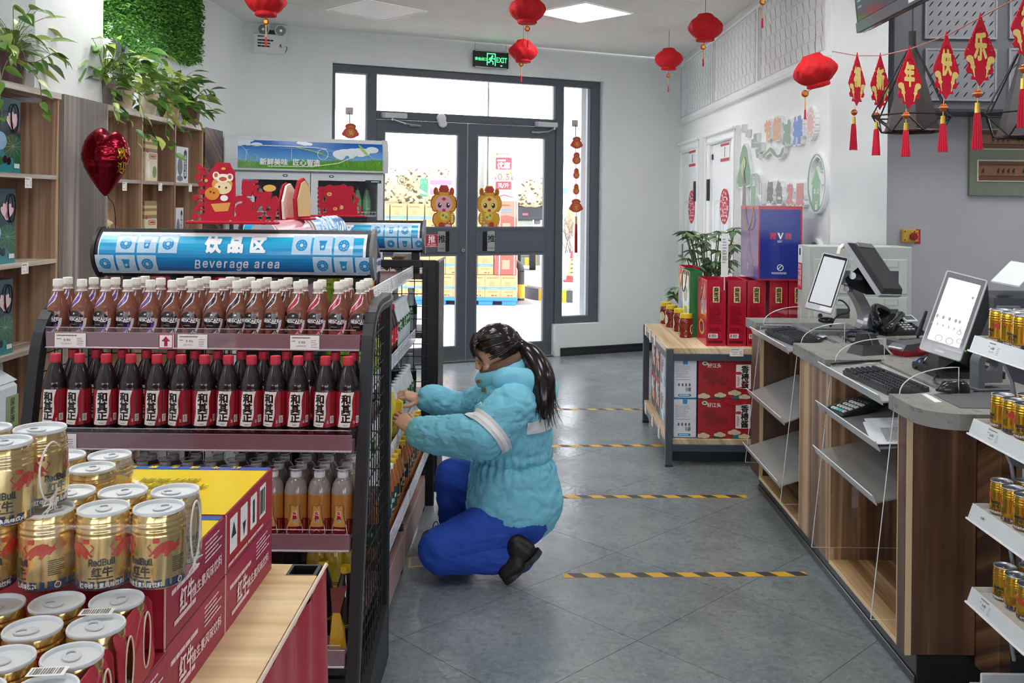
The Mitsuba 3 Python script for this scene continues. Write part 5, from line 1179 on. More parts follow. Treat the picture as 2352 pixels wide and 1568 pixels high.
# the long headers along the ridge, one pink and one blue
for lab, y0, y1, c, q in (('pink ridge header running back along the gondola top', 3.45, 4.05, '#d99aa6', 0), ('blue and white ridge header behind the pink one', 4.09, 4.75, '#4a9fd6', 1)):
 t = thing('ridge_header', lab, 'sign')
 sec = U(ell(0, 0, .055, .085)); m = ext(sec, y1-y0, None); v = m.vertices
 part(t, 'body', [(tm(np.c_[-.98+v[:, 0], y0+v[:, 2], 1.415+v[:, 1]], m.faces[:, ::-1]), c)], 'gloss', 40)
 part(t, 'end_ring', [(tm(np.c_[-.98+v[:, 0]*1.04, y0-.008+v[:, 2]*.0+(v[:, 2] > .01)*.012, 1.415+v[:, 1]*1.04], m.faces[:, ::-1]), '#d7d9dd')], 'gloss', False)
 part(t, 'stem', [(bx(-.995, -.965, (y0+y1)/2-.015, (y0+y1)/2+.015, 1.0, 1.34), BLK)], 'satin', False)
 if q:
  r = random.Random(2); P = []
  for i in range(26):
   a = r.uniform(-.25, 1.25); yy = y0+.02+r.uniform(0, .6); L_ = r.uniform(.02, .06)
   p = [V(-.98+.0565*math.cos(a+d), yy+d*.05, 1.415+.0865*math.sin(a+d)) for d in np.linspace(0, .5, 6)]
   P.append((tube(p, .004, 4), '#eef3f8'))
  part(t, 'print', P, 'gloss', False)
 else: part(t, 'border', [(tube([V(-.98+.0565*math.cos(a), y, 1.415+.0865*math.sin(a)) for a in np.linspace(-.4, 1.4, 12)], .003, 4), '#f0e7e8') for y in (y0+.03, y1-.03)], 'gloss', False)
# ---- red paper-cut new-year stands on the headers
RED = '#b21f33'
def curl(cx, cy, r0, turns, w, a0=0., n=26, sgn=1):
 p = [(cx+r0*(1-t*.8)*math.cos(a0+sgn*turns*2*PI*t), cy+r0*(1-t*.8)*math.sin(a0+sgn*turns*2*PI*t)) for t in np.linspace(0, 1, n)]
 return LineString(p).buffer(w/2)
def stand(label, o, ex, S=1., kind=0):
 t = thing('paper_cut_stand', label, 'decoration')
 fr = Fr(o, ex)
 k = .00149*S                                   # metres to a pixel
 def P(*a): return Polygon([(x*k, y*k) for x, y in a]).buffer(0)
 part(t, 'base', [(fr.mesh(ext(rrect(-105*k, -22*k, 105*k, 22*k, 18*k), 6*k, Fr((0, 0, 0), (1, 0, 0), (0, 0, -1)), 0).copy()), RED)] if False else [(fr.box(-105*k, 105*k, 0, 7*k, -22*k, 22*k, 4*k), '#bb2338')], 'cloth', False)
 part(t, 'pin', [(fr.box(x*k-3*k, x*k+3*k, 6*k, 9*k, 12*k, 16*k, k), '#d9b98a') for x in (-88, 0, 90)], 'metal', False)
 knobs = [disc(x*k, y*k, 7*k, 5) for x, y in ((-72, 74), (-73, 92), (-80, 108), (-83, 35), (-86, 60), (-78, 130), (-70, 118), (-68, 18), (-88, 18), (-74, 45))]
 stems = [line([(-58*k, y*k-4*k), (x*k, y*k)], 3*k) for x, y in ((-72, 74), (-73, 92), (-80, 108), (-83, 35), (-86, 60), (-78, 130), (-70, 118), (-68, 18), (-88, 18))]
 if kind == 0:
  board = P((-62, 8), (-66, 60), (-60, 110), (-48, 128), (-44, 132), (-40, 142), (-8, 142), (-4, 132), (4, 122), (6, 70), (2, 8))
  wave = U(P((-74, 6), (-60, 30), (-20, 32), (10, 14), (14, 6)), curl(22*k, 36*k, 26*k, 1.1, 13*k, 2.4, sgn=-1), P((0, 6), (14, 30), (46, 32), (60, 6)), P((12, 36), (30, 60), (40, 40), (30, 10), (10, 10)))
  wheel = U(ring(74*k, 26*k, 27*k, 8*k), *[affinity.rotate(ell((74+12*math.cos(a))*k, (26+12*math.sin(a))*k, 8*k, 4.5*k), math.degrees(a)) for a in (1.57, 3.3, 6.1, 4.6, .2)])
  word = U(txt('新', 40*k, 84*k, 34*k, bold=7), txt('禧', 72*k, 60*k, 32*k, bold=6), line([(20*k, 60*k), (34*k, 72*k)], 6*k), ell(98*k, 48*k, 8*k, 18*k), rect(24*k, 44*k, 90*k, 52*k))
  red = U(board, wave, wheel, word, *knobs, *stems)
  part(t, 'cut_out', [(ext(red, 6*k, fr, -3*k), RED)], 'cloth', False)
  gold = U(ell(-36*k, 78*k, 14*k, 13*k), ell(88*k, 84*k, 15*k, 8*k), P((-58, 48), (-4, 52), (-14, 30), (-44, 30)))
  L = [(U(ell(-24*k, 92*k, 24*k, 17*k), P((-50, 46), (-4, 50), (-10, 30), (-40, 28))), '#d99a4e'), (ell(-22*k, 84*k, 20*k, 15*k), '#ecd3a2'), (U(ell(-38*k, 112*k, 8*k, 9*k), ell(-6*k, 108*k, 8*k, 9*k), ell(-22*k, 106*k, 16*k, 10*k)), '#eee6da'), (U(ell(-38*k, 113*k, 4*k, 5*k), ell(-6*k, 109*k, 4*k, 5*k), ell(-22*k, 104*k, 9*k, 5*k)), '#b85a32'), (ell(-46*k, 70*k, 17*k, 15*k), '#d48434'), (U(ell(-30*k, 86*k, 2*k, 2.6*k), ell(-14*k, 84*k, 2*k, 2.6*k), ell(-50*k, 74*k, 2*k, 2*k), ell(-42*k, 72*k, 2*k, 2*k)), '#3a2418'), (ell(-18*k, 60*k, 9*k, 7*k), '#efe7df'), (U(ell(-60*k, 100*k, 4*k, 4*k), ell(-20*k, 128*k, 5*k, 3*k)), '#dba24e')]
  part(t, 'gilding', flats(L, fr, 3.5*k, .0008)+flats([(ell(86*k, 84*k, 15*k, 8*k), '#d9ab5c')], fr, 3.6*k), 'cloth', False)
 else:
  fu = txt('福', 0, 60*k, 96*k, bold=9)
  red = U(fu, ring(22*k, 58*k, 50*k, 9*k), P((-62, 4), (-66, 112), (-56, 112), (-52, 4)), P((40, 4), (52, 50), (70, 52), (74, 8), (70, 4)), line([(-56*k, 104*k), (10*k, 112*k), (26*k, 100*k)], 12*k), curl(18*k, 110*k, 12*k, .8, 5*k), ell(74*k, 62*k, 5*k, 12*k), ring(66*k, 26*k, 22*k, 5*k), rect(-60*k, 4*k, 74*k, 14*k), *[disc(-68*k, y*k, 7*k, 5) for y in (40, 56, 72, 88, 104)])
  part(t, 'cut_out', [(ext(red, 6*k, fr, -3*k), RED)], 'cloth', False)
  part(t, 'gilding', flats([(U(ell(-8*k, 30*k, 8*k, 6*k), ell(-30*k, 84*k, 9*k, 7*k), ell(16*k, 36*k, 6*k, 8*k)), '#d3a867'), (U(ell(-8*k, 30*k, 4*k, 3*k), ell(-30*k, 84*k, 4*k, 3*k)), '#c8503c')], fr, 3.5*k), 'cloth', False)
 return t
o = at(533, 527, 3.23); stand('red paper-cut stand with a child motif and the character 新 on the near header', (o[0], 3.235, 1.495), (1, 0, 0), 1.0, 0)
o = at(776, 500, 4.9); stand('red paper-cut stand of the character 福 on the farther header', (o[0], 4.89, 1.494), (1, 0, 0), .95, 1)
t = thing('paper_cut_stand', 'red paper-cut stand seen edge-on, between the other two stands', 'decoration')
o = at(688, 506, 3.95); fr = Fr((o[0], 3.95, 1.5), unit(V(.10, 1, 0)))
part(t, 'base', [(bx(o[0]-.06, o[0]+.06, 3.90, 4.0, 1.496, 1.506, .004), '#bb2338')], 'cloth', False)
g = scl(Polygon([(-.10, .0), (-.12, .10), (-.06, .19), (.0, .205), (.07, .17), (.11, .08), (.09, .0)]), .85)
part(t, 'cut_out', [(ext(g.difference(ell(0, .08, .05, .06)), .012, fr, .006), RED), (ext(g.buffer(-.012), .004, fr, .02), '#e3c48d')], 'cloth', False)
part(t, 'cut_out', [(ext(scl(g, .8, .86), .01, fr.at(.0, 0, -.05), 0), '#efe3d3'), (ext(scl(g, .8, .86).buffer(.004), .006, fr.at(0, 0, -.062), 0), RED)], 'cloth', False)
# ---- bottles on the end display
PUR, WHT, RDD = coffee_proto('#6b4a92'), coffee_proto('#2a1d1c'), coffee_proto('#b3283f')
xs1 = [133, 187, 240, 293, 344, 396, 440, 490, 544, 586, 632, 683, 728, 777, 826]
kinds = [PUR]*5+[WHT]*6+[RDD]*4; kn = ['purple-striped']*5+['dark-striped']*6+['red-striped']*4
z1 = 1.156
for i, px in enumerate(xs1):
 for r, y in enumerate((2.925, 2.995, 3.065)):
  if r == 2 and i not in (3, 5, 6, 7, 8, 9, 10, 13, 14): continue
  x = at(px, 780, 2.925)[0]+(.0 if r == 0 else .004*((i*5) % 3-1))
  place(kinds[i], mv(x+((i*37) % 5-2)*.0008, y, z1, ((i*53+r*29) % 17-8)*1.6-6), 'coffee_bottle', f'{kn[i]} coffee bottle, {nth(i)} from the left in the {("front", "middle", "back")[r]} row of the top shelf', 'bottle', 'coffee bottles on the top shelf of the end display')
TP = [tea_proto(0.), tea_proto(-.004), tea_proto(.005), tea_proto(-.008)]
xs2 = [127, 182, 243, 300, 360, 415, 469, 524, 577, 632, 684, 747, 799]
z2 = .879
for i, px in enumerate(xs2):
 for r in range(2):
  y = 2.785+.085*r
  x = at(px, 900, 2.785)[0]+(.012 if r else 0)
  if r and i == 12: x -= .01
  place(TP[(i*3+r) % 4], mv(x, y, z2, ((i*31+r*17) % 11-5)*1.2), 'herbal_tea_bottle', f'dark herbal tea bottle lettered 和其正, {nth(i)} from the left in the {("front", "back")[r]} row', 'bottle', 'herbal tea bottles on the second shelf')
EP = [energy_proto(0), energy_proto(1)]
z3 = .598
for i in range(16):
 for r in range(3):
  x = -.545-.0615*1.13*i*1.0
  if x < GL+.06: continue
  y = 2.775+.082*r
  place(EP[(i+r) % 2], mv(x-.004*r, y, z3, ((i*13+r*7) % 9-4)*2), 'vitamin_drink_bottle', f'clear-capped gold and maroon drink bottle, {nth(i)} from the right in the {("front", "middle", "back")[r]} row', 'bottle', 'vitamin drinks on the third shelf')
# lowest shelf: dark yellow-capped bottle, yellow ones
dk = drink_proto('#1b1413', '#e3b81f', '#2c241a', (.04, .115), '#c99a3a')
yl = drink_proto('#c9b12a', '#d6c23a', '#b9a535', (.05, .12), '#5c5320')
z4 = .289
place(dk, mv(at(793, 1400, 2.76)[0], 2.76, z4, 20), 'dark_bottle', 'dark bottle with a bright yellow cap on the lowest end shelf', 'bottle')
place(dk, mv(at(793, 1400, 2.76)[0]-.075, 2.80, z4, 60), 'dark_bottle', 'dark yellow-capped bottle left of the front one on the lowest end shelf', 'bottle')
for i, (px, yy) in enumerate(((768, 3.02), (812, 3.02), (730, 3.03))):
 place(yl, mv(at(px, 1400, yy)[0], yy, z4, 30*i, 1.15), 'yellow_bottle', f'cloudy yellow bottle at the back of the lowest end shelf, {nth(i)} placed', 'bottle', 'yellow bottles on the lowest end shelf')
t = thing('snack_pouch', 'yellow and red pouch hanging crumpled on the lowest end shelf', 'pouch')
c = at(772, 1440, 2.70)
part(t, 'bag', [(hull([V(c[0]-.02, 2.70, z4), V(c[0]+.03, 2.70, z4), V(c[0]-.012, 2.705, z4+.1), V(c[0]+.01, 2.705, z4+.1), V(c[0]-.02, 2.725, z4+.05), V(c[0]+.02, 2.725, z4+.05)]), '#c79a25')], 'gloss', False)
part(t, 'top', [(hull([V(c[0]-.012, 2.704, z4+.1), V(c[0]+.01, 2.704, z4+.1), V(c[0]-.02, 2.706, z4+.17), V(c[0]+.03, 2.706, z4+.18), V(c[0], 2.712, z4+.14)]), '#6f3a35')], 'gloss', False)
# pink bags and things glimpsed behind the top shelf
for i, (px, c) in enumerate(((400, '#e0527f'), (470, '#c93a6c'))):
 t = thing('pink_bag', ('bright pink crumpled bag glimpsed behind the coffee bottles, left', 'deep pink crumpled bag glimpsed behind the coffee bottles, right')[i], 'bag')
 m = trimesh.creation.icosphere(3); v = m.vertices*V(.07, .05, .06); v = v+unit_rows(v)*((meshkit.fbm(v*22+i*9, 3)-.5)*.05)[:, None]
 part(t, 'bag', [(tm(v+V(at(px, 640, 3.42)[0], 3.42, 1.282), m.faces), c)], 'gloss', False)
# ---- the long right side of the gondola: shelves, strips, bottles
side = [(1.217, -.60), (.89, -.585), (.54, -.565), (.305, -.51)]
for i, (z, x) in enumerate(side):
 for y0, y1 in ((3.30, 4.06), (4.08, 4.84)):
  part(gd, 'side_shelf', [(bx(-.95, x-.004, y0, y1, z-.03, z, .002), '#5a3c40')], 'satin', False)
  fs = Fr(V(x, y0, z), V(0, 1, 0))
  part(gd, 'price_strip', [(fs.box(0, y1-y0, -.034, .03, -.004, .001, .001), ('#d9d9da', '#c3c6d2', '#c9c9cd', '#c4bfcc')[i])], 'gloss', False)
  r = random.Random(i); L = []
  q = .01
  while q < y1-y0-.06:
   L.append(rect(q, -.028, q+.05, .018)); q += r.uniform(.055, .1)
  part(gd, 'price_tickets', flats([(U(*L), '#eeeeef'), (U(*[fine(b.bounds[0]+.004, -.022, b.bounds[2]-.004, .012, 4, int(b.bounds[0]*999), .4) for b in L]), '#6b6b75')], fs, .0016), 'gloss', False)
for y0, y1 in ((3.30, 3.97), (4.0, 4.78)):
 part(gd, 'kick_plate', [(bx(-.535, -.52, y0, y1, .03, .168, .003), '#9c7f7c')], 'satin', False)
 part(gd, 'base_shelf', [(bx(-.95, -.522, y0, y1, .168, .182, .002), '#8e6a64')], 'satin', False)
for y in (3.30, 3.985, 4.80): part(gd, 'leg', [(bx(-.56, -.525, y-.02, y+.02, 0, .2), BLK)], 'satin', False)
part(gd, 'spine', [(bx(-1.0, -.985, 3.26, 4.86, .1, 1.24), '#2a2628')], 'satin', False)
GRN = drink_proto('#7fae2e', '#3d66c4', '#b8d24a', (.05, .12), '#2f5d2a', 'TWIST'); ORG = drink_proto('#d58a2c', '#e6e8ea', '#e8dcc0', (.06, .12), '#2b3f86', 'FRESH'); LIM = drink_proto('#8cc04a', '#e8eaec', '#b6d940', (.05, .115), '#24502a', 'FRUIT')
PRP = drink_proto('#2a1d3f', '#6a3fa8', '#d8d4e4', (.07, .12), '#36306e', 'GRAPE'); COL = drink_proto('#2a1713', '#c32634', '#c42b3b', (.05, .12), '#f3eae6', '可乐'); WAT = drink_proto('#b9c7c9', '#dfe4e6', '#1f5b38', (.085, .13), '#d5e6da', '山泉', True)
LEM = drink_proto('#d9bf52', '#e7eaea', '#e3c93a', (.05, .12), '#ffffff', '柠檬'); TEAy = drink_proto('#a4622c', '#e0b526', '#3a2c22', (.06, .12), '#e6c66a', '红茶'); TEAw = drink_proto('#9a5a2a', '#eceeee', '#27483a', (.05, .13), '#cfe0d4', '绿茶')
MIL = drink_proto('#dfd8cf', '#e8e6e2', '#e7e3dc', (.04, .12), '#b33a4a', '奶茶')
rows = [[(GRN, 'green'), (LIM, 'lime green'), (ORG, 'orange'), (PRP, 'purple-capped'), (PRP, 'purple-capped')], [(LIM, 'lime green'), (COL, 'red-capped cola'), (WAT, 'clear water')], [(LEM, 'yellow'), (WAT, 'clear white-capped'), (MIL, 'milky')], [(TEAw, 'white-capped tea'), (TEAy, 'yellow-capped tea')]]
for i, (z, x) in enumerate(side):
 n = 20
 for j in range(n):
  y = 3.335+.0735*j
  if 4.05 < y < 4.10: continue
  if i == 0 and y > 3.9: continue
  kd, nm = rows[i][min(len(rows[i])-1, int(j*len(rows[i])/n) if i else min(4, j // 2))]
  if i == 3: kd, nm = rows[3][1 if 7 <= j else 0]
  if i == 2: kd, nm = rows[2][0 if 6 <= j <= 11 else (1 if j > 11 or j % 2 else 2)]
  for r in range(2 if i < 2 else 1):
   xx = x-.045-.07*r
   place(kd, mv(xx, y, z, (j*67+i*31) % 360, 1.0 if i != 0 else 1.08), 'drink_bottle', f'{nm} bottle, {nth(j)} from the near end, on the {("top", "second", "third", "lowest")[i]} long-side shelf{", back row" if r else ""}', 'bottle', 'drinks on the long side of the gondola')
# water bottles behind the far mesh
for j in range(2):
 for i, z in enumerate((.89, .54)):
  place(WAT, mv(-.63-.085*j, 5.0, z-.0, 40*j, 1.05), 'water_bottle', f'clear water bottle with a green label behind the far mesh, {("right", "left")[j]}, {("upper", "lower")[i]} shelf', 'bottle', 'water bottles behind the far mesh')
for z in (.89, .54, 1.2): part(gd, 'far_shelf', [(bx(-1.4, -.5, 4.92, 5.25, z-.03, z, .002), '#6e4f4c')], 'satin', False)
t = thing('jug', 'white plastic jug on top of the far gondola end', 'jug')
c = at(935, 590, 5.05)
part(t, 'body', [(bx(c[0]-.07, c[0]+.065, 5.0, 5.12, 1.202, 1.32, .02), '#e4e7e7')], 'satin', False)
part(t, 'spout', [(cyl((c[0]-.02, 5.06, 1.31), (c[0]-.02, 5.06, 1.345), .02, n=12), '#2f3134')], 'satin', 30)
t = thing('dried_leaves', 'bunch of brown dried leaves beside the white jug', 'dried plant')
r = random.Random(8); P = []
for i in range(14):
 q = V(c[0]-.05+r.uniform(-.05, .05), 4.98+r.uniform(-.04, .02), 1.21+r.uniform(0, .05))
 a = r.uniform(0, 6.3); P.append((hull([q, q+V(.05*math.cos(a), .01, .03), q+V(.03*math.cos(a+1), .02, .012), q+V(.02, .004, .03)]), r.choice(['#8a5a34', '#6e3d2a', '#a5793f', '#5a2c2a'])))
part(t, 'leaves', P, 'satin', False, kind='stuff')
# ================================================================ foreground: cartons and can packs on a plywood table
ZTB = .93                                   # table top
t = thing('display_table', 'plywood-topped table with a red skirt in the left foreground', 'table')
XR, YFAR = -.362, 1.672
top = rect(-1.35, .35, XR, YFAR).difference(rect(XR-.055, YFAR-.05, XR+.1, YFAR+.1))
part(t, 'tabletop', [(ext(top, .018, frz, ZTB-.018), '#fff')], 'ply_wood', False)
part(t, 'corner_bracket', [(ext(rect(XR-.055, YFAR-.05, XR-.002, YFAR).difference(rect(XR-.050, YFAR-.045, XR-.008, YFAR-.006)), .03, frz, ZTB-.03), '#1b1c1f'), (bx(XR-.05, XR-.006, YFAR-.045, YFAR-.005, ZTB-.06, ZTB-.055), '#0f0f10')], 'satin', False)
for x in (-1.3, XR-.04):
 for y in (.42, YFAR-.04): part(t, 'leg', [(bx(x-.018, x+.018, y-.018, y+.018, 0, ZTB-.02, .002), '#1d1e20')], 'satin', False)
sk = []
n = 60; pts = []
for i in range(n+1):
 y = .35+(YFAR-.35)*i/n; pts.append((XR+.004+.004*math.sin(y*40)*math.sin(y*7), y))
for (a, b), (c, d) in zip(pts, pts[1:]):
 pass
vz = np.linspace(ZTB-.004, .06, 12); gv = []
for j, z in enumerate(vz):
 for i, (x, y) in enumerate(pts): gv.append((x+.010*j/11*math.sin(y*23+1)+.004*math.sin(y*60+z*4), y, z))
gf = [(j*(n+1)+i, j*(n+1)+i+1, (j+1)*(n+1)+i+1, (j+1)*(n+1)+i) for j in range(11) for i in range(n)]
part(t, 'skirt', [(trimesh.Trimesh(gv, [q for f in gf for q in ((f[0], f[1], f[2]), (f[0], f[2], f[3]))], process=False), '#b32b3a')], 'gloss', True)
part(t, 'skirt', [(bx(-1.35, XR, YFAR+.002, YFAR+.005, .06, ZTB-.004), '#b32b3a')], 'gloss', False)
part(t, 'piping', [(cyl((XR+.005, .35, ZTB), (XR+.005, YFAR, ZTB), .0035, n=6), '#d9c9b5')], 'satin', 30)
CW, CH = .256, .0895                         # carton: depth along y, height
XC = -.45
def red_carton(label, y0, y1, z, x1=XC, w=.40, top_print=False, face=0, flap=False):
 t = thing('drink_carton', label, 'carton')
 part(t, 'box', [(bx(x1-w, x1, y0, y1, z, z+CH-.0015, .002), '#9c1f33')], 'satin', False)
 sd = Fr((x1, y0, z), (0, 1, 0))          # right side, seen from the aisle
 L_ = y1-y0; h = CH
 if face == 0:
  P = [(rect(0, 0, L_, h*.98), '#94203f'), (poly((0, h*.55), (L_, h*.86), (L_, h*.98), (0, h*.98)), '#a1234a'), (U(fine(.02, h*.62, L_*.55, h*.72, 1, 3, .7), fine(.03, h*.14, L_*.5, h*.24, 1, 4, .7), fine(L_*.62, h*.55, L_*.95, h*.9, 5, 5, .4)), '#e6c9cf'), (txt('红牛', L_*.32, h*.42, .03, bold=3, sx=.8), '#e9d3d6'), (txt('维生素风味饮料', L_*.66, h*.36, .016, bold=2), '#e3c5ca')]
 else:
  P = [(rect(0, 0, L_, h*.98), '#a5252f'), (U(*[rrect(.018+i*.052, h*.25, .018+i*.052+.036, h*.85, .002) for i in range(4)]), '#efe9e6'), (U(poly((.036-.012, h*.5), (.036+.012, h*.5), (.036, h*.75)), poly((.088, h*.3), (.080, h*.55), (.098, h*.55)), rect(.135, h*.33, .145, h*.75), barcode(.176, h*.32, .206, h*.78, 3, 9)), '#2c2a2b'), (fine(.01, h*.05, L_-.02, h*.14, 1, 9, .6), '#e2b9bb')]
 part(t, 'side_print', flats(P, sd, .0006, .0004), 'satin', False)
 fr_ = Fr((x1-w, y0, z))
 Pf = [(rect(0, 0, w, h*.98), '#a31d30'), (affinity.rotate(txt('R', w-.045, h*.56, .018, kind='inter', bold=2), 180, origin=(w-.045, h*.56)), '#e8c9cb'), (shift(affinity.rotate(bull(.0012), 120), w-.042, h*.3), '#e8c9cb'), (rect(w-.0015, 0, w, h), '#8a1628')]
 part(t, 'end_print', flats(Pf, fr_, .0006, .0004), 'satin', False)
 part(t, 'edge', [(bx(x1-.0005, x1+.0012, y0-.0008, y0+.002, z, z+CH-.002), '#d6a9a8')], 'satin', False)
 if top_print:
  tp = Fr((x1-w, y0, z+CH-.0015), (1, 0, 0), (0, 1, 0))
  rot = lambda g: affinity.rotate(g, 180, origin=(w/2, L_/2))
  yel = rect(.002, .002, w-.002, L_-.002)
  oval = ell(w*.28, L_*.36, .13, .10)
  P = [(yel, '#dfc21e'), (rect(.002, L_-.020, w-.002, L_-.002), '#2a56a4'), (oval, '#e9e3cf'), (ell(w*.28, L_*.36, .118, .089).difference(ell(w*.28, L_*.36, .105, .076)), '#3a4a2c'), (ell(w*.28, L_*.36, .10, .072), '#d9c04a')]
  tx = [rot(txt('红牛维生素功能饮料'[k], .06+.036*k, .0112, .015, bold=2)) for k in range(9)]
  P.append((U(*tx), '#e3c42c'))
  wd = [rot(txt(s, .145, L_*.36+.030*k, .022, bold=2, sx=1.05)) for k, s in enumerate(('保健食品', '不是药物', '不能代替药物', '治疗疾病')[::-1])]
  P.append((U(*wd).intersection(yel), '#8a7a1c'))
  part(t, 'top_print', flats(P, tp, .0006, .0004), 'gloss', False)
 return t
red_carton('upper red drink carton of the far pair, yellow top with blue border', 1.400, 1.652, ZTB+CH, top_print=True, face=1)
red_carton('lower red drink carton of the far pair, resting on the plywood', 1.400, 1.652, ZTB, face=0)
red_carton('upper red drink carton under the shrink-wrapped can packs', 1.166, 1.396, ZTB+CH, top_print=True, face=0)
red_carton('lower red drink carton of the middle pair beside the plywood edge', 1.166, 1.396, ZTB, face=0)
red_carton('red drink carton nearest the camera, under the red-sleeved can packs', .90, 1.162, ZTB, x1=XC+.006, face=0)
for k, (y0, y1) in enumerate(((1.40, 1.652), (1.166, 1.396))):
 t = thing('drink_carton', ('upper red drink carton left of the far pair, mostly hidden by cans', 'upper red drink carton left of the middle pair, hidden by cans')[k], 'carton')
 part(t, 'box', [(bx(XC-.81, XC-.405, y0, y1, ZTB+CH, ZTB+2*CH-.002, .002), '#9c1f33')], 'satin', False)
 t = thing('drink_carton', ('lower red drink carton left of the far pair, hidden by cans', 'lower red drink carton left of the middle pair, hidden by cans')[k], 'carton')
 part(t, 'box', [(bx(XC-.81, XC-.405, y0, y1, ZTB, ZTB+CH-.002, .002), '#9c1f33')], 'satin', False)
t = thing('drink_carton', 'red drink carton at the lower left corner of the picture, hidden by cans', 'carton')
part(t, 'box', [(bx(XC-.81, XC-.403, .90, 1.162, ZTB, ZTB+CH-.002, .002), '#9c1f33')], 'satin', False)
# ---- shrink-wrapped packs of cans: film shells over real cans
PITCH = .0662
def film(t, pts, r, z0, z1, seed=0):
 g = MultiPoint(pts).convex_hull.buffer(r, quad_segs=8)
 out = []
 prof = [(0, z0+.002), (.0012, z0+.02), (.0012, z1-.016), (-.002, z1-.007), (-.006, z1-.0015)]
 rings = []
 for d, z in prof:
  q = np.array(g.buffer(d).exterior.coords)[:-1]
  L = LineString(np.vstack([q, q[:1]])); n = 90
  rings.append(np.array([[*L.interpolate(L.length*i/n).coords[0], z] for i in range(n)]))
 v = np.vstack(rings); n = 90
 v[:, :2] += ((meshkit.fbm(v*40+seed, 2)-.5)*.004)[:, None]*1.0
 f = []
 for k in range(len(rings)-1):
  for i in range(n): j = (i+1) % n; a, b = k*n, (k+1)*n; f += [(a+i, a+j, b+j), (a+i, b+j, b+i)]
 part(t, 'shrink_film', [(tm(v, f), '#ffffff')], 'acrylic', True)
 # the hole left open at the end of a pack, its rim gathered thick
 return g
def film_hole(t, c, nx, w, h):
 ex = unit(V(-nx[1], nx[0], 0)); fr = Fr(c, ex)
 p = [fr(w*math.cos(a)*(1+.05*math.sin(3*a)), h*math.sin(a), .001) for a in np.linspace(0, 2*PI, 30)[:-1]]
 part(t, 'film_rim', [(tube(p, .0014, 5, True), '#d9d4cf')], 'gloss', True)
 r = random.Random(int(w*1e5)+int(h*1e4)); P = []
 for i in range(10):
  a = -PI/2+r.uniform(-.8, .8); q = fr(w*math.cos(a), h*math.sin(a), .001); P.append((tube([q, q+fr.ex*r.uniform(-.012, .012)+V(0, 0, -r.uniform(.004, .014)), q+fr.ex*r.uniform(-.03, .03)+V(0, 0, -r.uniform(.008, .02))], .0008, 4), '#e4e0dc'))
 part(t, 'film_gather', P, 'gloss', False)
def pack(label, cans, z, labels_, film_on=True, hole=None, seed=0):
 t = thing('can_pack_film', label, 'shrink wrap')
 for k, (x, y, rz) in enumerate(cans):
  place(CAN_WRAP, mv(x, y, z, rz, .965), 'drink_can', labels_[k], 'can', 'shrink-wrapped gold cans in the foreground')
 if film_on: film(t, [(x, y) for x, y, _ in cans], CAN_R*.98, z, z+CAN_H*.965, seed)
 if hole: film_hole(t, *hole)
 return t
ZP = ZTB+2*CH-.001
def xy(px, py, z): p = onz(px, py, z); return p[0], p[1]
zc = ZP+CAN_H*.965
# front pack: rim centres read off the photograph
B, C_, D_ = xy(117, 1165, zc), xy(244, 1163, zc), xy(365, 1162, zc)
ux = unit(V(D_[0]-B[0], D_[1]-B[1], 0)); uy = V(-ux[1], ux[0], 0)
b0 = V(D_[0], D_[1], 0)
def grid(o, i, j): q = o-ux*PITCH*i+uy*PITCH*.985*j; return q[0], q[1]
pos_names = ['right', 'middle', 'left']
cans = [(*grid(b0, i, j), (-18, 22, -42, 75, 10, 50)[i+3*j]) for j in range(2) for i in range(3)]
pack('clear shrink film around the six cans in front on the cartons', cans, ZP, [f'wrapped gold can in the front six-pack, {("near", "far")[j]} row, {pos_names[i]} one' for j in range(2) for i in range(3)], hole=(V(*(np.array(grid(b0, 0, .5))+ux[:2]*(CAN_R+.002)), ZP+.052), V(ux[0], ux[1]), .021, .036), seed=1)
o2 = b0-ux*PITCH*3.04-uy*.003
cans = [(*grid(o2, i, j), (30, -10, 60, 15, 0, 80)[i+3*j]) for j in range(2) for i in range(3)]
pack('clear shrink film around the six cans left of the front pack', cans, ZP, [f'wrapped gold can in the left six-pack, {("near", "far")[j]} row, {pos_names[i]} one' for j in range(2) for i in range(3)], seed=2)
o3 = V(*xy(212, 1072, zc), 0)
cans = [(*grid(o3, i, j), (20, -30, 60, 5, 40, 70)[i+3*j]) for j in range(2) for i in range(3)]
pack('clear shrink film around the rear six-pack behind the front cans', [c for c in cans if c[1] < 1.46], ZP, [f'wrapped gold can in the rear six-pack, {("near", "far")[j]} row, {pos_names[i]} one' for j in range(2) for i in range(3)], seed=3)
# upper pack standing on the lower packs
ZU = zc+.0015; zcu = ZU+CAN_H*.965
o4 = V(*xy(92, 981, zcu), 0)
u1 = V(*xy(30, 1004, zcu), 0)
cans = []
e1 = unit(u1-o4)*PITCH; e2 = V(-e1[1], e1[0], 0)*-1
for j in range(2):
 for i in range(3):
  q = o4+e1*(1-j)*1.0-unit(ux)*PITCH*i; cans.append((q[0], q[1], (25, -20, 50, 65, 10, 0)[i+3*j]))
pack('clear shrink film around the top pack of cans at the left edge', cans, ZU, [f'wrapped gold can in the topmost pack, {("near", "far")[j]} row, {pos_names[i]} one' for j in range(2) for i in range(3)], hole=(V(*((np.array(cans[0][:2])+np.array(cans[3][:2]))/2+ux[:2]*(CAN_R+.0)), ZU+.048), V(ux[0], ux[1]), .030, .034), seed=4)
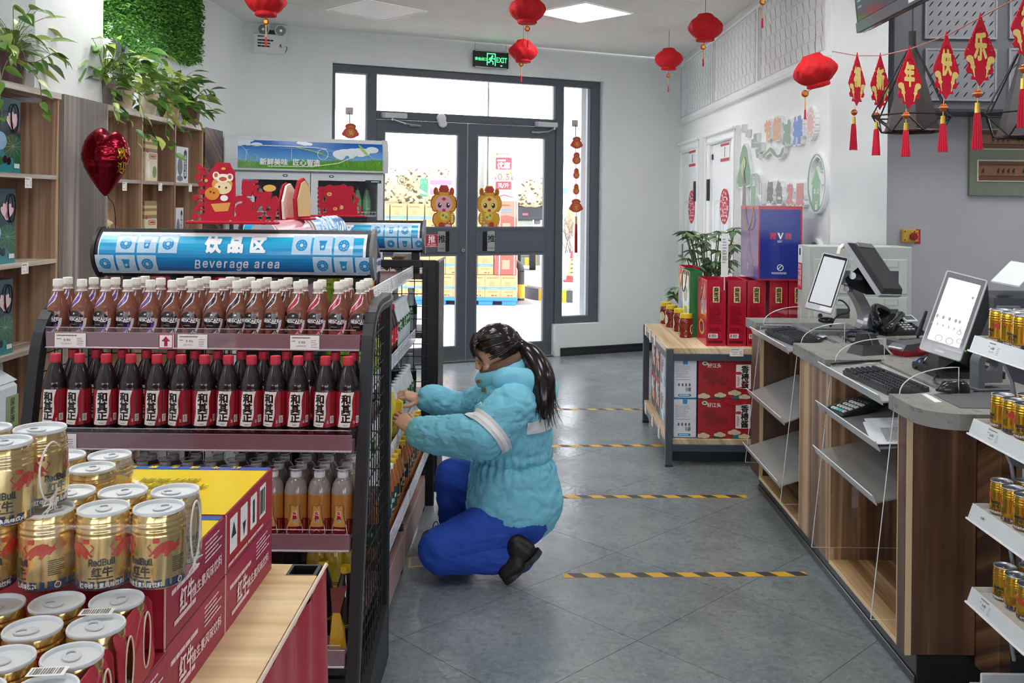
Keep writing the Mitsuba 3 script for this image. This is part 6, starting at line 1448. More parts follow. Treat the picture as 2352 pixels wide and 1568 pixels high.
# ---- near packs in red paper sleeves
ZN = ZTB+CH-.001; zn = ZN+CAN_H*.965
ptsn = [[(268, 1376), (142, 1381), (15, 1386)], [(219, 1429), (88, 1440), (-40, 1450)], [(183, 1482), (48, 1496), (-85, 1508)], [(115, 1549), (-20, 1562), (-150, 1575)]]
A = V(*xy(268, 1376, zn), 0); Bq = V(*xy(142, 1381, zn), 0); Dq = V(*xy(183, 1482, zn), 0)
ea = unit(Bq-A)*PITCH; eb = unit(Dq-A)*PITCH
for s in range(2):
 t = thing('can_sleeve', ('red paper sleeve around the farther of the two near can packs', 'red paper sleeve around the nearest can pack at the bottom edge')[s], 'packaging')
 base = A+eb*(s*2)+(eb*.04 if s else 0)
 cc = []
 for j in range(2):
  for i in range(3):
   q = base+ea*i+eb*j; cc.append(q)
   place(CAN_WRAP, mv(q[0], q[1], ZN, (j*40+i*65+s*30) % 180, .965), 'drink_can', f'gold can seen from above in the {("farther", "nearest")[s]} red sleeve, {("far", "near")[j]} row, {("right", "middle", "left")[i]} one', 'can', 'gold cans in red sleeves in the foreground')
 ex = unit(-ea); nrm = ex
 side = Fr((base+eb*.5)-ea/PITCH*(CAN_R+.0015)+V(0, 0, ZN), unit(eb)*-1 if False else unit(-eb))
 # the sleeve's end wall with two oval cut-outs, and its rolled top
 if (side.ez@ex) < 0: side = Fr(side.o, -side.ex)
 g = rrect(-.062, .002, .062, .088, .012).difference(U(ell(-.031, .045, .014, .032), ell(.031, .045, .014, .032)))
 gm = ext(g, .0012, side, 0)
 v = gm.vertices.copy(); lz = v[:, 2]-ZN; v = v-np.outer(np.maximum(lz-.055, 0)**2*9, ex); part(t, 'end_wall', [(tm(v, gm.faces), '#a81a30')], 'satin', False)
 part(t, 'oval_trim', [(tube([side(x0+.014*math.cos(a), .045+.032*math.sin(a), .001) for a in np.linspace(0, 2*PI, 26)[:-1]], .0011, 4, True), '#e0cfc0') for x0 in (-.031, .031)], 'satin', True)
 back = Fr(base-ea/PITCH*0+V(0, 0, ZN), ex)
 bar = Fr(base+ea*.9+eb*.55+V(0, 0, zn+.002), unit(-ea), unit(V(0, 0, 1)) if False else unit(np.cross(V(0, 0, 1), unit(-ea))))
 part(t, 'label', flats([(rect(-.018, -.009, .018, .009), '#e9e7e3'), (barcode(-.015, -.006, .015, .006, s, 12), '#6f6f72')], bar.at(.05, .0, 0), .0), 'satin', False)
 part(t, 'band', [(hull([q+V(0, 0, ZN+.02)+w*(CAN_R+.001) for q in (base+eb*1.0, base+eb*1.0+ea*2) for w in (unit(eb),)]+[q+V(0, 0, ZN+.075)+unit(eb)*(CAN_R+.001) for q in (base+eb, base+eb+ea*2)]+[q+V(0, 0, ZN+.075)+unit(eb)*(CAN_R+.002) for q in (base+eb, base+eb+ea*2)]+[q+V(0, 0, ZN+.02)+unit(eb)*(CAN_R+.002) for q in (base+eb, base+eb+ea*2)]), '#a81a30')], 'satin', False)
# ================================================================ wall shelving on the left, plants, balloon, fridge
XF_ = -2.36                                   # front plane of the shelving
def LY(px, py=400, x=XF_): return onx(px, py, x)[1]
ws = thing('wall_shelf', 'wood-grain wall shelving with square compartments along the left wall', 'shelf')
ZS = 2.10
yb1, yp0, yp1, yb2, yc0, yc1 = 3.2, LY(133), LY(137), LY(240), LY(466), LY(508)
divs = [LY(243), LY(327), LY(403), LY(465)]
def sbx(*a): return [(bx(*a), '#fff')]
for y in [yb1, yp0]+divs: part(ws, 'upright', sbx(XL+.004, XF_, y-.012, y+.006, 0, ZS-.03), 'shelf_wood', False)
part(ws, 'back_panel', sbx(XL+.001, XL+.004, yb1, yp0, 0, ZS-.03), 'shelf_wood', False)
part(ws, 'back_panel', sbx(XL+.001, XL+.004, divs[0], divs[-1], 0, ZS-.03), 'shelf_wood', False)
zsh = [1.69, 1.275, .86, .44, .08]
for z in zsh: part(ws, 'shelf_board', sbx(XL+.004, XF_+.004, yb1, yp0-.01, z-.02, z), 'shelf_wood_flat', False)
for a, b in zip(divs, divs[1:]):
 for z in zsh: part(ws, 'shelf_board', sbx(XL+.004, XF_-.004, a+.006, b-.012, z-.02, z), 'shelf_wood_flat', False)
for a, b in ((yb1, yp0), (divs[0]-.01, divs[-1])):
 part(ws, 'top_board', sbx(XL+.004, XF_+.012, a, b+.006, ZS-.03, ZS), 'shelf_wood_flat', False)
 part(ws, 'edge_trim', [(bx(XF_, XF_+.002, b-.006, b+.003, 0, ZS-.03), '#c8a57a')], 'satin', False)
part(ws, 'cladding', sbx(XL, XF_+.02, yp1, yb2-.004, 0, ZS-.0), 'clad_wood', False)
part(ws, 'cladding', sbx(XL, XF_+.01, yc0+.01, yc1, 0, ZS), 'counter_wood_dark', False)  # same cladding as the nearer pilaster, its shade put into darker wood
FS = Fr((XF_+.005, 0, 0), (0, 1, 0))
for px, py in ((65, 418), (57, 615), (286, 427), (368, 428), (437, 431)):
 p = onx(px, py, XF_+.005); price_tag(ws, FS, p[1]-.03, p[2]-.028, .06, .05, '', int(px))
# ---- gift boxes on the near bay
def gift_box(y0, y1, z, k):
 t = thing('gift_box', f'dark green gift box with pink lotus print, {("top", "middle", "lowest")[k]} of three on the wall shelf', 'gift box')
 x1 = XF_-.03; h = .345
 part(t, 'box', [(bx(XL+.01, x1, y0, y1, z, z+h, .002), '#243a45')], 'gloss', False)
 for n_, fr, w in (('front', Fr((x1, y0, z), (0, 1, 0)), y1-y0), ('side', Fr((XL+.01, y0, z)), x1-XL-.01)):
  r = random.Random(k)
  petals = [affinity.rotate(ell(w*.72, h*.70, .018, .042), a, origin=(w*.72, h*.64)) for a in (-60, -30, 0, 28, 55)]
  leafs = U(ell(w*.75, h*.36, w*.32, h*.16), ell(w*.95, h*.22, w*.2, h*.1), ell(w*.2, h*.16, w*.3, h*.07)).intersection(rect(0, 0, w, h))
  veins = U(*[line([(w*.75, h*.36), (w*.75+w*.3*math.cos(a), h*.36+h*.15*math.sin(a))], .002) for a in np.linspace(0, 6, 12)]).intersection(rect(0, 0, w, h))
  L = [(poly((0, 0), (w, 0), (w, h*.24), (w*.5, h*.3), (0, h*.42)), '#2f7f86'), (leafs, '#2c5f46'), (veins, '#6f9a80'), (ell(w*.35, h*.42, w*.2, h*.12).intersection(rect(0, 0, w, h)), '#7fb4cc'), (U(*petals).intersection(rect(0, 0, w, h)), '#e6c3c6'), (U(ell(w*.72, h*.64, .012, .016)), '#c9788a'), (U(ell(w*.5, h*.18, .016, .018), ell(w*.62, h*.16, .016, .018)), '#1d1c20'), (vtxt('松花蛋', w*.22, h*.82, .036, bold=2), '#e9eef0'), (rect(w*.78, h*.07, w*.95, h*.13), '#d9dfd9')]
  part(t, n_+'_print', flats(L, fr, .0006, .0004), 'gloss', False)
 c = onx(36-5*k, 0, x1+.004)[1]
 zc_ = z+h*.78
 part(t, 'handle', [(tube([(x1+.006, c-.03+.03*(1-math.cos(a)), zc_+.05*math.sin(a)*(1 if a < PI else 1.6)) for a in np.linspace(0, 2*PI, 24)[:-1]], .003, 5, True), '#15171a')], 'cloth', True)
yg = LY(47, 300, XF_-.03)
for k, (z, px) in enumerate(((1.69, 47), (1.275, 37), (.86, 34))):
 y1 = LY(px, 300, XF_-.03); gift_box(y1-.26, y1, z, k)
# white jug under the lowest gift box
t = thing('water_jug', 'white translucent jug with a green label at the bottom of the left shelving', 'jug')
y1 = LY(52, 900); zj = .44
part(t, 'body', [(bx(XL+.02, XF_-.01, y1-.30, y1, zj, zj+.30, .03), '#e3ecee')], 'gloss', False)
part(t, 'shoulder', [(hull([V(XL+.03, y1-.29, zj+.29), V(XF_-.02, y1-.29, zj+.29), V(XL+.03, y1-.01, zj+.29), V(XF_-.02, y1-.01, zj+.29), V(-2.47, y1-.2, zj+.38), V(-2.44, y1-.2, zj+.38), V(-2.47, y1-.12, zj+.38), V(-2.44, y1-.12, zj+.38)]), '#e6eef0')], 'gloss', False)
part(t, 'handle', [(tube(curve([(-2.45, y1-.05, zj+.30), (-2.45, y1-.04, zj+.37), (-2.45, y1-.12, zj+.40), (-2.45, y1-.2, zj+.37)], 14), .014, 8), '#dfe8ea')], 'gloss', True)
fr = Fr((XF_-.009, y1-.12, zj+.03), (0, 1, 0))
part(t, 'label', flats([(rect(0, 0, .1, .2), '#8fa06c'), (rect(0, 0, .1, .06), '#5f8a5c'), (vtxt('尿素液', .05, .19, .035, bold=1), '#2e3a2c')], fr, .001), 'satin', False)
# ---- goods in the far bay
def small_box(name, lab, px0, px1, z, h, layers, col='#d8c8a6'):
 t = thing(name, lab, 'box')
 x1 = XF_-.02; y0, y1 = LY(px0, 380, x1), LY(px1, 380, x1); w = y1-y0
 part(t, 'box', [(bx(XL+.08, x1, y0, y1, z, z+h, .001), col)], 'satin', False)
 part(t, 'print', flats(layers(w, h), Fr((x1, y0, z), (0, 1, 0)), .0006, .0004), 'satin', False)
 part(t, 'side_print', flats(layers(x1-XL-.08, h), Fr((XL+.08, y0, z)), .0006, .0004), 'satin', False)
grain = lambda w, h: [(rect(0, h*.62, w, h), '#8a7350'), (U(rect(0, h*.70, w, h*.78), rect(0, h*.84, w, h*.90)), '#cfb878'), (disc(w*.15, h*.63, w*.1), '#a8343a'), (rect(0, 0, w, h*.61), '#dccfae'), (U(rrect(w*.3, h*.48, w*.9, h*.59, w*.05).difference(rrect(w*.36, h*.495, w*.84, h*.575, w*.03)), rect(w*.4, h*.51, w*.8, h*.56)), '#b04a3a'), (U(ell(w*.25, h*.2, w*.16, h*.16), ell(w*.25, h*.38, w*.08, h*.05)), '#efe9df'), (ell(w*.75, h*.2, w*.16, h*.13), '#7d8a5e')]
ink = lambda w, h: [(rect(0, 0, w, h), '#d6d8dc'), (U(ell(w*.3, h*.45, w*.22, h*.25), ell(w*.3, h*.12, w*.25, h*.08)), '#6f7480'), (U(rect(w*.62, h*.18, w*.86, h*.86), poly((w*.6, h*.86), (w*.88, h*.86), (w*.74, h*.94)), poly((w*.6, h*.18), (w*.88, h*.18), (w*.74, h*.1))), '#23252c'), (vtxt('山珍礼盒', w*.74, h*.82, h*.145, bold=2), '#e9ecef')]
for k, z in enumerate((1.69, 1.275)):
 small_box('grain_box', ('tall tan box with a grain print in the middle compartment, upper shelf', 'tall tan box with a grain print in the middle compartment, lower shelf')[k], 333, 361, z, .29, grain)
 small_box('ink_print_box', ('white box with black ink print in the right compartment, upper shelf', 'white box with black ink print in the right compartment, lower shelf')[k], 405, (432, 422)[k], z, .245, ink, '#cfd2d8')
t = thing('product_bag', 'cream bag lettered 土 with a pink ribbon in the left compartment', 'bag')
ya, yb_ = LY(243, 500), LY(277, 500)
part(t, 'bag', [(hull([V(x, y, 1.275) for x in (XL+.06, XF_-.02) for y in (ya, yb_)]+[V(x, y, 1.44) for x in (XL+.07, XF_-.03) for y in (ya+.01, yb_-.03)]+[V(-2.46, y, 1.50) for y in (ya+.02, yb_-.08)]), '#dccb98')], 'satin', False)
part(t, 'ribbon', [(bx(-2.5, -2.40, ya, yb_-.07, 1.49, 1.50, .003), '#c05a6e')], 'satin', False)
part(t, 'print', flats([(U(txt('土', .05, .11, .07, bold=4), txt('田', .05, .03, .06, bold=4)), '#221c14'), (ell(.15, .12, .02, .035), '#c0505a'), (ell(.1, .14, .03, .02), '#8a6f3a')], Fr((XF_-.012, ya, 1.275), (0, 1, 0)), .004), 'satin', False)
# ---- moss panels in the window recesses
def moss(lab, y0, y1, x, z0f, seed, n):
 t = thing('moss_panel', lab, 'artificial grass', kind='stuff')
 r = np.random.default_rng(seed); y = r.uniform(y0, y1, n); u = r.random(n)
 z0 = z0f(y); z = z0+(HC-.01-z0)*u
 p = np.c_[x+r.uniform(0, .05, n), y, z]
 d = r.normal(0, 1, (n, 3)); d[:, 0] = np.abs(d[:, 0])+.7; d[:, 2] -= .2; d /= np.linalg.norm(d, axis=1, keepdims=True)
 s = np.cross(d, r.normal(0, 1, (n, 3))); s /= np.linalg.norm(s, axis=1, keepdims=True)
 L = r.uniform(.02, .038, n)[:, None]; w = r.uniform(.004, .007, n)[:, None]
 v = np.stack([p-s*w*.4, p+d*L*.55-s*w, p+d*L, p+d*L*.55+s*w], 1).reshape(-1, 3)
 f = (np.arange(n)*4)[:, None]+np.array([[0, 1, 2], [0, 2, 3]]).reshape(1, 6); f = f.reshape(-1, 3)
 cols = ['#3f7a2c', '#5b9a3a', '#2f5f26', '#74b04a']
 P = []
 for k in range(4):
  m = (np.arange(len(f))//2) % 4 == k; P.append((tm(v, f[m]), cols[k]))
 scene[t] = shape(P, 'plain', False)
 b = thing('moss_backing', 'dark green backing board of the '+lab.split(' of ')[0].replace('a ', '')[:40], 'board')
 return t, b
yy0, yy1 = 5.34, 7.12
zlow = lambda y: 2.50+.03*np.sin(y*7)+.04*(y-5.4)+.18*np.clip(y-6.7, 0, 1)
t, b = moss('thick bright green artificial grass panel hung high in the left recess', yy0, yy1, -2.55, zlow, 3, 16000)
scene[b] = shape([(bx(-2.60, -2.555, yy0, yy1, 2.70, HC-.01), '#2a4a20')], 'matte', False); labels[b]['label'] = 'dark green board behind the large artificial grass panel'
t, b = moss('small corner of green artificial grass at the top left picture edge', 3.2, LY(4, 40, -2.5), -2.55, lambda y: 2.62+0*y, 5, 5000)
scene[b] = shape([(bx(-2.60, -2.555, 3.2, LY(0, 40, -2.5), 2.7, HC-.01), '#2a4a20')], 'matte', False); labels[b]['label'] = 'dark green board behind the small corner of artificial grass'
# ---- pothos in pots along the shelf top
def leaf_mesh(seed):
 r = random.Random(seed)
 out = [(0, 0), (.10, .16), (.24, .24), (.42, .25), (.62, .19), (.82, .09), (1.0, 0)]
 vs, fs = [], []
 droop = r.uniform(.15, .5); fold = r.uniform(.12, .4)
 for x, w in out:
  z = -droop*x*x*.5
  vs += [(x, 0, z), (x, w*.95, z+fold*w), (x, -w*.95, z+fold*w)]
 for i in range(len(out)-1):
  a, b = 3*i, 3*i+3
  fs += [(a, b, b+1), (a, b+1, a+1), (a, a+2, b+2), (a, b+2, b)]
 return tm(vs, fs)
LEAF = [shape([(leaf_mesh(i), c)], 'leaf', True) for i, c in enumerate(('#6f8f38', '#4f7a30', '#8aa544', '#3c6529', '#a9b85a', '#5c8434'))]
def leaf_to(p, d, size, roll=0.):
 d = unit(d); s = unit(np.cross(d, V(0, 0, 1)+V(.01, 0, 0))); u = np.cross(s, d)
 c, q = math.cos(roll), math.sin(roll); s, u = s*c+u*q, u*c-s*q
 m = np.eye(4); m[:3, 0], m[:3, 1], m[:3, 2], m[:3, 3] = d*size, s*size, u*size, p
 return T(m)
def pothos(lab, c, n, seed, spread, vines, potc='#6b5450', pot=True, ph=.13):
 t = thing('potted_pothos', lab, 'potted plant'); r = random.Random(seed)
 c = np.asarray(c, float)
 if pot:
  part(t, 'pot', [(tm(lathe([(.045, 0), (.062, ph-.02), (.066, ph-.02), (.066, ph), (.058, ph), (.055, ph-.03)], 20, top=False).vertices+c, lathe([(.045, 0), (.062, ph-.02), (.066, ph-.02), (.066, ph), (.058, ph), (.055, ph-.03)], 20, top=False).faces), potc)], 'satin', 40)
  part(t, 'soil', [(tm(lathe([(.058, ph-.02), (0, ph-.018)], 16).vertices+c, lathe([(.058, ph-.02), (0, ph-.018)], 16).faces), '#3a2a22')], 'matte', False)
 top_ = c+V(0, 0, ph); st = []
 for i in range(n):
  a = r.uniform(0, 2*PI); q = top_+V(spread[0]*math.cos(a)*r.random()**.6, spread[1]*math.sin(a)*r.random()**.6, r.uniform(-.06, spread[2]))
  q[0] = max(q[0], XL+.03)
  st.append((tube(curve([top_-V(0, 0, .02), (top_+q)/2+V(0, 0, .04), q], 7), .0018, 3), '#6f7f3a'))
  d = V(math.cos(a)*.7+r.uniform(0, .7), math.sin(a)*.7+r.uniform(-.3, .1), r.uniform(-.6, .25))
  scene[numbered(t+'__leaf')] = {**LEAF[r.randrange(6)], 'to_world': leaf_to(q, d, r.uniform(.085, .15), r.uniform(-.6, .6))}
 for pts in vines:
  cv = curve(pts, 16); st.append((tube(cv, .002, 4), '#5f6f34'))
  for j in range(2, 16, 2):
   d = V(r.uniform(.2, .9), r.uniform(-.8, .5), r.uniform(-.9, -.1))
   scene[numbered(t+'__leaf')] = {**LEAF[r.randrange(6)], 'to_world': leaf_to(cv[j], d, r.uniform(.05, .09), r.uniform(-.8, .8))}
 part(t, 'stems', st, 'satin', False, kind='stuff')
def on_x(px, py, x): return onx(px, py, x)
Xp = -2.45
cA = on_x(30, 192, Xp); cA[2] = ZS
vA = lambda *q: [on_x(px, py, XF_+.04+.01*i) for i, (px, py) in enumerate(q)]
pothos('potted pothos in a dark pot on the shelf top, left of the white pilaster', cA, 48, 3, (.15, .34, .20), [[cA+V(0, 0, .15)]+vA((90, 140), (118, 125), (145, 130), (158, 150)), [cA+V(0, 0, .12)]+vA((70, 160), (92, 195), (95, 230), (118, 262)), [cA+V(0, 0, .12)]+vA((5, 170), (0, 210), (3, 250), (4, 290))], '#5a3f40', ph=.17)
for k, (px, n, sd, pc, lab, vn) in enumerate(((240, 62, 11, '#6f6360', 'pothos in a grey-brown pot, first right of the white pilaster', [[(262, 235), (262, 285)]]), (283, 58, 12, '#cbb59a', 'pothos in a beige pot, second right of the white pilaster', [[(285, 260), (312, 300), (312, 345)], [(330, 262), (340, 300), (370, 320), (395, 345), (410, 362)]]), (340, 58, 13, '#d8c9b4', 'pothos in a pale pot, third right of the white pilaster', [[(330, 290), (348, 320), (362, 322)], [(385, 270), (380, 310), (392, 330)]]), (392, 52, 14, '#c9a878', 'pothos in a tan pot, fourth right of the white pilaster', [[(400, 280), (420, 300), (436, 300)]]), (440, 48, 15, '#7a5a4a', 'pothos in a brown pot, last along the shelf top', [[(445, 275), (462, 290), (465, 305)], [(470, 205), (485, 215), (490, 225)]]))):
 c = on_x(px, 240+k*9, Xp); c[2] = ZS
 pothos(lab, c, n, sd, (.15, .26, .24 if k < 3 else .2), [[c+V(0, 0, .12)]+vA(*q) for q in vn], pc, ph=.15)
# ---- red foil balloon
t = thing('foil_balloon', 'dark red heart-shaped foil balloon with gold lettering before the cladding', 'balloon')
YBL = 4.75; cb = at(243, 358, YBL); kb = YBL/2150
m = trimesh.creation.icosphere(5); v = m.vertices.copy()
def heart(v):
 x, y, z = v[:, 0], v[:, 1], v[:, 2]
 ang = np.arctan2(z, x); low = np.clip(-z, 0, 1)
 sx = 54*(1-.62*low**1.5)
 X = x*sx; Z = np.where(z > 0, z*66, z*92)
 Z = Z-16*np.exp(-((x-.18)/.2)**2)*np.clip(z, 0, 1)**2
 Yv = y*42*(1-.55*low**1.6)
 w = 1+.012*np.sin(Z*.42)*np.clip(1-np.abs(z), 0, 1)
 wr = (meshkit.fbm(np.c_[X, Yv, Z]*.06+3, 3)-.5)*.10
 return np.c_[X*(w+wr*.5), Yv*(w+wr), Z]
B_ = heart(v)*kb+cb
part(t, 'skin', [(tm(B_, m.faces), '#8a1126')], 'foil', True)
fr = Fr(cb, unit(V(.85, .5, 0)))
W_ = affinity.scale(U(txt('欢', 30*kb, 6*kb, 26*kb, bold=3), txt('迎', 30*kb, -26*kb, 26*kb, bold=3)), .8, 1, origin=(30*kb, 0))
vv, ff = tri2(W_.simplify(.0006).segmentize(.004)) if hasattr(W_, 'segmentize') else tri2(W_)
import scipy.spatial as sps
P3 = fr.arr(np.c_[vv, np.zeros(len(vv))])
ray_o = P3+fr.ez*.4
tree = sps.cKDTree(((B_-cb) @ np.c_[fr.ex, fr.ey])[((B_-cb) @ fr.ez) > -.01])
idx = np.where(((B_-cb) @ fr.ez) > -.01)[0]
dd, ii = tree.query((P3-cb) @ np.c_[fr.ex, fr.ey], k=4)
hgt = (((B_-cb) @ fr.ez)[idx][ii]/(dd+1e-5)).sum(1)/(1/(dd+1e-5)).sum(1)
part(t, 'lettering', [(tm(P3+np.outer(hgt+.004, fr.ez), ff), '#c9a03c')], 'foil', False)
kn = at(246, 446, YBL)
part(t, 'neck', [(cyl(at(243, 432, YBL), kn, .006, .003, n=8), '#7a1022')], 'foil', 30)
part(t, 'ribbon', [(tube(curve([kn, at(250, 455, YBL+.05), at(258, 464, YBL+.12), at(266, 520, YBL+.3), at(275, 600, YBL+.36), (XF_+.04, YBL+.42, .9)], 30), .0022, 5), '#2a1216')], 'satin', True)
# ---- drinks fridge in the corner
fg = thing('drinks_fridge', 'double-door glass drinks fridge with a sky and grass header in the corner', 'fridge')
FG = BW.at(0, 0, .74)
s0, s1 = FG.hit(521, 350)[0], FG.hit(884, 350)[0]
zt2 = (FG.hit(545, 311)[1]+FG.hit(880, 323)[1])/2
zh0 = (FG.hit(545, 390)[1]+FG.hit(880, 402)[1])/2
part(fg, 'body', [(FG.box(s0, s1, .08, zt2, -.6, -.04, .01), '#c9ced2')], 'satin', False)
part(fg, 'base_grille', [(FG.box(s0+.02, s1-.02, .02, .12, -.5, -.03), '#3a3d41')], 'satin', False)
sec = Polygon([(-.04, zh0+.01), (.03, zh0+.01), (.034, zh0+.10), (.028, zt2-.1), (.012, zt2-.03), (-.01, zt2), (-.04, zt2)])
m = ext(sec, s1-s0, None); v = m.vertices
def on_sec(c, z, s): return FG.o+FG.ez*np.asarray(c)[:, None]+V(0, 0, 1)*np.asarray(z)[:, None]+FG.ex*np.asarray(s)[:, None]
part(fg, 'header_box', [(tm(on_sec(v[:, 0], v[:, 1], s0+v[:, 2]), m.faces), '#d3d8dc')], 'satin', False)
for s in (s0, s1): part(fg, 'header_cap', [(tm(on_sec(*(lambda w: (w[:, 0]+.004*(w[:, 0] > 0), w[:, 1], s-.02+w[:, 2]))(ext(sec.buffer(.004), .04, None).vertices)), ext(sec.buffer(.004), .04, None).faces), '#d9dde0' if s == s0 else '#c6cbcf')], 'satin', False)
a0, a1 = FG.hit(545, 350)[0], FG.hit(877, 350)[0]; hh = zt2-.03-zh0-.03; ww = a1-a0
def sky_print():
 L = []
 n = 12
 for i in range(n):
  c0, c1 = np.array(srgb8('#6fb2e2')), np.array(srgb8('#1c5fb8')); c = c0+(c1-c0)*(i/(n-1))
  L.append((rect(0, hh*(.22+.78*i/n), ww, hh*(.22+.78*(i+1)/n)+.001), '#%02x%02x%02x' % tuple(int(q) for q in c)))
 r = random.Random(7)
 cl = lambda x, y, s: U(*[ell(x+r.uniform(-1, 1)*s*1.6, y+r.uniform(-.4, .4)*s, s*r.uniform(.4, 1), s*r.uniform(.25, .5)) for _ in range(9)])
 R_ = rect(0, 0, ww, hh)
 top = [(U(cl(.06*ww, .93*hh, .05), cl(.45*ww, .94*hh, .03), cl(.76*ww, .60*hh, .07), cl(.86*ww, .72*hh, .06)).intersection(R_), '#dfe8f0')]
 hill = Polygon([(0, 0), (ww, 0), (ww, hh*.40)]+[(ww*(1-i/14), hh*(.40-.18*(i/14)+.02*math.sin(i*1.9))) for i in range(1, 14)]+[(0, hh*.28)])
 top += [(hill, '#5c9c33'), (U(*[line([(x, y), (x+r.uniform(-.02, .03), y+r.uniform(.02, .05))], .002) for x, y in ((r.uniform(0, ww), r.uniform(0, hh*.25)) for _ in range(170))]).intersection(R_), '#86bf4a'), (U(*[line([(x, y), (x+r.uniform(-.02, .03), y+r.uniform(.02, .04))], .002) for x, y in ((r.uniform(0, ww), r.uniform(0, hh*.22)) for _ in range(120))]).intersection(R_), '#3f7a26')]
 top += [(U(line([(.05*ww, .25*hh), (.055*ww, .62*hh)], .004), line([(.055*ww, .62*hh), (.02*ww, .8*hh)], .003), line([(.055*ww, .62*hh), (.07*ww, .42*hh)], .003), line([(.055*ww, .62*hh), (.075*ww, .68*hh)], .003), line([(.125*ww, .28*hh), (.125*ww, .42*hh)], .003), line([(.125*ww, .42*hh), (.105*ww, .52*hh)], .002), line([(.125*ww, .42*hh), (.14*ww, .36*hh)], .002), line([(.355*ww, .30*hh), (.355*ww, .72*hh)], .005)), '#c5d6e6'),
   (U(line([(.52*ww, .62*hh), (.60*ww, .5*hh), (.68*ww, .36*hh)], .006), *[ell(ww*(.40+.018*i), hh*(.78-.02*i), .014, .005) for i in range(10)]), '#8fb56a'), (U(line([(.84*ww, .92*hh), (.89*ww, .62*hh), (.93*ww, .42*hh)], .006), *[affinity.rotate(ell(ww*(.83+.008*i), hh*(.92-.05*i), .014, .006), -50) for i in range(7)]), '#9cc45e'),
   (ring(.57*ww, .56*hh, .046, .005, 12), '#d9e6ef'), (line([(.2*ww, .08*hh), (.5*ww, .1*hh), (.68*ww, .25*hh), (.82*ww, .58*hh)], .009), '#cfe2b8'), (line([(.02*ww, .83*hh), (.5*ww, .8*hh), (.6*ww, .76*hh)], .006), '#dfeaf3'),
   (U(*[txt(c, .165*ww+i*.0475*1.12*ww/1.12, .24*hh, .052, bold=3) for i, c in enumerate('新鲜美味')], *[txt(c, .385*ww+i*.0475*ww, .24*hh, .052, bold=3) for i, c in enumerate('匠心智造')]), '#f0f3f5')]
 return L, top
LL, TT = sky_print()
z00 = zh0+.025
def wrap_print(layers, step0, step):
 out = []
 zz = np.array([p[1] for p in list(sec.exterior.coords)[1:6]]); cc = np.array([p[0] for p in list(sec.exterior.coords)[1:6]])
 for i, (g, c) in enumerate(layers):
  x0, y0, x1, y1 = g.bounds; n = max(1, int((y1-y0)/.03))
  for q in range(n):
   v, f = tri2(g.intersection(rect(x0-1, y0+(y1-y0)*q/n, x1+1, y0+(y1-y0)*(q+1)/n)))
   if len(f): out.append((tm(on_sec(np.interp(v[:, 1]+z00, zz, cc)+step0+i*step, v[:, 1]+z00, a0+v[:, 0]), f), c))
 return out
part(fg, 'header_picture', wrap_print(LL, .0015, 0)+wrap_print(TT, .003, .0009), 'gloss', False)
dz0, dz1 = .16, zh0-.005
sm = FG.hit(713, 450)[0]
for k, (a, b) in enumerate(((s0+.06, sm-.004), (sm+.004, s1-.01))):
 d = part(fg, 'door', [(ext(rect(a, dz0, b, dz1).difference(rect(a+.06, dz0+.06, b-.05, dz1-.06)), .03, FG, -.03), '#d5dbdf')], 'satin', False)
 part(d, 'glass', flat(rect(a+.05, dz0+.05, b-.04, dz1-.05), FG, -.01), 'pane_glass', False)
 part(d, 'badge', flats([(ell((a+b)/2+.1 if k == 0 else a+.17, dz1-.025, .022, .011), '#2a3a52'), (ell((a+b)/2+.1 if k == 0 else a+.17, dz1-.025, .012, .005), '#d9dfe6')], FG, .001), 'satin', False)
 part(d, 'print', flats([(rect(b-.16, dz1-.075, b-.02, dz1-.05), '#26292d'), (fine(b-.11, dz1-.07, b-.03, dz1-.056, 1, 4), '#e3e6e8')] if k else [(rect(a+.07, dz1-.26, a+.16, dz1-.065), '#dfe6ea'), (rect(a+.07, dz1-.09, a+.16, dz1-.065), '#3f7fb4'), (fine(a+.08, dz1-.25, a+.15, dz1-.1, 7, 3), '#8a97a2')], FG, .002), 'satin', False)
part(fg, 'interior', [(FG.box(s0+.04, s1-.02, dz0, dz1, -.55, -.5), '#4a4f52'), (FG.box(s0+.03, s0+.05, dz0, dz1, -.55, -.05), '#3f4447'), (FG.box(sm-.01, sm+.01, dz0, dz1, -.4, -.06), '#777d80')], 'satin', False)
for e_ in ('part',):
 # hollow out: replace the solid body by panels
 k = fg+'__body'
 scene[k] = shape([(FG.box(s0, s0+.03, .08, zt2, -.6, -.04, .004), '#c9ced2'), (FG.box(s1-.02, s1, .08, zt2, -.6, -.04, .004), '#c9ced2'), (FG.box(s0, s1, .08, dz0, -.6, -.04, .004), '#c9ced2'), (FG.box(s0, s1, dz1, zt2, -.6, -.04, .004), '#c9ced2'), (FG.box(s0, s1, .08, zt2, -.6, -.57, .004), '#c9ced2')], 'satin', False)
FIZ = drink_proto('#3a2320', '#2d2a2c', '#b8898a', (.05, .1), '#6e3a3e'); GRD = drink_proto('#5f8a6a', '#2b2e2c', '#6fa878', (.04, .12), '#d9e6da'); GRY = drink_proto('#8d949a', '#2b2e2c', '#a9b1b8', (.05, .12), '#5f666c')
